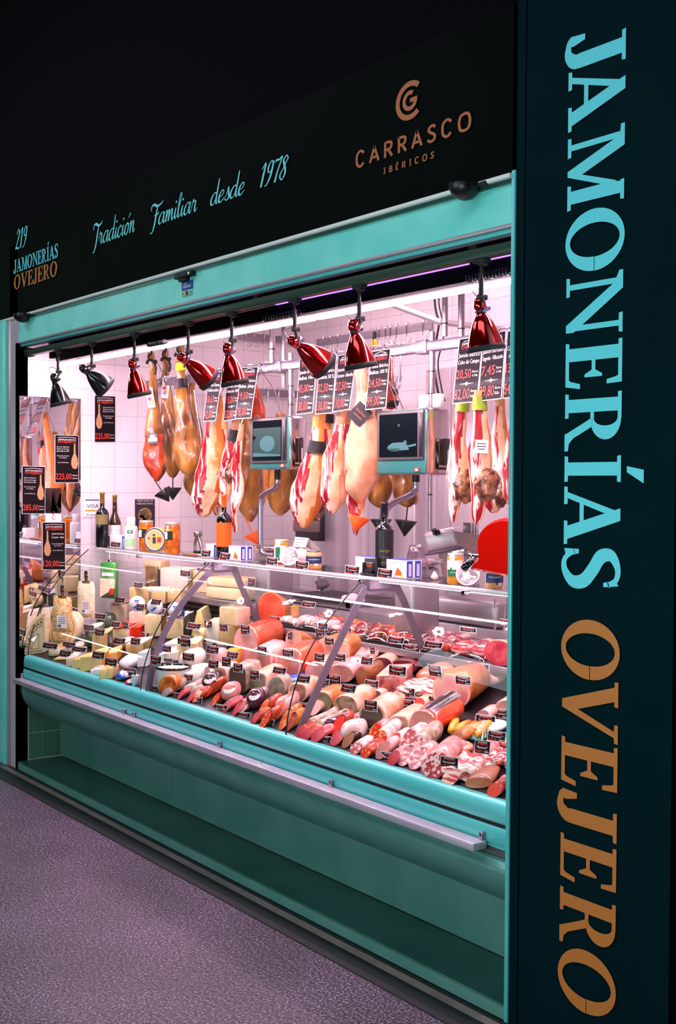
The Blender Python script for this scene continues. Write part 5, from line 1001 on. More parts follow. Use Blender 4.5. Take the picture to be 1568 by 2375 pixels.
mat('label_gold', '#8f7d52', 0.4, metal=0.3); mat('label_black', '#17141a', 0.4)
bottle(237, 1266, 0.475, 1142, 31, 'wine_glass', 'gold_foil', [(.42, .60, 'label_gold', 1.2, 'print_tan')], [('RESERVA', .50, .008, 1.2)], 'dark wine bottle with gold label, leftmost on the shelf')
bottle(266, 1268, 0.565, 1148, 30, 'brown_glass', 'gold_foil', [(.20, .42, 'label_white', 1.3, 'label_pink')], [('* · *', .30, .012, 1.2)], 'brown wine bottle with white label and sloping shoulders behind the white box', slope=True, body=.42)
bottle(519, 1290, 0.56, 1147, 35, 'wine_glass', 'orange_paper', [(.18, .56, 'orange_paper', 1.35, 'print_tan')], [('·', .46, .01, .3)], 'tall wine bottle with plain orange label and orange capsule')
bottle(891, 1340, 0.56, 1165, 43, 'wine_glass', mat('capsule_dark', '#1c1420', 0.3), [(.12, .62, 'label_black', 1.3, 'print_gold')], [('senge', .32, .013, 1.1), ('VINO TINTO', .24, .005, .9), ('CRIANZA', .16, .006, .8)], 'dark wine bottle with black label right of the middle of the shelf')
# white plastic bottle
P = on_shelf(304, 1275, 0.52); s = ppm(P); H = on_y(304, 1199, 0.52).z-SZ; R = 15.5/s; r = empty('lotion_bottle', P, 'white plastic bottle with green round logo', 'bottle')
mb = MB(); mb.lathe([(R*.92, 0), (R, .006), (R, H*.62), (R*.9, H*.70), (R*.55, H*.745), (R*.55, H*.76)], 22, 0); sleeve_sector(mb, R+.0008, H*.10, H*.34, FA, .7, 1); sleeve_sector(mb, R+.001, H*.50, H*.60, FA, .42, 2); sleeve_sector(mb, R+.0014, H*.53, H*.57, FA, .2, 0); curved_text(mb, 'GEL', R+.001, H*.40, .008, .6, FA, 2); mb.build('bottle_body', ['white', mat('pale_green', '#a9d8a0', 0.5), mat('logo_green', '#1f7d4c', 0.5)], r)
mb = MB(); mb.lathe([(R*.62, H*.75), (R*.62, H*.99), (R*.5, H)], 20, 0); mb.build('cap', 'white', r)
mat('preserve', '#f08a10', 0.25, col2='#c45a06', scale=32, kind='voronoi', lo=0.25, hi=0.6, coat=0.8); mat('honey', '#d98a1a', 0.15, coat=0.8); mat('jar_beans', '#f0b478', 0.25, col2='#e59a58', scale=60, coat=0.8)
mat('label_navy', '#1d2c5e', 0.5); mat('label_green', '#1e6b44', 0.5)
def jar(px, py, Y, ty, wpx, body, label, labs, cat='jar', lid='jar_lid', square=False):
    P = on_shelf(px, py, Y); s = ppm(P); H = on_y(px, ty, Y).z-SZ; R = wpx/s/2; r = empty('preserve_jar', P, label, cat)
    mb = MB(); mb.lathe([(R*.9, 0), (R, .008), (R, H*.82), (R*.95, H*.88), (R*.86, H*.92)], 24, 0); mb.build('filled_glass', body, r)
    mb = MB(); mb.lathe([(R*.92, H*.905), (R*.94, H*.915), (R*.94, H*.985), (R*.90, H), (0, H)], 24, 0); mb.build('lid', lid, r)
    for z0, z1, mn, half, da, txt, tm in labs:
        mb = MB(); sleeve_sector(mb, R+.0008+.0004*half, H*z0, H*z1, FA+da, half, 0)
        if txt == 'o':
            mb2 = [(0)];
            for q, mi in ((.40, 1), (.26, 0)): sleeve_sector(mb, R+.0016+.0004*mi, H*(z0+(z1-z0)*(.5-q)), H*(z0+(z1-z0)*(.5+q)), FA+da-.2, half*q*.9, mi)
        elif txt: curved_text(mb, txt, R+.0016, H*(z0+(z1-z0)*.5), H*(z1-z0)*.16, half*1.2, FA+da, 1)
        mb.build('paper_label', [mn, tm], r)
    return r
jar(339, 1281, 0.54, 1207, 34, 'preserve', 'tall jar of orange fruit pieces behind the round cheese', [(.42, .72, 'label_black', .75, -.55, 'o', 'label_white')])
jar(400, 1286, 0.52, 1211, 36, 'preserve', 'tall jar of orange fruit pieces right of the round cheese', [(.44, .72, 'label_black', .75, -.6, 'o', 'label_white'), (.72, .90, 'label_white', .16, -.55, None, 'label_white')])
jar(653, 1293, 0.60, 1251, 34, 'honey', 'honey coloured jar with white label, left of the sausage tub', [(.05, .75, 'label_white', 1.0, -.3, 'o', 'label_green'), (.75, .98, 'label_white', .35, -.5, None, 'label_white')])
jar(728, 1317, 0.52, 1276, 38, 'jar_beans', 'squat jar with navy label right of the sausage tub', [(.28, .68, 'label_navy', 1.2, 0, 'CASERO', 'label_white'), (.16, .36, 'label_white', .22, .3, None, 'label_white')], lid='steel')
jar(1056, 1357, 0.50, 1283, 40, 'honey', 'jar with white and dark green label near the red hood', [(.48, .78, 'label_white', 1.0, -.2, None, 'label_white'), (.26, .48, 'label_green', 1.1, 0, 'ECO', 'label_white'), (.40, .56, 'label_white', .3, -.4, 'o', 'label_green'), (.78, 1.0, 'label_white', .3, -.5, None, 'label_white')])
jar(1146, 1366, 0.49, 1318, 42, 'jar_beans', 'squat jar with navy label half under the red hood', [(.30, .78, 'label_navy', 1.2, 0, 'PICANTE', 'label_white'), (.16, .40, 'label_white', .28, .4, 'o', 'label_navy')], lid='steel')
# round small cheese standing with its printed face
P = on_shelf(361, 1283, 0.50); s = ppm(P); R = 29/s; r = empty('round_cheese', P+Vector((0, 0, 0)), 'round cheese with printed picture label standing between the two tall jars', 'cheese'); MD = Matrix.Translation((0, 0, R)) @ Matrix.Rotation(0.60, 4, 'Z') @ Matrix.Rotation(PI/2, 4, 'X')
mb = MB(); mb.lathe([(0, -.05), (R*.9, -.05), (R, -.04), (R, .004), (R*.96, .012), (0, .012)], 30, [0]*5, MD); mb.build('rind', mat('cheese_gold', '#e8a44c', 0.4, col2='#f4cf9a', scale=14), r)
mb = MB(); 
for q, mi, z in ((.94, 1, .0125), (.84, 0, .013), (.78, 2, .0135)): mb.lathe([(R*q, z), (0, z+.0002)], 28, mi, MD, cap=False)
for x, z, w, h, mi in ((-.02, -.05, .3, .5, 3), (-.05, .38, .2, .16, 3), (.42, .0, .34, .4, 4), (.3, .3, .34, .1, 5), (-.5, .12, .2, .14, 4), (.3, -.5, .3, .2, 5)): mb.add([(R*(x+a*w/2), R*(z+b*h/2), .0142) for a, b in ((-1, -1), (1, -1), (1, 1), (-1, 1))], [(0, 1, 2, 3)], mi, False, MD)
mb.build('paper_label', ['label_white', 'label_navy', mat('label_peach', '#f0b87c', 0.5), mat('figure_dark', '#3a3a34', 0.5), 'logo_red', 'label_yellow'], r)
# cartons
mat('carton', '#f2eef0', 0.5); mat('carton_blue', '#2c3fa8', 0.45); mat('carton_pink', '#e050c0', 0.5)
def carton(px, py, Y, w, h, d, label, art=True, sidebands=2, topm=0):
    P = on_shelf(px, py, Y); s = ppm(P); W = w/s/.6; Hh = h/s; r = empty('carton', P, label, 'box')
    mb = MB(); mb.box((0, d/2, Hh/2), (W, d, Hh), 0, 0.0012, fm={'+z': topm}); mb.build('carton_body', ['carton', 'carton_blue', 'carton_pink'], r)
    mb = MB(); X = W/2+.0006
    for k in range(sidebands):
        y0 = d*(.08+.5*k); y1 = y0+d*.36; mb.add([(X, y0, Hh*.04), (X, y1, Hh*.04), (X, y1, Hh*.96), (X, y0, Hh*.96)], [(0, 1, 2, 3)], 0); mb.add([(X+.0004, y0+d*.1, Hh*.12), (X+.0004, y1-d*.08, Hh*.12), (X+.0004, y1-d*.08, Hh*.8), (X+.0004, y0+d*.1, Hh*.8)], [(0, 1, 2, 3)], 1)
    if sidebands: mb.build('side_print', ['carton_blue', mat('carton_lilac', '#c9c4e6', 0.5)], r)
    if art:
        mb = MB(); mb.add([(-W*.05, -.001, Hh*.15), (W*.32, -.001, Hh*.15), (W*.30, -.001, Hh*.35), (W*.08, -.001, Hh*.6)], [(0, 1, 2, 3)], 0); mb.text('CONSERVAS', -W*.1, Hh*.8, Hh*.07, W*.5, 1, Matrix.Translation((0, -.001, 0)), 'c'); mb.box((W*.32, -.001, Hh*.09), (W*.2, .0006, Hh*.05), 2); mb.build('front_print', ['orange_paper', 'carton_blue', 'label_yellow'], r)
    return r
carton(268, 1271, 0.49, 36, 30, .045, 'white carton with red price tag in front of the brown bottle', False, 1)
carton(486, 1293, 0.53, 20, 30, .06, 'white carton left of the orange labelled bottle', False, 1)
carton(543, 1299, 0.50, 30, 34, .075, 'white carton with navy side bands right of the orange labelled bottle', True, 2, 2)
carton(843, 1330, 0.545, 38, 37, .06, 'white carton half hidden behind the black card holder', True, 0, 1)
carton(918, 1343, 0.485, 42, 42, .085, 'white and blue carton with orange picture right of the black labelled bottle', True, 2, 1)
P = on_shelf(856, 1335, 0.47); s = ppm(P); r = empty('card_holder', P, 'black card holder with business cards on the shelf edge', 'card holder'); w = 44/s
mb = MB(); mb.box((0, .01, .004), (w*1.2, .04, .008), 0, .002); mb.box((-w*.42, .0, .03), (w*.16, .012, .045), 0, .001); mb.box((w*.42, .0, .03), (w*.16, .012, .045), 0, .001); mb.box((0, -.004, .014), (w, .004, .02), 0, .001); mb.build('holder', 'black', r)
mb = MB(); mb.box((0, .008, .042), (w*.9, .010, .058), 0, .0005); mb.text('OVEJERO', 0, .036, .010, w*.55, 1, Matrix.Translation((0, .0024, 0)), 'c'); mb.text('JAMONERÍAS', 0, .050, .005, w*.55, 2, Matrix.Translation((0, .0024, 0)), 'c'); mb.build('business_cards', [mat('card_grey', '#3a383c', 0.4), 'orange_paper', 'label_white'], r)
# tubs of white sausages and small things
mat('tub_clear', '#efe4ec', 0.15, coat=0.6); mat('sausage_white', '#f6e6e4', 0.3, col2='#ecc8c8', scale=30, coat=0.5)
def tub(px, py, Y, wpx, label, tilt=0.5):
    P = on_shelf(px, py, Y); s = ppm(P); R = wpx/s/2; r = empty('sausage_tub', P, label, 'tub'); M = Matrix.Translation((0, 0.0, R*.98)) @ Matrix.Rotation(0.75, 4, 'Z') @ Matrix.Rotation(PI/2-tilt, 4, 'X')
    mb = MB(); mb.lathe([(0, -.06), (R*.84, -.06), (R*.96, 0), (R*1.03, 0.002), (R*1.03, .006), (R*.93, .006), (R*.82, -.05), (0, -.05)], 28, 0, M, cap=False); mb.build('tub_shell', 'clear_film' if False else 'tub_clear', r)
    random.seed(int(px)); mb = MB()
    for k in range(11):
        a = random.uniform(0, 2*PI); q = R*.55*math.sqrt(random.random()); c = Vector((q*math.cos(a), q*math.sin(a), -.008+random.uniform(0, .012))); d = Vector((math.cos(a*3.3), math.sin(a*3.3), .1))*R*.24
        mb.tube([c-d*1.25, c-d, c, c+d, c+d*1.25], [R*.05, R*.13, R*.15, R*.13, R*.05], 8, 0, M=M)
    tag(mb.build('small_sausages', 'sausage_white', r), None, None, None, 'stuff')
    return r
tub(672, 1316, 0.50, 46, 'clear tub of small white sausages right of the honey jar'); tub(1085, 1365, 0.47, 54, 'clear tub of small white sausages under the red hood', .42)
P = on_shelf(706, 1297, 0.63); r = empty('sausage_bag', P, 'clear bag of white sausages under a tent card behind the navy jar', 'bag'); mb = MB(); rs = []
for i in range(8):
    f = PI*i/7*.96+.06; rs.append(jitter([Vector((.055*math.cos(2*PI*k/16)*math.sin(f), .04*math.sin(2*PI*k/16)*math.sin(f), .045-.045*math.cos(f))) for k in range(16)], .012, 30, 2))
mb.loft(rs, 0, True); mb.build('bag', 'sausage_white', r)
c = [on_y(x, y, .60) for x, y in ((685, 1245), (716, 1248), (709, 1270), (679, 1268))]; mb = MB(); q = [p-P for p in c]; mb.add(q, [(3, 2, 1, 0)], 0); b = [q[1], q[1]+Vector((.03, .05, -.055)), q[0]+Vector((.03, .05, -.055)), q[0]]; mb.add(b, [(0, 1, 2, 3)], 0)
f = lambda x, z: q[3]*(1-x)*(1-z)+q[2]*x*(1-z)+q[1]*x*z+q[0]*(1-x)*z+Vector((.0004, -.0008, 0)); mb.text('OVEJERO', .12, .72, .16, .76, 1, f=f); mb.text('Salchichas', .15, .42, .16, .7, 2, f=f); mb.text('1,90 €', .1, .12, .18, .45, 1, f=f); mb.build('tent_card', ['label_white', 'print_red', 'label_black'], r)
P = on_shelf(459, 1281, 0.66); mb = MB(); s = ppm(P); mb.tube(catmull([(-.03, 0, 0), (-.032, 0, .05), (-.012, 0, .085), (0, 0, .10)], 4), .008, 8, 0); mb.tube(catmull([(.045, 0, 0), (.03, 0, .05), (.012, 0, .08), (0, 0, .10)], 4), .010, 8, 0); mb.lathe([(.012, .085), (.022, .09), (.024, .11), (.018, .12), (.0, .121)], 16, 0); mb.box((.006, 0, .006), (.05, .04, .012), 1, .003)
tag(mb.build('citrus_press', ['steel', 'black'], None, P), 'steel lever press with a round head between jar and cartons', 'press')
P = on_shelf(446, 1284, 0.54); mb = MB(); mb.box((0, 0, .004), (.14, .05, .008), 0, .002); mb.box((.07, .01, .005), (.05, .04, .004), 1, .001); tag(mb.build('small_tray', [mat('tray_wood', '#8a5a40', 0.4), 'white'], None, P), 'small flat brown tray in front of the steel press', 'tray')
P = on_shelf(1008, 1346, 0.56); mb = MB(); mb.lathe([(.004, 0), (.013, .004), (.016, .012), (.010, .022), (.004, .032), (.0, .034)], 12, 0); tag(mb.build('garlic', 'sausage_white', None, P), 'small white garlic bulb alone on the glass shelf', 'garlic')
P = on_shelf(966, 1345, 0.60); r_ = empty('glass_jug', P, 'clear glass cover standing behind the black labelled bottle', 'glass'); mb = MB(); mb.lathe([(.052, .0), (.05, .03), (.038, .10), (.030, .13), (.028, .13), (.036, .10), (.048, .03), (.05, 0)], 22, 0, cap=False); mb.build('glass_wall', 'clear_film', r_)
# ================================================================== goods in the case
def m2(n, *a, **k): return mat(n, *a, **k)
mat('ch_pale', '#efd8a8', 0.45, col2='#e4c488', scale=10); mat('ch_white', '#f4e8d8', 0.5, col2='#efe2d0', scale=12); mat('ch_yellow', '#f2d48a', 0.4, col2='#e8c070', scale=9); mat('ch_tan', '#e6c088', 0.45, col2='#d6a866', scale=9)
mat('ch_pink', '#ecd0b8', 0.45, col2='#e2bca2', scale=9); mat('ch_orange', '#f0a43c', 0.38, col2='#e88c20', scale=8); mat('rind_brown', '#7a5634', 0.5, col2='#a37a4a', scale=22, bump=.3); mat('rind_dark', '#33342c', 0.4, col2='#545648', scale=20, coat=.4); mat('rind_green', '#3f4a38', 0.4, col2='#5d6a52', scale=14, coat=.4); mat('rind_cream', '#f4e6c8', 0.5, col2='#e0c89c', scale=24); mat('rind_olive', '#8c7c4a', 0.5, col2='#b09a60', scale=18)
mat('grated_orange', '#ec9436', 0.5, col2='#fbe0a8', scale=70, lo=.35, hi=.6, coat=.7, bump=.4, bscale=90); mat('grated_pale', '#f7dfb0', 0.5, col2='#fff2d4', scale=50, lo=.35, hi=.6, coat=.7, bump=.5, bscale=60)
mat('pack_blue', '#1f4fc0', 0.3, coat=.7, col2='#6aa0f0', scale=30, lo=.5, hi=.7); mat('pack_white', '#f4eef4', 0.3, coat=.6); mat('pack_red', '#e0301c', 0.3, coat=.6); mat('pack_green', '#3f9a3c', 0.35, coat=.6); mat('pack_yellow', '#f4c81c', 0.35, coat=.6); mat('tray_black', '#0d0b10', 0.3); mat('tray_green', '#0f7a5a', 0.4); mat('box_maroon', '#5a1414', 0.3, coat=.5); mat('ink', '#3b3026', 0.6)
mat('hm_pink', '#e08c8c', 0.35, col2='#f0b8b0', scale=7, coat=.35); mat('hm_pale', '#ecb8a8', 0.35, col2='#dd9a8a', scale=6, coat=.35); mat('hm_rose', '#c46c64', 0.35, col2='#dc948a', scale=9, coat=.35); mat('hm_skin', '#a85420', 0.3, col2='#dc8c48', scale=7, coat=.5, bump=.2, bscale=20); mat('hm_red', '#d8402a', 0.25, col2='#ee6a48', scale=6, coat=.8)
mat('pate_grey', '#8f7868', 0.45, col2='#b39c88', scale=38, lo=.4, hi=.6, coat=.3); mat('pate_green', '#84785a', 0.45, col2='#a6957a', scale=22, coat=.3); mat('pate_spot', '#a58c78', 0.45, col2='#5a4438', scale=34, kind='voronoi', lo=.05, hi=.25, coat=.3); mat('pate_brown', '#a8705c', 0.4, col2='#c48e78', scale=26, coat=.3); mat('olive_meat', '#8a5a50', 0.4, col2='#c89a84', scale=26, kind='voronoi', lo=.15, hi=.5, col3='#6e5a34', coat=.3)
mat('rind_fat', '#f4cdb8', 0.3, col2='#e4936c', scale=9, coat=.6); mat('mort_face', '#c67a72', 0.4, col2='#d08a80', scale=40, coat=.3)
mat('chich', '#c86a62', 0.35, col2='#7c2c28', scale=26, lo=.45, hi=.62, col3='#e8a49a', coat=.4); mat('cured', '#8a2430', 0.3, col2='#5c1622', scale=14, coat=.6); mat('cured_purple', '#4a1a30', 0.25, col2='#7c3048', scale=16, coat=.9, bump=.3, bscale=24); mat('brown_meat', '#8c4a2c', 0.35, col2='#a8603c', scale=12, coat=.4); mat('bacon', '#c8343a', 0.3, col2='#f8d8c8', scale=9, lo=.42, hi=.54, stretch=(1.2, 6, 9), coat=.5); mat('pork', '#cc6844', 0.3, col2='#ec9c78', scale=8, coat=.7, bump=.2, bscale=18)
mat('salami', '#b8303a', 0.35, col2='#f6d0cc', scale=75, lo=.48, hi=.56, detail=2, coat=.5); mat('salami_pink', '#c45058', 0.35, col2='#f4ccc8', scale=60, lo=.45, hi=.58, coat=.5); mat('chorizo', '#d23410', 0.3, col2='#f8a468', scale=70, lo=.52, hi=.62, coat=.6); mat('chorizo_skin', '#8a2418', 0.3, col2='#c0421e', scale=18, coat=.7, bump=.2, bscale=40); mat('chorizo_orange', '#c84a14', 0.3, col2='#f09038', scale=24, coat=.7, bump=.3, bscale=30); mat('lomo', '#b82a3c', 0.3, col2='#d85a62', scale=20, coat=.7); mat('fuet', '#d8a498', 0.5, col2='#f4e0da', scale=30, bump=.3, bscale=40); mat('fuet_pepper', '#a08468', 0.45, col2='#d8bcae', scale=40, coat=.5, bump=.4, bscale=50); mat('saus_pink', '#d47470', 0.35, col2='#eca6a0', scale=20, coat=.6); mat('saus_grey', '#8c6a64', 0.3, col2='#c8a49c', scale=16, coat=.8, bump=.3, bscale=30); mat('casing_dark', '#2a161c', 0.2, col2='#4a2630', scale=8, coat=.9); mat('casing_plum', '#5a2438', 0.15, coat=1.0); mat('casing_red', '#e8341c', 0.2, col2='#f45a34', scale=6, coat=.9); mat('saus_yellow', '#f2a022', 0.35, col2='#f8bc4c', scale=20, coat=.6)
ITEMS = []
def gput(mb, name, mats, P, th=0.0, shear=DECK_S, parent=None, rootP=None):
    ct, st = math.cos(th), math.sin(th); out = []
    off = Vector((0, 0, 0)) if rootP is None else P-rootP
    for x, y, z in mb.v:
        xw = x*ct - y*st; yw = x*st + y*ct; out.append((xw+off.x, yw+off.y, z + shear*yw + off.z))
    mb.v = out; return mb.build(name, mats, parent, (0, 0, 0) if parent else P)
def loc_good(px, py, Y=None, z=None):
    if Y is None: return on_deck(px, py, 0.001), DECK_S
    P = on_y(px, py, Y)
    if z is not None: P.z = z
    return P, 0.0
class Good: pass
def start(px, py, w, h, th, Y, z):
    P, sh = loc_good(px, py, Y, z); s = ppm(P); g = Good(); g.P = P; g.sh = sh; g.th = th; g.s = s
    g.w = w/s/max(.35, math.cos(YAW-th)); g.h = h/s; g.px = px; g.py = py; g.wpx = w; g.hpx = h
    return g
def done(o, g, name, label, cat, group=None):
    tag(o, label, cat, group); ITEMS.append((g, label)); return o
def se(w, h, n=24, e=2.6, flat=0.0):      # superellipse outline standing on z=0
    out = []
    for k in range(n):
        a = 2*PI*k/n; c, s_ = math.cos(a), math.sin(a); out.append((w/2*math.copysign(abs(c)**(2/e), c), h/2*math.copysign(abs(s_)**(2/e), s_)+h/2))
    return out
def block(px, py, w, h, name, label, cat='cheese', th=.45, d=None, front='ch_pale', side='rind_brown', top=None, wrap=None, Y=None, z=None, bev=.004, topw=1.0):
    g = start(px, py, w, h, th, Y, z); d = d or g.w*.8; mb = MB(); mb.box((0, d/2, g.h/2), (g.w, d, g.h), 0, bev, fm={'+x': 1, '-x': 1, '+z': 2, '+y': 1})
    for i, v in enumerate(mb.v):
        if v[2] > g.h*.5 and topw != 1.0: mb.v[i] = (v[0]*topw, v[1], v[2])
    o = gput(mb, name, [front, side, top or side], g.P, th, g.sh)
    if wrap:
        mb = MB(); mb.add(jitter([(-g.w*.52+g.w*1.04*i/5, d*1.04*j/4-.004, g.h+.004+.004*((i+j) % 2)) for j in range(5) for i in range(6)], .004, 60, px), [(j*6+i, j*6+i+1, (j+1)*6+i+1, (j+1)*6+i) for j in range(4) for i in range(5)], 0, True); gput(mb, 'paper_top', wrap, g.P, th, g.sh, o, g.P)
    return done(o, g, name, label, cat)
def wedge(px, py, w, h, name, label, cat='cheese', th=.45, d=None, front='ch_yellow', side='ch_orange', tip=1, Y=None, z=None, round_=True):
    g = start(px, py, w, h, th, Y, z); d = d or g.w*1.1; n = 8      # long side towards the viewer, rind arc at the back right
    poly = [(-g.w/2, 0), (g.w/2, .0)] + [(g.w/2*math.cos(a), d*math.sin(a)) for a in [PI*.5*i/n for i in range(1, n+1)]] + [(-g.w*.25, d*.8)]
    n2 = len(poly); mb = MB(); a = [(x, y, 0) for x, y in poly]; b = [(x*.97, y*.98+.002, g.h) for x, y in poly]
    mb.add(a+b, [tuple(reversed(range(n2)))], 0); mb.add(a+b, [tuple(range(n2, 2*n2))], 0); mb.add(a+b, [(i, (i+1) % n2, (i+1) % n2+n2, i+n2) for i in range(n2)], [0]+[1]*n-[0] if False else [0]+[1]*(n)+[0]*(n2-n-1))
    o = gput(mb, name, [front, side], g.P, th, g.sh); return done(o, g, name, label, cat)
def wheel(px, py, w, h, name, label, cat='cheese', top='ch_white', side='rind_cream', Y=None, z=None, stamp=None, sag=0.0):
    g = start(px, py, w*.62, h, 0, Y, z); R = w/g.s/2; mb = MB(); H = g.h; c = .006
    mb.lathe([(0, 0), (R-c, 0), (R, c), (R*(1+sag), H/2), (R, H-c), (R-c, H), (0, H)], 30, [1, 1, 1, 1, 1, 0], Matrix.Translation((0, R*.9, 0)))
    o = gput(mb, name, [top, side], g.P, 0, g.sh)
    return done(o, g, name, label, cat)
def disc(px, py, w, name, label, th=.6, d=.05, face='ch_pale', side='rind_cream', lean=.12, Y=None, z=None, cat='cheese', oval=1.0, stamp=None):
    g = start(px, py, w*.6, w, th, Y, z); R = w/g.s/2; mb = MB(); M = Matrix.Translation((0, 0, R*oval)) @ Matrix.Rotation(PI/2-lean, 4, 'X') @ Matrix.Diagonal((1, oval, 1, 1))
    mb.lathe([(0, -d), (R*.95, -d), (R, -d*.85), (R, -.006), (R*.96, 0), (0, 0)], 30, [1, 1, 1, 1, 0], M)
    o = gput(mb, name, [face, side], g.P, th, g.sh)
    if stamp: mb = MB(); stamp(mb, R, M); gput(mb, 'printed_mark', stamp.mats, g.P, th, g.sh, o, g.P)
    return done(o, g, name, label, cat)
def ringp(mb, R, r0, r1, zz, mi, M, n=28): mb.lathe([(R*r0, zz), (R*r1, zz)], n, mi, M, smooth=False, cap=False)
def st_wheel(mb, R, M):
    ringp(mb, R, .80, .77, .0008, 0, M); ringp(mb, R, .42, .40, .0008, 0, M); mb.text('QUESO ARTESANO', 0, R*.52, R*.14, R*1.0, 0, M @ Matrix.Rotation(-PI/2, 4, 'X') @ Matrix.Translation((0, -.0009, 0)), 'c'); mb.text('DE OVEJA', 0, -R*.62, R*.12, R*.7, 0, M @ Matrix.Rotation(-PI/2, 4, 'X') @ Matrix.Translation((0, -.0009, 0)), 'c')
st_wheel.mats = ['ink']
def st_oval(mb, R, M):
    for pl, mi in (([(-.55, -.62), (-.15, -.75), (.25, -.45), (.5, -.05), (.15, -.1), (-.2, -.4)], 0), (el(.3, .0, .14, .12), 1), (el(-.05, -.15, .12, .1), 1), ([(-.3, .35), (.4, .35), (.4, .5), (-.3, .5)], 0), ([(-.2, .15), (.3, .15), (.3, .24), (-.2, .24)], 0)):
        mb.add([(R*.9*x, R*.9*y, .0008+.0003*mi) for x, y in pl], [tuple(range(len(pl)))], mi, False, M)
st_oval.mats = ['carton_blue', 'label_yellow']
def loaf(px, py, w, h, name, label, cat='cold cut', th=.5, d=.16, face='hm_pink', skin='hm_skin', e=2.4, taper=.7, rim=None, Y=None, z=None, amp=.004, tilt=0.0, tagp=None):
    th = th*.55-.02
    g = start(px, py, w, h, th, Y, z); mb = MB(); rs = []; n = 28
    for i, t in enumerate((0, .02, .1, .3, .55, .8, .93, 1.0)):
        k = {0: .97, 1: 1.0}.get(i, 1.0-(1-taper)*t**2.2); k *= (1 if t < .9 else .82 if t < 1 else .45); r = se(g.w*k, g.h*k, n, e); rs.append(jitter([(x, t*d+tilt*z_, z_+(1-k)*g.h*.0) for x, z_ in r], amp if i > 0 else amp*.4, 16, px*.1))
    mb.loft(rs, 1, True, None, (False, True), (0, 1))
    mb.add(rs[0], [tuple(reversed(range(n)))], 2 if rim else 0)
    if rim: c = [(x*.86, y-.0012, (z_-g.h/2)*.86+g.h/2) for x, y, z_ in rs[0]]; mb.add(c, [tuple(reversed(range(n)))], 0)
    o = gput(mb, name, [face, skin, rim or face], g.P, th, g.sh); g.o = o; done(o, g, name, label, cat); return o
def log(px, py, w, h, L, name, label, cat='sausage', th=.5, face='salami', skin='fuet', e=2.0, oblique=0.0, Y=None, z=None, bend=0.0, amp=.002, endr=.5):
    # a sausage lying with its cut end at the pixel, running away from the viewer along its heading
    th = th-.62; L *= .8; w *= 1.15; h *= 1.12; g = start(px, py, w, h, th, Y, z); rr = g.h/2; wr = w/g.s/2/.85; mb = MB(); rs = []; n = 18; T = (0, .06, .25, .4, .6, .8, .92, .98, 1.0)
    for i, t in enumerate(T):
        k = 1.0 if t < .9 else (.86 if t < .95 else .6 if t < .99 else .2)
        rs.append(jitter([(wr*k*math.cos(2*PI*q/n)+bend*math.sin(t*PI)*L, t*L + abs(oblique)*rr*2.2 + (-oblique*rr*math.sin(2*PI*q/n)*2 if i < 2 else 0), rr+rr*k*math.sin(2*PI*q/n)) for q in range(n)], amp if i else 0, 22, px*.3))
    mb.loft(rs, 1, True, None, (True, True), (0, 1)); o = gput(mb, name, [face, skin], g.P, th, g.sh); return done(o, g, name, label, cat)
def sausage(px, py, r_px, L, name, label, th=.9, skin='saus_pink', ends=None, bend=.12, Y=None, z=None, dz=0.0, cat='sausage', rise=0.0):
    th = th-.9; g = start(px, py, r_px*2, r_px*2, th, Y, z); r = r_px/g.s; g.P = g.P + Vector((0, 0, dz)); mb = MB()
    T = [0, .02, .08, .2, .4, .6, .8, .92, .98, 1.0]; K = [.25, .6, .92, 1, 1, 1, 1, .92, .6, .25]
    pts = [(bend*L*math.sin(t*PI), t*L, r+rise*t*L) for t in T]; mb.tube(pts, [r*k for k in K], 14, 0)
    mb.v = [tuple(v) for v in jitter(mb.v, .0025, 30, px)]
    o = gput(mb, name, [skin], g.P, th, g.sh)
    if ends: mb = MB(); mb.tube([(bend*L*math.sin(t*PI), t*L, r+rise*t*L) for t in (.86, .93, .99)], [r*1.05, r*.96, r*.62], 14, 0); gput(mb, 'end_wrap', ends, g.P, th, g.sh, o, g.P)
    return done(o, g, name, label, cat)
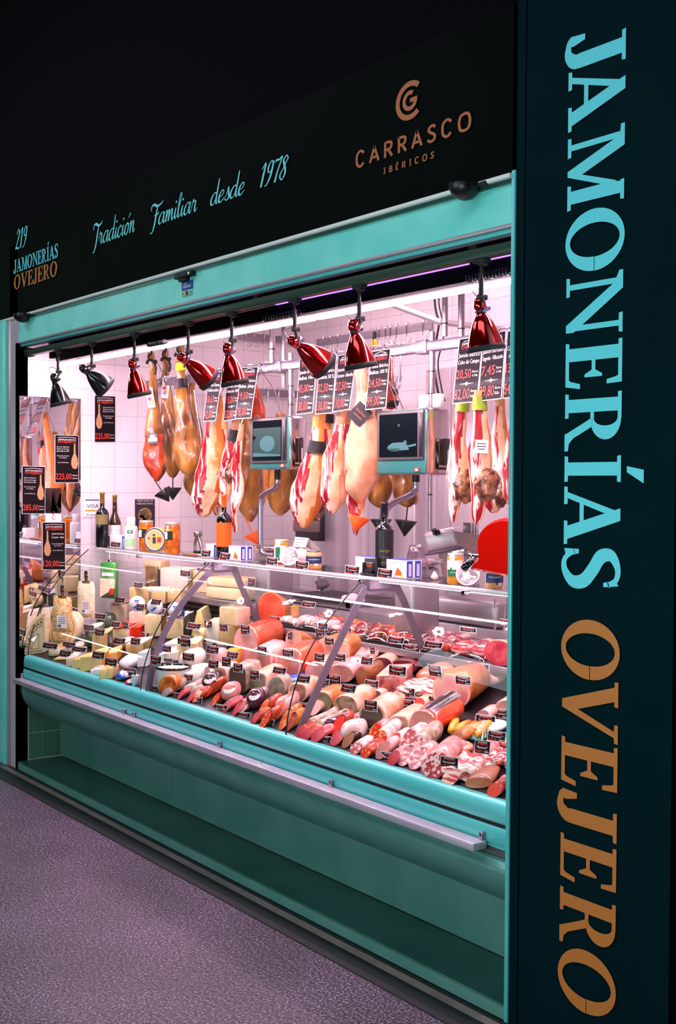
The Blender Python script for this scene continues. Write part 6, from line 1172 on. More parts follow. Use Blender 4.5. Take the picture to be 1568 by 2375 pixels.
def blob(px, py, w, h, name, label, cat, m, d=None, th=.6, amp=.004, band=None, e=1.0, Y=None, z=None, lab=None, seg=20, m2_=None, flat=.0):
    g = start(px, py, w*.62, h, th, Y, z); W = w/g.s/2; D = (d or W*1.7)/2; mb = MB(); rs = []
    for i in range(11):
        f = PI*i/10; zz = g.h/2*(1-math.cos(f)); k = max(math.sin(f), .03)**(.75 if not flat else .45); rs.append(jitter([(W*k*math.cos(2*PI*q/seg), D+D*k*math.sin(2*PI*q/seg), zz) for q in range(seg)], amp, 20, px*.2))
    mb.loft(rs, (lambda i, k: 1 if (m2_ and (i+k) % 7 < 3) else 0), True); o = gput(mb, name, [m, m2_ or m], g.P, th, g.sh)
    if lab:
        mb = MB(); nrm = Vector((0.10, -.80, .60)).normalized(); c = Vector((0, D, g.h/2)); 
        ux = Vector((0, 0, 1)).cross(-nrm).normalized()*-1; uy = nrm.cross(ux)
        def srf(a, b):
            q = (nrm + ux*a + uy*b).normalized(); return c+Vector((q.x*W, q.y*D, q.z*g.h/2))*1.025
        N = 16; cen = srf(0, 0); 
        for sc_, mi in ((.72, 0),): mb.add([cen]+[srf(sc_*math.cos(2*PI*k/N), sc_*.85*math.sin(2*PI*k/N)) for k in range(N)]+[srf(sc_*.5*math.cos(2*PI*k/N), sc_*.42*math.sin(2*PI*k/N)) for k in range(N)], [(0, 1+N+k, 1+N+(k+1) % N) for k in range(N)]+[(1+N+k, 1+k, 1+(k+1) % N, 1+N+(k+1) % N) for k in range(N)], mi, True)
        q = lambda a, b, s_=1.012: (srf(a, b)-c)*s_+c
        mb.add([q(.22, .05), q(.62, .05), q(.62, .40), q(.22, .40)], [(0, 1, 2, 3)], 1); mb.add([q(.38, .08, 1.016), q(.56, .08, 1.016), q(.56, .36, 1.016), q(.38, .36, 1.016)], [(0, 1, 2, 3)], 2)
        for b in (-.25, -.1, .1, .25): mb.add([q(-.45, b), q(.1, b), q(.1, b+.04), q(-.45, b+.04)], [(0, 1, 2, 3)], 3)
        gput(mb, 'paper_label', ['label_white', 'logo_red', 'label_black', 'print_tan'], g.P, th, g.sh, o, g.P)
    return done(o, g, name, label, cat)
def bag(px, py, w, h, name, label, cat, m, th=.6, clip=True, Y=None, z=None, lab=True):
    g = start(px, py, w*.75, h, th, Y, z); W = w/g.s; mb = MB(); nx, nz = 8, 10; F, B = [], []
    for j in range(nz+1):
        for i in range(nx+1):
            x = (i/nx-.5)*W; zz = j/nz*g.h; b = .022*math.sin(PI*i/nx)**.5*(math.sin(PI*min(1, j/nz*1.02))**.5 if j < nz else 0); F.append((x*(1-.12*(j/nz)**4), -b, zz)); B.append((x*(1-.12*(j/nz)**4), b, zz))
    F = jitter(F, .005, 30, px); n = len(F); q = lambda i, j: j*(nx+1)+i
    mb.add(F+B, [(q(i, j), q(i+1, j), q(i+1, j+1), q(i, j+1)) for j in range(nz) for i in range(nx)]+[(n+q(i+1, j), n+q(i, j), n+q(i, j+1), n+q(i+1, j+1)) for j in range(nz) for i in range(nx)], 0, True)
    o = gput(mb, name, [m], g.P, th, g.sh)
    if lab:
        mb = MB(); mb.box((W*.12, -.031, g.h*.30), (W*.5, .001, g.h*.34), 0)
        for k in range(4): mb.box((W*.12, -.032, g.h*(.42-.05*k)), (W*.36, .0006, g.h*.012), 1)
        mb.box((0, -.032, g.h*.19), (W*.16, .0006, g.h*.07), 1); gput(mb, 'bar_code_label', ['label_white', 'bracket_grey'], g.P, th, g.sh, o, g.P)
    if clip:
        mb = MB(); mb.box((0, 0, g.h-.004), (W*.42, .016, .012), 0, .003); mb.tube([(0, 0, g.h), (0, 0, g.h+.022)], .009, 8, 0); mb.box((-.006, .006, g.h+.036), (.022, .004, .045), 1, .002); mb.tube(catmull([(-.01, 0, g.h+.02), (0, -.006, g.h+.04), (.012, 0, g.h+.022)], 4), .003, 6, 0); gput(mb, 'bulldog_clip', [mat('clip_bronze', '#7a5c34', .35, metal=.8), 'black'], g.P, th, g.sh, o, g.P)
    return done(o, g, name, label, cat)
def slab(px, py, w, h, name, label, cat='cold cut', m='bacon', n=5, th=.2, d=.10, Y=None, z=None, wav=.006, m2_=None, film=False):
    g = start(px, py, w, h, th, Y, z); mb = MB(); t = g.h/n
    for k in range(n):
        nx = 12; vs = []
        for j in range(4):
            for i in range(nx+1): vs.append(((i/nx-.5)*g.w+.01*math.sin(k*2.1), j/3*d+.006*math.sin(k*3), k*t + wav*math.sin(i*1.1+k*1.7+j)+(t*.9 if False else 0)))
        top = [(v[0], v[1], v[2]+t*.92) for v in vs]; q = lambda i, j: j*(nx+1)+i; N = len(vs)
        mb.add(vs+top, [(q(i, j)+N, q(i+1, j)+N, q(i+1, j+1)+N, q(i, j+1)+N) for j in range(3) for i in range(nx)]+[(q(i, 0), q(i+1, 0), q(i+1, 0)+N, q(i, 0)+N) for i in range(nx)]+[(q(nx, j), q(nx, j+1), q(nx, j+1)+N, q(nx, j)+N) for j in range(3)]+[(q(0, j+1), q(0, j), q(0, j)+N, q(0, j+1)+N) for j in range(3)], k % 2 if m2_ else 0, True)
    o = gput(mb, name, [m, m2_ or m], g.P, th, g.sh); return done(o, g, name, label, cat)
def vac(px, py, w, h, name, label, m, th=.2, d=.12, Y=.72, z=.9435, cat='packed meat', n=4, tray='tray_black', m2_=None, seed=0, shape='sausages'):
    # a sealed pack: tray, meat pieces, film over them
    g = start(px, py, w, h, th, Y, z); r = empty(name, g.P, label, cat); W = g.w; mb = MB(); hb = g.h*.22 if tray else .002
    mb.box((0, d/2, hb/2+.0005), (W, d, hb), 0, min(.003, hb*.4)); gput(mb, 'tray', tray or 'clear_film', g.P, th, g.sh, r, g.P)
    random.seed(seed+int(px)); mb = MB(); k = max(n, 2)
    for i in range(k):
        x = (-.5+(i+.5)/k)*W*.92; rr = min(W/k*.55, (g.h-hb)*.55)
        if shape == 'sausages':
            a = random.uniform(-.5, .5); pts = [(x+math.sin(a)*t*d*.8-.01, d*.08+d*.84*t, hb+rr*.9+.006*math.sin(t*3+i)) for t in (0, .06, .3, .6, .94, 1)]; mb.tube(pts, [rr*.4, rr*.85, rr, rr, rr*.85, rr*.4], 12, i % 2 if m2_ else 0)
        elif shape == 'rounds':
            mb.lathe([(0, -.02), (rr*1.2, -.018), (rr*1.25, 0), (rr*1.1, .006), (0, .007)], 18, [1, 1, 1, 0] if m2_ else 0, Matrix.Translation((x, d*.25+.2*d*(i % 2), hb+rr*1.05)) @ Matrix.Rotation(PI/2-.5, 4, 'X'))
        elif shape == 'slices':
            for q in range(3): mb.lathe([(0, 0), (rr*1.3, 0), (rr*1.3, .003), (0, .0035)], 16, (i+q) % 2 if m2_ else 0, Matrix.Translation((x, d*(.2+.27*q), hb+.006+.010*q)) @ Matrix.Rotation(.5, 4, 'X') @ Matrix.Rotation(random.uniform(-.3, .3), 4, 'Y'))
        else:
            rs = [jitter([(x+W/k*.62*math.sin(f)*math.cos(2*PI*c/14), d/2+d*.46*math.sin(f)*math.sin(2*PI*c/14), hb+(g.h-hb)*.5*(1-math.cos(f))) for c in range(14)], .006, 26, i+px) for f in [PI*u/8*.97+.03 for u in range(9)]]; mb.loft(rs, (lambda a_, b_: 1 if m2_ and (a_*3+b_) % 9 < 3 else 0), True)
    gput(mb, 'meat', [m, m2_ or m], g.P, th, g.sh, r, g.P)
    nx, ny = 12, 6; vs = []
    for j in range(ny+1):
        for i in range(nx+1):
            u, v = i/nx, j/ny; hh = hb+(g.h*1.04-hb)*(math.sin(PI*u)**.35)*(math.sin(PI*v)**.35) if 0 < i < nx and 0 < j < ny else hb; vs.append(((u-.5)*W*1.03, v*d*1.02-.01*d, hh))
    vs = jitter(vs, .004, 45, px); mb = MB(); mb.add(vs, [(j*(nx+1)+i, j*(nx+1)+i+1, (j+1)*(nx+1)+i+1, (j+1)*(nx+1)+i) for j in range(ny) for i in range(nx)], 0, True); gput(mb, 'film', 'clear_film', g.P, th, g.sh, r, g.P)
    ITEMS.append((g, label)); return r
# ------------------------------------------------------------------ cheeses, left bay
def brie(px0, py, w, h, label, printed=True, Y=None, th=.55):
    g = start(px0+w/2, py, w*.9, h, th, Y, None if Y is None else deck_z(Y)+.001); R = g.h; W = g.w; n = 14; poly = [(W/2, 0), (W/2, R)] + [(W/2-W*math.sin(a), R*math.cos(a)) for a in [PI/2*i/n for i in range(1, n+1)]]
    mb = MB(); mb.prism(list(reversed(poly)), .055, 0, None, 1); o = gput(mb, 'cheese_wedge', ['rind_tan_' if False else mat('brie_print', '#f4d4a0', .5, col2='#f8e0b8', scale=8), 'rind_cream'], g.P, th, g.sh)
    if printed:
        mb = MB(); q = lambda r, a: (W/2-W*r*math.sin(a), -.0008, R*r*math.cos(a)); N = 14
        for r0, r1 in ((.90, .885), (.72, .705)): mb.add([q(r, .12+1.28*k/N) for r in (r0, r1) for k in range(N+1)], [(k, k+1, N+2+k, N+1+k) for k in range(N)], 0)
        for a in (.12, 1.4): mb.add([q(.9, a), q(.9, a+.015), q(.71, a+.015), q(.71, a)], [(0, 1, 2, 3)], 0)
        for i, ch in enumerate('BRIE DE MEAUX'):
            if ch == ' ': continue
            a = 1.32-1.14*i/12; vs, fs, tw = text_geo(ch); c = Vector(q(.75, a)); t = Vector((math.cos(a)*W, 0, math.sin(a)*R)).normalized(); u = Vector((-math.sin(a), 0, math.cos(a))); k = R*.10/.73
            mb.add([c+t*(v[0]-tw/2)*k+u*v[1]*k for v in vs], fs, 0)
        for a, b in (((.25, .12), (.62, .12)), ((.62, .12), (.62, .5)), ((.62, .5), (.25, .42)), ((.25, .42), (.25, .12)), ((.25, .12), (.62, .5))):
            A_ = Vector((W/2-W*(1-a[0])*.95+W*.1, -.0009, R*a[1])); B_ = Vector((W/2-W*(1-b[0])*.95+W*.1, -.0009, R*b[1])); d = (B_-A_).normalized(); nn = Vector((-d.z, 0, d.x))*.0012; mb.add([A_+nn, A_-nn, B_-nn, B_+nn], [(0, 1, 2, 3)], 0)
        mb.box((0, -.0009, R*.05), (W*.8, .0004, .0025), 0); mb.box((0, -.0009, R*.07), (W*.8, .0004, .0012), 0); gput(mb, 'printed_mark', ['ink'], g.P, th, g.sh, o, g.P)
    return done(o, g, 'cheese_wedge', label, 'cheese')
brie(44, 1516, 66, 90, 'big quarter of printed soft cheese standing at the left end')
brie(98, 1500, 34, 88, 'second soft cheese quarter standing behind the big printed one', True, .19)
disc(146, 1503, 80, 'round_cheese', 'large pale stamped cheese wheel standing upright behind the grated bags', .5, .08, 'ch_tan', 'rind_cream', .2, stamp=st_wheel)
bag(145, 1466, 52, 84, 'cheese_bag', 'clear bag of orange grated cheese with bulldog clip', 'bag of cheese', 'grated_orange', Y=.13); bag(200, 1432, 46, 84, 'cheese_bag', 'clear bag of pale cheese flakes with bulldog clip', 'bag of cheese', 'grated_pale', Y=.33)
g = start(249, 1388, 34, 84, .5, .46, None); W = g.w*1.15; r = empty('snack_pack', g.P, 'green topped pack of cheese chunks with a tomato picture', 'pack'); mb = MB(); mb.box((0, .02, g.h/2), (W, .04, g.h), 0, .012); gput(mb, 'pouch', 'pack_green', g.P, .5, 0, r, g.P)
mb = MB(); mb.add([(-W*.48, -.001, g.h*.02), (W*.48, -.001, g.h*.30), (W*.48, -.001, g.h*.55), (-W*.48, -.001, g.h*.55)], [(0, 1, 2, 3)], 0); mb.add([(-W*.48, -.0012, g.h*.02), (W*.48, -.0012, g.h*.02), (W*.48, -.0012, g.h*.26)], [(0, 1, 2)], 2); mb.add([(W*(.28+.17*math.cos(k*PI/6)), -.0016, g.h*(.2+.09*math.sin(k*PI/6))) for k in range(12)], [tuple(range(12))], 1); mb.add([(-W*.35, -.001, g.h*.62), (W*.4, -.001, g.h*.62), (W*.4, -.001, g.h*.72), (-W*.35, -.001, g.h*.72)], [(0, 1, 2, 3)], 3); gput(mb, 'front_print', ['grated_pale', 'pack_red', 'rind_dark', 'label_white'], g.P, .5, 0, r, g.P); mb = MB(); zz = 1.262-g.P.z; mb.tube([(0, .02, g.h-.01), (0, .02, zz-.004), (0, .03, zz)], .003, 6, 0); mb.box((0, .02, g.h+.004), (.03, .014, .02), 0, .003); gput(mb, 'hanging_clip', ['chrome'], g.P, .5, 0, r, g.P)
blob(236, 1466, 50, 36, 'round_cheese', 'dark green waxed small cheese behind the red framed price tag', 'cheese', 'rind_green', flat=1, amp=.001)
wheel(200, 1502, 46, 44, 'round_cheese', 'dark green rind cheese half with white top paper', 'cheese', 'ch_white', 'rind_green')
wedge(231, 1520, 40, 50, 'cheese_wedge', 'tall orange brown cheese wedge beside the green rind half', 'cheese', .5, .10, 'ch_tan', 'rind_dark')
P_ = 'label_pink'
block(274, 1454, 44, 52, 'cheese_block', 'tall pinkish white cheese block with pink paper on top', th=.5, front='ch_pink', side='ch_pink', top='ch_pink', wrap='saus_pink')
block(318, 1472, 42, 54, 'cheese_block', 'pinkish white cheese block in front of the first oval cream tub', th=.5, front='ch_pink', side='rind_olive', top='ch_pink')
block(354, 1478, 42, 52, 'cheese_block', 'tan cheese block left of the first bracket', th=.5, front='ch_pale', side='rind_brown', top='ch_pink')
block(405, 1482, 44, 48, 'cheese_block', 'cheese block with dark rind and blue printed paper right of the first bracket', th=.35, front='ch_pale', side='rind_dark', top='pack_blue', wrap='pack_white', d=.09)
block(442, 1432, 42, 46, 'cheese_block', 'wrapped cheese block with dark side rind below the rear shelf', th=.35, front='ch_pale', side='rind_brown', top='ch_pink', wrap='clear_film', d=.08)
block(322, 1402, 50, 38, 'cheese_block', 'broad tan cheese block behind the first oval cream tub', th=.5, front='ch_tan', side='ch_pale', d=.1, Y=.50)
block(367, 1400, 36, 28, 'cheese_block', 'small tan cheese block under the white soft slices', th=.5, front='ch_tan', side='rind_olive', d=.09, Y=.53); block(402, 1398, 30, 30, 'cheese_block', 'small tan cheese block behind the first bracket', th=.5, front='ch_tan', side='ch_pale', Y=.55)
disc(316, 1418, 36, 'cream_tub', 'first white oval cream tub with blue and yellow picture', .75, .03, 'pack_white', 'pack_white', .15, Y=.30, oval=1.0, cat='tub', stamp=st_oval)
disc(357, 1424, 36, 'cream_tub', 'second white oval cream tub, with a price tag on it', .75, .03, 'pack_white', 'pack_white', .15, Y=.32, oval=1.0, cat='tub', stamp=st_oval); disc(405, 1432, 36, 'cream_tub', 'white oval cream tub behind the first bracket', .75, .03, 'pack_white', 'carton_blue', .15, Y=.36, cat='tub', stamp=st_oval)
block(368, 1374, 56, 12, 'cheese_slice', 'soft white cheese slices lying on the small tan blocks', th=.9, front='ch_white', side='rind_cream', Y=.54, d=.06, bev=.005)
block(275, 1484, 46, 26, 'cheese_block', 'low cheese block with red striped wrapper', th=.35, front='ch_pale', side='ch_pink', top='pack_red', wrap='pack_red'); wedge(312, 1480, 28, 24, 'cheese_wedge', 'small red waxed cheese wedge with white paper', 'cheese', .4, .07, 'pack_red', 'pack_red')
wheel(268, 1509, 50, 16, 'round_cheese', 'flat dark rinded cheese with white top in the left bay', 'cheese', 'ch_white', 'rind_brown'); block(311, 1518, 46, 26, 'round_cheese', 'half cheese with soft folded top left of the first bracket', th=.45, front='ch_tan', side='rind_olive', top='ch_white', bev=.008)
wheel(117, 1522, 52, 15, 'round_cheese', 'round flat boxed cheese at the front left corner', 'cheese', 'ch_yellow', 'rind_cream'); wheel(158, 1513, 44, 12, 'round_cheese', 'flat pale cheese behind the thin cheese tongue', 'cheese', 'ch_white', 'rind_cream')
block(143, 1531, 42, 4, 'cheese_slice', 'thin tongue of pale cheese at the front left', th=.4, front='ch_yellow', side='rind_dark', top='ch_yellow', d=.03, bev=.001)
block(163, 1546, 22, 20, 'cheese_wedge', 'long pinkish white cheese wedge running back at the front left', th=.75, front='ch_pink', side='ch_white', top='ch_white', d=.17); wedge(180, 1550, 30, 20, 'cheese_wedge', 'small orange rinded cheese wedge left of the larger one', 'cheese', .45, .10, 'ch_yellow', 'ch_orange'); wedge(210, 1555, 58, 32, 'cheese_wedge', 'large orange rinded cheese wedge at the front of the left bay', 'cheese', .5, .13, 'ch_yellow', 'ch_orange'); wedge(252, 1534, 40, 18, 'cheese_wedge', 'orange edged cheese wedge behind the yellow cheese block', 'cheese', .6, .12, 'ch_yellow', 'ch_orange')
block(224, 1567, 34, 14, 'cheese_pack', 'small brown and white packed cheese at the front', th=.5, front='pack_white', side='chorizo_skin', top='pack_white', cat='pack'); block(245, 1576, 34, 25, 'cheese_block', 'small yellow cheese block at the front edge', th=.55, front='ch_yellow', side='ch_tan', top='ch_yellow', bev=.006)
blob(290, 1556, 50, 28, 'cheese_pack', 'white paper cheese parcel with pink letters', 'pack', 'pack_white', amp=.008); blob(281, 1580, 46, 20, 'cheese_pack', 'blue and white foil cheese pack at the front', 'pack', 'pack_blue', m2_='pack_white', amp=.006); blob(296, 1590, 24, 10, 'cheese_pack', 'red and white striped small pack at the front edge', 'pack', 'pack_red', m2_='pack_white', amp=.003)
def bucket(px, py, w, h, name, label, body, rim, cat='tub', lidm='ch_white', Y=None):
    g = start(px, py, w*.62, h, 0, Y, None); R = w/g.s/2; r = empty(name, g.P, label, cat); mb = MB(); M = Matrix.Translation((0, R, 0)); mb.lathe([(0, 0), (R*.9, 0), (R*.97, g.h*.93)], 28, 0, M); gput(mb, 'tub_body', body, g.P, 0, 0, r, g.P); mb = MB(); mb.lathe([(R*.97, g.h*.90), (R*1.03, g.h*.91), (R*1.03, g.h), (R*.95, g.h), (R*.95, g.h*.93), (0, g.h*.94)], 28, [1, 1, 1, 1, 0], M, cap=False); gput(mb, 'tub_lid', [lidm, rim], g.P, 0, 0, r, g.P); ITEMS.append((g, label)); return r
bucket(306, 1590, 18, 24, 'cream_tub', 'small white cream tub at the foot of the first bracket', 'pack_white', 'pack_white')
# ------------------------------------------------------------------ middle bay
bucket(366, 1604, 82, 56, 'cheese_bucket', 'large white bucket with black rim beside the first bracket', mat('bucket_white', '#e6eef0', .35), 'black_gloss')
blob(366, 1524, 28, 28, 'cheese_pack', 'bright blue foil wrapped cheese piece', 'pack', 'pack_blue', amp=.005); wedge(330, 1546, 26, 32, 'cheese_pack', 'white triangular cheese packs behind the first bracket', 'pack', .5, .06, 'pack_white', 'pack_white')
wedge(395, 1512, 46, 18, 'cheese_slice', 'soft white cheese wedge left of the yellow quartered cheese', 'cheese', .6, .10, 'ch_white', 'rind_cream'); wedge(388, 1536, 52, 20, 'cheese_slice', 'thick white cheese slices above the bucket', 'cheese', .6, .10, 'ch_white', 'rind_cream')
wedge(432, 1528, 50, 34, 'cheese_wedge', 'pale yellow cheese quarters heaped in the middle bay', 'cheese', .4, .11, 'ch_pale', 'rind_cream')
blob(434, 1560, 66, 42, 'fresh_cheese', 'smooth white fresh cheese mound in the middle bay', 'cheese', 'ch_white', flat=1, amp=.003); wheel(429, 1588, 64, 28, 'fresh_cheese', 'low white fresh cheese below the smooth mound', 'cheese', 'ch_white', 'ch_white')
block(461, 1476, 40, 60, 'cheese_wedge', 'tall yellow pointed cheese wedge standing behind the bread like round', th=.5, front='ch_yellow', side='ch_pale', top='ch_yellow', topw=.25); blob(460, 1494, 38, 30, 'fresh_cheese', 'cream coloured rounded cheese beside the colourful clip', 'cheese', 'ch_pale', flat=1)
block(497, 1442, 28, 50, 'cheese_block', 'narrow yellow cheese block left of the film wrapped one', th=.35, front='ch_yellow', side='ch_pale'); block(528, 1452, 46, 44, 'cheese_block', 'film wrapped yellow cheese block below the rear shelf end', th=.25, front='ch_pale', side='ch_pink', top='ch_pink', wrap='clear_film', bev=.01, Y=.5, d=.1)
block(492, 1494, 32, 52, 'cheese_block', 'tall white cheese block under the narrow yellow one', th=.35, front='ch_white', side='ch_pale'); block(527, 1500, 42, 48, 'cheese_block', 'yellow cheese block under the film wrapped one', th=.35, front='ch_tan', side='ch_yellow')
loaf(569, 1534, 60, 80, 'cooked_ham', 'large cooked ham with pale netted end and orange red side', 'cooked ham', .35, .22, 'hm_pink', 'hm_red', 2.4, .8)
loaf(604, 1568, 50, 66, 'cooked_ham', 'pink brown ham loaf right of the netted cooked ham', 'cooked ham', .35, .14, 'hm_rose', 'hm_pink', 3.2, .95); loaf(668, 1574, 64, 70, 'cooked_ham', 'wide ham loaf with pale rim and crimson skin in the middle bay', 'cooked ham', .30, .18, 'hm_rose', 'hm_red', 2.8, .85, 'rind_fat')
loaf(681, 1512, 42, 48, 'cooked_ham', 'pale half ham in shiny film below the rear shelf', 'cooked ham', .5, .11, 'hm_pale', 'hm_skin', 2.4, .7, Y=.55); blob(500, 1554, 46, 42, 'cooked_ham', 'small pink ham piece under the overlapping price tags', 'cooked ham', 'hm_pink', flat=1); block(530, 1546, 28, 34, 'cheese_block', 'small orange cheese block beside the netted ham', th=.3, front='ch_orange', side='ch_orange')
g = start(606, 1562, 44, 30, .3, None, None); r = empty('sausage_box', g.P, 'dark red and yellow printed box in front of the ham loaf', 'box'); mb = MB(); mb.box((0, .045, g.h/2), (g.w, .09, g.h), 0, .004); gput(mb, 'box_body', 'box_maroon', g.P, .3, g.sh, r, g.P); mb = MB(); mb.box((0, .045, g.h+.0008), (g.w*.9, .08, .0008), 0); mb.box((-g.w*.1, .045, g.h+.0014), (g.w*.5, .04, .0008), 1); mb.box((-g.w*.1, .045, g.h+.002), (g.w*.3, .022, .0008), 2); mb.box((g.w*.42, -.0006, g.h*.3), (g.w*.1, .0008, g.h*.25), 3); gput(mb, 'print', ['pack_yellow', 'pack_red', 'carton_lilac', 'pack_red'], g.P, .3, g.sh, r, g.P); ITEMS.append((g, 'dark red and yellow printed box in front of the ham loaf'))
log(481, 1582, 30, 32, .10, 'bologna', 'small pink bologna with thick pale rim', 'cold cut', .5, 'mort_face', 'rind_fat'); loaf(510, 1592, 34, 44, 'pate_loaf', 'brown pink pâté loaf right of the small bologna', 'pâté', .4, .10, 'pate_brown', 'hm_pale', 3.0, .95, 'rind_fat')
loaf(550, 1608, 44, 62, 'pate_loaf', 'grey pâté block with dark specks', 'pâté', .45, .12, 'pate_spot', 'pate_grey', 4.5, .95); loaf(598, 1605, 44, 46, 'pate_loaf', 'grey green pâté loaf with orange white fat rind', 'pâté', .35, .14, 'pate_green', 'rind_fat', 3.0, .9, 'rind_fat'); loaf(641, 1624, 42, 54, 'pate_loaf', 'oval grey brown pâté slice standing left of the second bracket', 'pâté', .5, .06, 'pate_grey', 'pate_grey', 2.1, .95); loaf(690, 1628, 46, 44, 'pate_loaf', 'brown grey pâté with pale rind just left of the second bracket', 'pâté', .45, .12, 'pate_brown', 'rind_fat', 2.4, .9, 'rind_fat')
wheel(664, 1592, 54, 14, 'cheese_box', 'round green box with blue and orange lid print', 'box', 'pack_blue', 'tray_green')
loaf(388, 1612, 46, 44, 'cured_loin', 'orange brown cured loin piece in front of the bucket', 'cold cut', .7, .10, 'chorizo_orange', 'ham_orange', 2.0, .5); blob(408, 1606, 38, 28, 'cured_loin', 'pinkish brown cured piece right of the orange brown one', 'cold cut', 'saus_grey', amp=.006)
sausage(425, 1612, 11, .12, 'wrapped_sausage', 'grey green film wrapped sausage left of the dark ball', .9, 'saus_grey'); sausage(441, 1617, 11, .12, 'wrapped_sausage', 'second grey green film wrapped sausage touching the dark ball', .9, 'pate_green')
blob(482, 1609, 50, 42, 'sobrasada_ball', 'dark round sausage ball with white label', 'sausage', 'casing_dark', amp=.001, lab=True); blob(527, 1632, 50, 42, 'sobrasada_ball', 'pale pink round sausage ball with white label', 'sausage', 'saus_pink', amp=.001, lab=True); blob(586, 1650, 48, 46, 'sobrasada_ball', 'dark plum round sausage ball with white label', 'sausage', 'casing_plum', amp=.001, lab=True)
RW = [(412, 1622, 13, 15, .09, .7, 'lomo', 'lomo', 'dark crimson cut loin behind the third front tag'), (434, 1630, 14, 18, .10, .7, 'lomo', 'lomo', 'crimson cut loin with white string at the front edge'), (472, 1622, 13, 28, .12, .8, 'chorizo_skin', 'chorizo_skin', 'brown chorizo leaning under the dark ball'), (490, 1638, 13, 20, .10, .8, 'chorizo', 'chorizo_skin', 'orange chorizo end right of the fourth front tag'), (540, 1660, 15, 22, .10, .75, 'lomo', 'saus_pink', 'pink cut loin slice at the front edge'), (557, 1655, 15, 24, .10, .75, 'salami_pink', 'saus_pink', 'pale pink cut loin left of the brown chorizos'), (582, 1682, 15, 20, .10, .75, 'lomo', 'chorizo_skin', 'dark red cut loin between two front tags'), (598, 1666, 16, 28, .14, .85, 'chorizo_orange', 'chorizo_skin', 'orange brown chorizo leaning against the plum ball'), (603, 1692, 16, 28, .12, .85, 'chorizo', 'chorizo_skin', 'bright orange cut chorizo in front of the plum ball'), (633, 1674, 18, 30, .16, .9, 'chorizo', 'saus_pink', 'large bright orange cut chorizo with white label'), (649, 1694, 18, 32, .12, .9, 'chorizo_orange', 'chorizo_orange', 'knobbly orange chorizo beside the second glass joint'), (664, 1698, 14, 30, .10, .9, 'chorizo_skin', 'chorizo_orange', 'dark orange chorizo at the foot of the second bracket')]
for px, py, w, h, L, th, f, s_, lb in RW: log(px, py, w, h, L, 'cut_sausage', lb, 'sausage', th, f, s_, oblique=-.5)
sausage(620, 1650, 11, .22, 'dry_sausage', 'long pink sausage with white paper band lying over the chorizos', 1.0, 'saus_pink', 'pack_white'); sausage(700, 1655, 10, .16, 'dry_sausage', 'pale wrapped sausages behind the second bracket foot', .95, 'fuet')
# ------------------------------------------------------------------ right bay
loaf(768, 1546, 88, 66, 'cooked_ham', 'large pale ham face with brown rind behind the second bracket', 'cooked ham', .35, .18, 'hm_pale', 'hm_skin', 2.2, .8, 'rind_fat'); loaf(731, 1580, 50, 44, 'turkey_roll', 'white pink turkey roll left of the second bracket', 'cold cut', .4, .15, 'hm_pink', 'rind_fat', 2.2, .9); loaf(790, 1582, 56, 40, 'cooked_ham', 'mottled pink pressed ham right of the second bracket', 'cooked ham', .3, .14, 'mort_face', 'hm_pink', 2.4, .9); blob(820, 1576, 34, 46, 'wrapped_ham', 'white wrapped ham with red oval label', 'cooked ham', 'pack_white', amp=.004, lab=True)
slab(846, 1550, 52, 34, 'bacon_pack', 'pink and white sliced bacon pack at the back of the right bay', 'cold cut', 'bacon', 4, .5, .1, m2_='hm_pink'); loaf(886, 1560, 46, 36, 'cured_loin', 'purple brown cured loin with cream fat cap', 'cold cut', .5, .12, 'cured', 'rind_fat', 2.2, .8); log(838, 1592, 32, 40, .13, 'smoked_sausage', 'thick brown sausage with cut round face', 'sausage', .6, 'brown_meat', 'brown_meat')
block(900, 1616, 58, 50, 'headcheese_block', 'pink meat block with dark red pieces in the right bay', 'cold cut', .45, .12, 'chich', 'saus_pink', 'rind_fat', bev=.006); loaf(935, 1562, 56, 32, 'cured_beef', 'dark red cured beef piece left of the purple one', 'cold cut', .3, .10, 'cured', 'cured', 2.2, .7); blob(1002, 1556, 84, 38, 'cured_beef', 'shiny purple vacuum wrapped meat below the rear shelf', 'cold cut', 'cured_purple', amp=.010)
blob(1000, 1600, 92, 44, 'smoked_pork', 'long orange pink smoked pork piece in the right bay', 'cold cut', 'pork', amp=.008, d=.13); slab(965, 1632, 96, 32, 'bacon_slab', 'stack of red and white bacon slabs below the smoked pork', 'cold cut', 'bacon', 5, .2, .12)
loaf(1046, 1648, 84, 88, 'cooked_ham', 'very large boned ham with pink cut face at the right', 'cooked ham', .5, .20, 'hm_pink', 'hm_skin', 2.1, .75, 'rind_fat', amp=.008); blob(1122, 1600, 100, 34, 'cured_jowl', 'pale pork jowl with dark edge behind the very large ham', 'cold cut', 'hm_pale', amp=.004, d=.09); loaf(1172, 1664, 40, 40, 'cooked_ham', 'brown pink ham half cut by the right jamb', 'cooked ham', .4, .12, 'pate_brown', 'hm_pale', 2.2, .85)
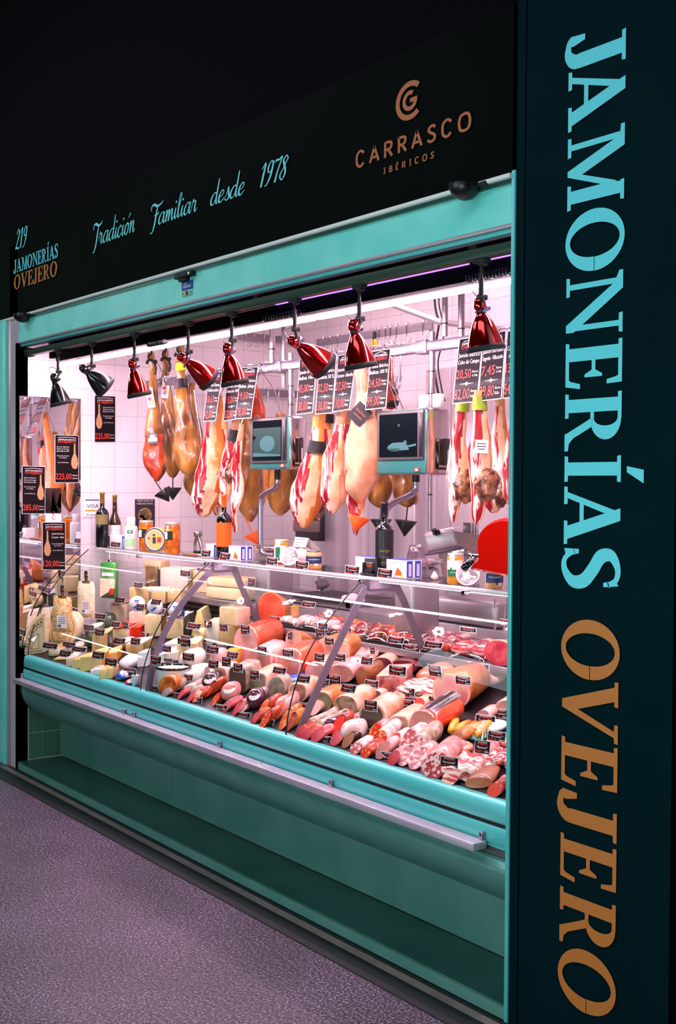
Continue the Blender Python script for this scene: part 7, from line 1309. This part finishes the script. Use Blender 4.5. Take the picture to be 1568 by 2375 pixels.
loaf(862, 1694, 62, 62, 'pate_loaf', 'brown speckled pâté with white rind behind the front salamis', 'pâté', .45, .15, 'pate_spot', 'rind_fat', 2.3, .9, 'rind_fat'); loaf(801, 1664, 56, 52, 'olive_mortadella', 'dark round cold cut with olive and meat bits', 'cold cut', .45, .15, 'olive_meat', 'rind_fat', 2.1, .9); loaf(744, 1650, 50, 46, 'pate_loaf', 'grey green pâté with orange rind right of the second bracket', 'pâté', .45, .12, 'pate_green', 'hm_skin', 2.2, .85); loaf(863, 1622, 42, 22, 'pate_loaf', 'low grey pâté piece below the pink meat block', 'pâté', .3, .10, 'pate_grey', 'hm_pale', 3.0, .9); loaf(925, 1704, 46, 44, 'cold_cut_log', 'grey pink cold cut with pale rind left of the big mortadella', 'cold cut', .45, .14, 'pate_brown', 'rind_fat', 2.6, .95, 'rind_fat')
o = loaf(980, 1714, 58, 66, 'mortadella', 'big mortadella in bright red casing with black label', 'cold cut', .30, .19, 'mort_face', 'casing_red', 2.0, .95); g = o and ITEMS[-1][0]
mb = MB(); Rm = g.w/2; vs = []
for t in (.015, .05, .085, .12, .155):
    for k in range(8): a = PI*.28+PI*.40*k/7; vs.append((Rm*1.03*math.cos(a), t*1.08, g.h/2+g.h/2*1.03*math.sin(a)))
mb.add(vs, [(j*8+k, j*8+k+1, (j+1)*8+k+1, (j+1)*8+k) for j in range(4) for k in range(7)], 0, True); mb.add([(v[0]*1.01, v[1], (v[2]-g.h/2)*1.01+g.h/2) for v in (vs[2], vs[5], vs[13], vs[10])], [(0, 1, 2, 3)], 1); mb.add([(v[0]*1.01, v[1], (v[2]-g.h/2)*1.01+g.h/2) for v in (vs[26], vs[29], vs[37], vs[34])], [(0, 1, 2, 3)], 2); gput(mb, 'black_label', ['casing_dark', 'carton_lilac', 'label_white'], g.P, g.th, g.sh, o, g.P)
sausage(714, 1690, 12, .2, 'dry_sausage', 'pepper grey dry sausage right of the second bracket foot', .95, 'fuet_pepper', 'pack_white'); sausage(730, 1697, 12, .22, 'dry_sausage', 'second pepper grey dry sausage with pale twisted end', .95, 'fuet_pepper', 'pack_white'); sausage(752, 1694, 12, .12, 'dry_sausage', 'plum brown shiny sausage tip with white band', .9, 'casing_plum', 'pack_white'); log(772, 1708, 22, 34, .10, 'cut_sausage', 'red loaf sausage left of the white sausage', 'sausage', .8, 'pack_red', 'chorizo_skin', oblique=-.4); sausage(812, 1686, 13, .16, 'dry_sausage', 'speckled pink dry sausage above the white sausage', 1.05, 'salami_pink', 'chorizo_skin')
blob(812, 1724, 66, 40, 'white_sausage', 'plump white mould covered sausage at the front', 'sausage', 'fuet', flat=1, amp=.003); log(860, 1728, 28, 36, .10, 'cut_chorizo', 'red chorizo with cut face left of the orange white one', 'sausage', .8, 'chorizo', 'saus_pink', oblique=-.3); log(876, 1740, 28, 36, .17, 'cut_chorizo', 'orange chorizo with white fat dots and pale casing', 'sausage', .95, 'chorizo', 'fuet', oblique=-.2); log(934, 1752, 34, 44, .12, 'cut_salami', 'pink salami with cut face left of the long one', 'sausage', .75, 'salami_pink', 'fuet', oblique=-.3); log(966, 1760, 32, 44, .19, 'cut_salami', 'long grey brown salami with pink cut face at the front right', 'sausage', 1.0, 'salami_pink', 'fuet_pepper', oblique=-.15)
FR = [(704, 1716, 26, 16, .09, .7, 'lomo', 'chorizo_skin', 'red cut loin at the front below the pepper sausages'), (728, 1722, 28, 20, .10, .8, 'lomo', 'lomo', 'crimson cut loin right of the bracket foot tag'), (772, 1730, 26, 24, .10, .8, 'lomo', 'chorizo_skin', 'red oval cut loin under the white sausage'), (797, 1736, 22, 24, .10, .8, 'brown_meat', 'casing_dark', 'dark brown cut sausage under the white sausage'), (852, 1754, 30, 22, .10, .8, 'chorizo', 'chorizo_skin', 'flat orange chorizo piece at the front edge'), (877, 1762, 26, 26, .11, .85, 'chorizo_skin', 'saus_pink', 'red and pale chorizo piece between two front tags'), (930, 1778, 30, 30, .10, .8, 'salami_pink', 'saus_pink', 'pink salami end at the front edge'), (956, 1786, 34, 32, .12, .85, 'salami_pink', 'saus_pink', 'second pink salami end at the front edge')]
for px, py, w, h, L, th, f, s_, lb in FR: log(px, py, w, h, L, 'cut_sausage', lb, 'sausage', th, f, s_, oblique=-.5)
loaf(1004, 1806, 58, 52, 'salami_half', 'big coarse salami with sloping red and white cut face', 'sausage', .8, .16, 'salami', 'saus_pink', 2.0, .9, tilt=.5); slab(1064, 1812, 66, 30, 'bacon_piece', 'thick red bacon piece with white rind at the front right', 'cold cut', 'bacon', 3, .25, .07); slab(1088, 1790, 70, 24, 'bacon_piece', 'second red bacon piece lying behind the front one', 'cold cut', 'bacon', 3, .25, .07, m2_='rind_fat'); loaf(1110, 1828, 62, 26, 'smoked_pork', 'brown pork piece under film at the front right corner', 'cold cut', .9, .12, 'pork', 'brown_meat', 2.2, .7)
vac(1078, 1718, 76, 28, 'sausage_pack', 'green tray of yellow orange sausages with white print', 'saus_yellow', .25, .10, None, None, 'packed meat', 5, 'tray_green', 'ch_orange'); blob(1128, 1706, 86, 18, 'tripe_pack', 'white flat pack behind the yellow sausages', 'pack', 'pack_white', amp=.006, d=.09, flat=1)
vac(1152, 1746, 66, 24, 'meat_pack', 'red meat pack with a price tag at the right', 'hm_red', .2, .10, None, None, 'packed meat', 2, 'pack_red', 'casing_red', shape='lumps'); vac(1150, 1790, 66, 30, 'meat_pack', 'clear bag of white rimmed ham pieces at the right', 'bacon', .3, .11, None, None, 'packed meat', 3, None, 'lomo', shape='lumps'); vac(1166, 1846, 34, 36, 'meat_pack', 'small clear pack of red pieces in the front right corner', 'hm_red', .3, .07, None, None, 'packed meat', 2, None, 'lomo', shape='lumps'); blob(1060, 1760, 64, 22, 'meat_pack', 'pink orange vacuum pack behind the coarse salami tag', 'packed meat', 'saus_pink', m2_='chorizo_orange', amp=.004, flat=1)
FL = [(690, 1712, 22, 20, 'lomo', 'chorizo_skin', 'dark red cut piece touching the second bracket foot'), (818, 1752, 26, 22, 'salami_pink', 'fuet', 'pale salami end behind the third front tag of the right bay'), (842, 1760, 24, 20, 'chorizo', 'chorizo_skin', 'small orange chorizo end at the front glass'), (905, 1776, 26, 24, 'lomo', 'saus_pink', 'crimson cut loin under the wide front tag'), (982, 1796, 26, 28, 'salami_pink', 'fuet', 'pink salami end left of the coarse salami'), (940, 1736, 26, 30, 'salami', 'fuet', 'red and white salami end behind the pair of pink ones'), (905, 1742, 24, 28, 'chorizo', 'fuet', 'orange chorizo end right of the white dotted one'), (1036, 1822, 34, 22, 'bacon', 'saus_pink', 'striped meat end at the front glass below the coarse salami'), (1140, 1850, 30, 22, 'hm_red', 'lomo', 'red meat end at the front glass near the right jamb'), (1030, 1772, 30, 28, 'salami_pink', 'saus_pink', 'pale pink meat end behind the coarse salami tag'), (1105, 1768, 34, 24, 'hm_rose', 'saus_pink', 'rosy meat end behind the bacon pieces'), (1048, 1735, 30, 26, 'brown_meat', 'hm_skin', 'brown meat end below the green sausage tray'),
 (575, 1640, 22, 26, 'chorizo_skin', 'saus_grey', 'brown dry sausage end left of the plum ball'), (520, 1650, 20, 18, 'lomo', 'lomo', 'small crimson end before the pale pink ball'), (448, 1630, 18, 20, 'chorizo', 'chorizo_skin', 'small orange end below the dark ball'), (378, 1618, 20, 16, 'saus_grey', 'saus_grey', 'small grey brown end before the orange brown loin'), (660, 1640, 26, 24, 'hm_rose', 'hm_pale', 'rosy slice between the oval pâté and the second glass joint'), (722, 1660, 26, 24, 'hm_pale', 'rind_fat', 'pale slice above the pepper grey sausages'), (905, 1640, 34, 22, 'hm_red', 'rind_fat', 'red slice below the pink meat block'), (960, 1655, 30, 24, 'pack_red', 'rind_fat', 'bright red slice behind the big mortadella'), (1110, 1680, 30, 22, 'cured', 'hm_pale', 'dark cured slice before the very large ham'), (1005, 1625, 30, 20, 'chich', 'saus_pink', 'dark flecked slice right of the bacon slabs')]
for px, py, w, h, f, s_, lb in FL: log(px, py, w, h, .10, 'cut_sausage', lb, 'sausage', .75, f, s_, oblique=-.4)
# ------------------------------------------------------------------ rear shelves
zr = 0.9435
o = loaf(628, 1424, 66, 76, 'whole_shoulder', 'orange and dark red whole cured shoulder on the rear shelf end', 'cooked ham', .5, .10, 'hm_red', 'ham_orange', 2.0, .55, Y=.70, z=zr, amp=.008)
for px, py, l in ((648, 1432, 'small orange topped pot left of the white sausage packs'), (676, 1430, 'small pot with yellow top beside the white sausage packs')): bucket(px, py, 22, 24, 'spice_pot', l, 'jar_beans', 'ch_orange', 'pot', 'saus_yellow', Y=.74)
V = [(664, 1438, 46, 24, .70, 'fuet', 'pack_white', 4, 'sausages', 'white and purple sausage pack at the left of the rear shelf'), (716, 1444, 64, 32, .70, 'fuet', 'sausage_white', 4, 'sausages', 'pack of white floury sausages on the rear shelf'), (752, 1430, 60, 26, .86, 'chorizo_skin', 'chorizo', 4, 'sausages', 'red chorizo pack behind the white sausages'), (786, 1456, 58, 28, .70, 'hm_pale', 'lomo', 2, 'lumps', 'pale ham pack in clear film left of the bracket'), (838, 1462, 54, 36, .70, 'cured', 'rind_fat', 2, 'rounds', 'pack of two round red cut hams with white rims'), (822, 1432, 60, 22, .88, 'chorizo_orange', 'chorizo', 4, 'sausages', 'orange chorizo pack in the back row'), (872, 1474, 62, 36, .70, 'chorizo_skin', 'chorizo_orange', 2, 'rounds', 'dark tray of glossy chorizo rings'), (928, 1478, 58, 44, .70, 'chorizo', 'chorizo_skin', 4, 'sausages', 'heap of bright red chorizos left of the bracket rear leg'), (902, 1442, 66, 24, .88, 'chorizo_skin', 'chorizo', 4, 'sausages', 'brown red chorizo pack behind the chorizo heap'), (985, 1486, 58, 50, .70, 'salami_pink', 'salami', 3, 'slices', 'pink red sliced meats right of the bracket rear leg'), (1012, 1456, 60, 26, .88, 'lomo', 'salami_pink', 3, 'slices', 'red sliced meat pack in the back row'), (1022, 1478, 34, 30, .70, 'chorizo', 'chorizo_orange', 3, 'sausages', 'small orange chorizo pack beside the flat ham packs'), (1074, 1484, 104, 32, .82, 'cured', 'lomo', 3, 'lumps', 'long flat vacuum pack of dark ham on the rear shelf'), (1082, 1516, 92, 38, .70, 'lomo', 'hm_pale', 2, 'lumps', 'vacuum pack of rosy ham lying at the shelf front'), (1050, 1446, 78, 24, .94, 'saus_pink', 'fuet', 2, 'sausages', 'pale pink salami roll pack in the back row'), (1130, 1468, 60, 28, .92, 'hm_pale', 'pork', 2, 'lumps', 'pale vacuum pack in the back row at the right')]
for px, py, w, h, Y, a, b, n, shp, l in V: vac(px, py, w, h, 'meat_pack', l, a, .15, .13 if Y < .8 else .10, Y, zr, 'packed meat', n, 'tray_black' if w < 90 else None, b, shape=shp)
loaf(1158, 1530, 66, 60, 'cut_ham', 'large red cut ham in film at the right end of the rear shelf', 'cooked ham', .25, .18, 'lomo', 'rind_fat', 2.0, .8, Y=.70, z=zr); sausage(1010, 1436, 9, .20, 'dry_sausage', 'orange brown sausage at the back of the rear shelf', 1.2, 'pork', Y=1.0, z=zr); sausage(1050, 1437, 10, .20, 'dry_sausage', 'white floury salami with red end at the back right', 1.2, 'fuet', 'lomo', Y=1.0, z=zr)
zl = 1.0315
block(402, 1366, 74, 54, 'round_cheese', 'half white cheese wheel with a crack on the left rear shelf', th=.3, front='ch_white', side='rind_olive', top='rind_cream', Y=.72, z=zl, d=.14, bev=.016); block(351, 1362, 32, 48, 'round_cheese', 'dark brown rinded cheese left of the cracked half wheel', th=.4, front='rind_brown', side='rind_dark', top='rind_brown', Y=.74, z=zl, d=.1); block(352, 1320, 44, 20, 'cheese_block', 'pale cheese slab lying on the dark brown cheese', th=.3, front='ch_pale', side='ch_tan', Y=.75, d=.08); block(455, 1372, 54, 50, 'cheese_block', 'wide pale cheese block behind the top of the first bracket', th=.3, front='ch_pale', side='ch_tan', top='ch_white', Y=.80, z=zl, d=.1)
block(520, 1388, 96, 28, 'round_cheese', 'lower half of a large cut cheese wheel right of the first bracket top', th=.25, front='ch_pale', side='rind_cream', top='ch_pale', Y=.70, z=zl, d=.16, bev=.012); block(522, 1362, 92, 22, 'round_cheese', 'upper half of a large cut cheese wheel lying on the lower half', th=.25, front='ch_pale', side='rind_cream', top='ch_tan', Y=.705, d=.15, bev=.010)
# ------------------------------------------------------------------ price tags
TMATS = ['card_black', 'print_white', 'print_red', 'card_edge', mat('tag_red', '#c8402c', .4)]
NM = ['Oveja', 'Curado', 'Brie', 'Cabra', 'Manchego', 'Gouda', 'Tetilla', 'Azul', 'Semi', 'Fresco']; NR = ['Pavo', 'Ibérico', 'Jamón York', 'Paté', 'Chorizo', 'Lomo', 'Salchichón', 'Fuet', 'Bacon', 'Mortadella']
TG = [(116,1498,34,16,4),(160,1496,30,17,2),(151,1516,26,17,5),(183,1506,32,13,6),(228,1520,28,19,3),(206,1456,24,16,0),(231,1467,22,18,3),(229,1429,32,15,3),(278,1392,22,15,2),(321,1357,20,14,2),(325,1409,18,17,2),(362,1396,22,14,5),(371,1418,22,17,3),(268,1448,20,14,4),(291,1450,14,18,-3),(334,1472,24,12,5),(277,1487,26,17,4),(314,1488,22,18,2),(257,1537,28,22,2),(311,1522,20,9,2),(300,1553,26,9,4),(307,1560,18,17,3),(361,1532,25,22,2),(390,1531,20,9,0),(387,1505,20,16,1),
(450,1379,24,13,3),(497,1398,21,20,-1),(418,1424,21,16,2),(450,1452,30,15,6),(483,1448,18,19,-1),(519,1456,19,19,-1),(430,1478,22,9,0),(427,1491,31,22,-1),(437,1524,28,20,0),(404,1537,20,16,1),(479,1500,22,17,4),(493,1507,28,21,3),(512,1498,24,8,4),(539,1520,26,18,4),(525,1535,21,23,1),(495,1541,24,21,2),(436,1572,22,17,2),(569,1461,22,23,-1),(608,1509,22,20,-1),(668,1515,27,18,0),(673,1474,12,20,-1),(648,1555,30,17,4),(552,1549,22,21,0),(590,1566,22,24,0),
(355,1598,32,18,6),(400,1613,27,15,5),(455,1626,26,20,3),(510,1643,32,19,5),(564,1661,32,19,5),(617,1677,34,20,5),(704,1575,30,19,3),(751,1583,24,18,3),(741,1525,24,21,2),(788,1525,28,20,0),(764,1488,22,19,0),(777,1578,26,25,0),(808,1597,34,20,5),(851,1533,26,19,3),(864,1508,12,19,-2),(862,1587,32,20,2),(706,1641,26,23,0),(860,1637,30,26,0),
(922,1556,41,25,1),(953,1505,42,21,0),(1009,1556,30,27,-3),(945,1606,34,23,1),(942,1635,38,27,0),(1012,1627,40,23,4),(1074,1578,36,22,0),(1110,1549,50,23,0),(1126,1670,46,24,2),(1161,1655,36,22,2),(1152,1708,42,24,3),(1119,1733,36,32,2),(1042,1768,42,27,2),(709,1707,34,15,6),(749,1717,36,21,5),(830,1741,38,24,5),(903,1757,42,25,4)]
SH = [(637,1438,24,17,1,.69),(716,1402,30,14,4,.80),(749,1453,22,16,1,.685),(743,1467,21,19,0,.68),(918,1485,38,17,5,.69),(962,1488,26,12,4,.69),(1005,1496,42,17,5,.69),(1086,1461,38,13,1,.80),(1172,1443,24,14,0,.90),(806,1464,18,17,0,.685),(430,1330,24,16,1,.70),(473,1322,32,10,1,.76),(583,1351,16,21,1,.74)]
TS = [(268,1263,22,14,2,.478),(478,1284,21,18,3,.50),(522,1291,24,18,4,.47),(631,1302,25,19,2,.47),(700,1311,30,20,3,.46),(817,1322,33,20,2,.47),(893,1330,34,22,2,.455)]
used = set()
def price_tag(i, cx, cy, w, h, sk, Y=None, pick=True, base=None):
    cand = sorted(ITEMS, key=lambda it: (it[0].px-cx)**2+((it[0].py-it[0].hpx*.55)-cy)**2)
    host = next((c for c in cand if c[1] not in used), cand[0])
    if base is None:
        used.add(host[1]); wl = (host[1].split(',')[0] if len(host[1].split()) > 10 else host[1]).split()
        if len(wl) > 10:
            wl = wl[:10]
            while wl[-1] in ('of', 'the', 'in', 'right', 'left', 'just', 'second', 'big', 'rear', 'front', 'at', 'back', 'on', 'behind', 'a', 'by', 'first', 'with', 'large', 'orange', 'dark', 'below'): wl.pop()
        lab = 'small price tag at the '+' '.join(wl)
    else: lab = base
    if Y is None:
        near = [c[0].P.y for c in cand if abs(c[0].px-cx) < c[0].wpx*.6 and cy < c[0].py+8 and cy > c[0].py-c[0].hpx-18]
        Y = min(near[:3] or [host[0].P.y])-.014
    Y = max(Y, .075); sl = .13*w if cy > 1105 else 0
    c = [on_y(x, y, Y+k) for x, y, k in ((cx-w/2+sk*.6, cy-h/2-sl/2, .008), (cx+w/2+sk*.6, cy-h/2+sl/2, .008), (cx+w/2-sk*.6, cy+h/2+sl/2, 0), (cx-w/2-sk*.6, cy+h/2-sl/2, 0))]
    nm = (NM if cx < 540 else NR)[i % 10]; pr = '%d,%02d €' % (4+(i*7) % 24, (50, 90, 25, 0, 75)[i % 5])
    L = [('JAMONERÍAS', .5, .80, .09, .62, 1, 'c'), ('OVEJERO', .5, .66, .14, .66, 2, 'c'), ('"'+nm+'"', .5, .40, .17, .74, 1, 'c'), (pr, .07, .12, .17, .46, 2, 'l'), ('kilo', .93, .12, .17, .26, 1, 'r')]
    o = card('price_tag', lab, 'price tag', c, L, TMATS[:3]+['card_edge'] if i % 3 else TMATS[:3]+['card_edge'], None, .03, .0012)
    return o
for i, t in enumerate(TG): price_tag(i, *t)
for i, t in enumerate(SH): price_tag(i+90, *t)
TB = ['price tag leaning on the leftmost white carton', 'price tag before the carton left of the orange labelled bottle', 'price tag before the carton right of the orange labelled bottle', 'price tag left of the clear sausage tub on the shelf edge', 'price tag right of the clear sausage tub on the shelf edge', 'price tag left of the black card holder', 'price tag right of the black card holder']
for i, t in enumerate(TS): price_tag(i+110, *t, base=TB[i])
# ------------------------------------------------------------------ repeats share a group
GROUPS = {'price_tag': 'price tags in the case and on its shelf', 'price_placard': 'price placards on the rail', 'cured_ham': 'hams hanging on the rail', 'pendant_lamp': 'pendant lamps on the track', 'preserve_jar': 'jars on the glass shelf',
 'wine_bottle': 'wine bottles on the glass shelf', 'carton': 'cartons on the glass shelf', 'cheese_block': 'cheese blocks in the case', 'cheese_wedge': 'cheese wedges in the case', 'round_cheese': 'whole and half round cheeses', 'cut_sausage': 'cut sausages along the front edge',
 'dry_sausage': 'dry sausages in the case', 'meat_pack': 'sealed meat packs', 'wall_sign': 'ham price signs on the wall and mirror', 'pate_loaf': 'pâté loaves in the case', 'cooked_ham': 'cooked hams in the case', 'sobrasada_ball': 'round sausage balls with labels', 'cheese_bag': 'bags of grated cheese', 'cream_tub': 'cream tubs in the case',
 'sausage_tub': 'tubs of small sausages', 'cut_chorizo': 'cut chorizos at the front', 'cut_salami': 'cut salamis at the front', 'ceiling_post': 'steel posts from the ceiling', 'counter_scale': 'counter scales', 'uplight': 'uplights on the fascia edge', 'tube_light': 'tubes over the counter', 'coiled_cable': 'coiled cables on the duct', 'cabinet_door': 'cabinet doors at the back', 'paper_roll': 'paper rolls on the scale', 'cheese_slice': 'cheese slices in the case', 'cheese_pack': 'small cheese packs', 'fresh_cheese': 'fresh white cheeses', 'cured_loin': 'cured loins', 'bacon_piece': 'bacon pieces at the front', 'smoked_pork': 'smoked pork pieces', 'wrapped_sausage': 'film wrapped sausages', 'spice_pot': 'small pots on the rear shelf', 'hook_bar': 'hook bars', 'power_cable': 'cables from the ceiling', 'strip_lamp': 'violet strip lamps', 'cured_beef': 'cured beef pieces'}
tops = [o for o in scene.objects if o.parent is None and 'label' in o]
for base, ph in GROUPS.items():
    same = [o for o in tops if o.name.split('.')[0] == base]
    if len(same) > 1:
        for o in same:
            if 'group' not in o: o['group'] = ph
bpy.context.view_layer.update()
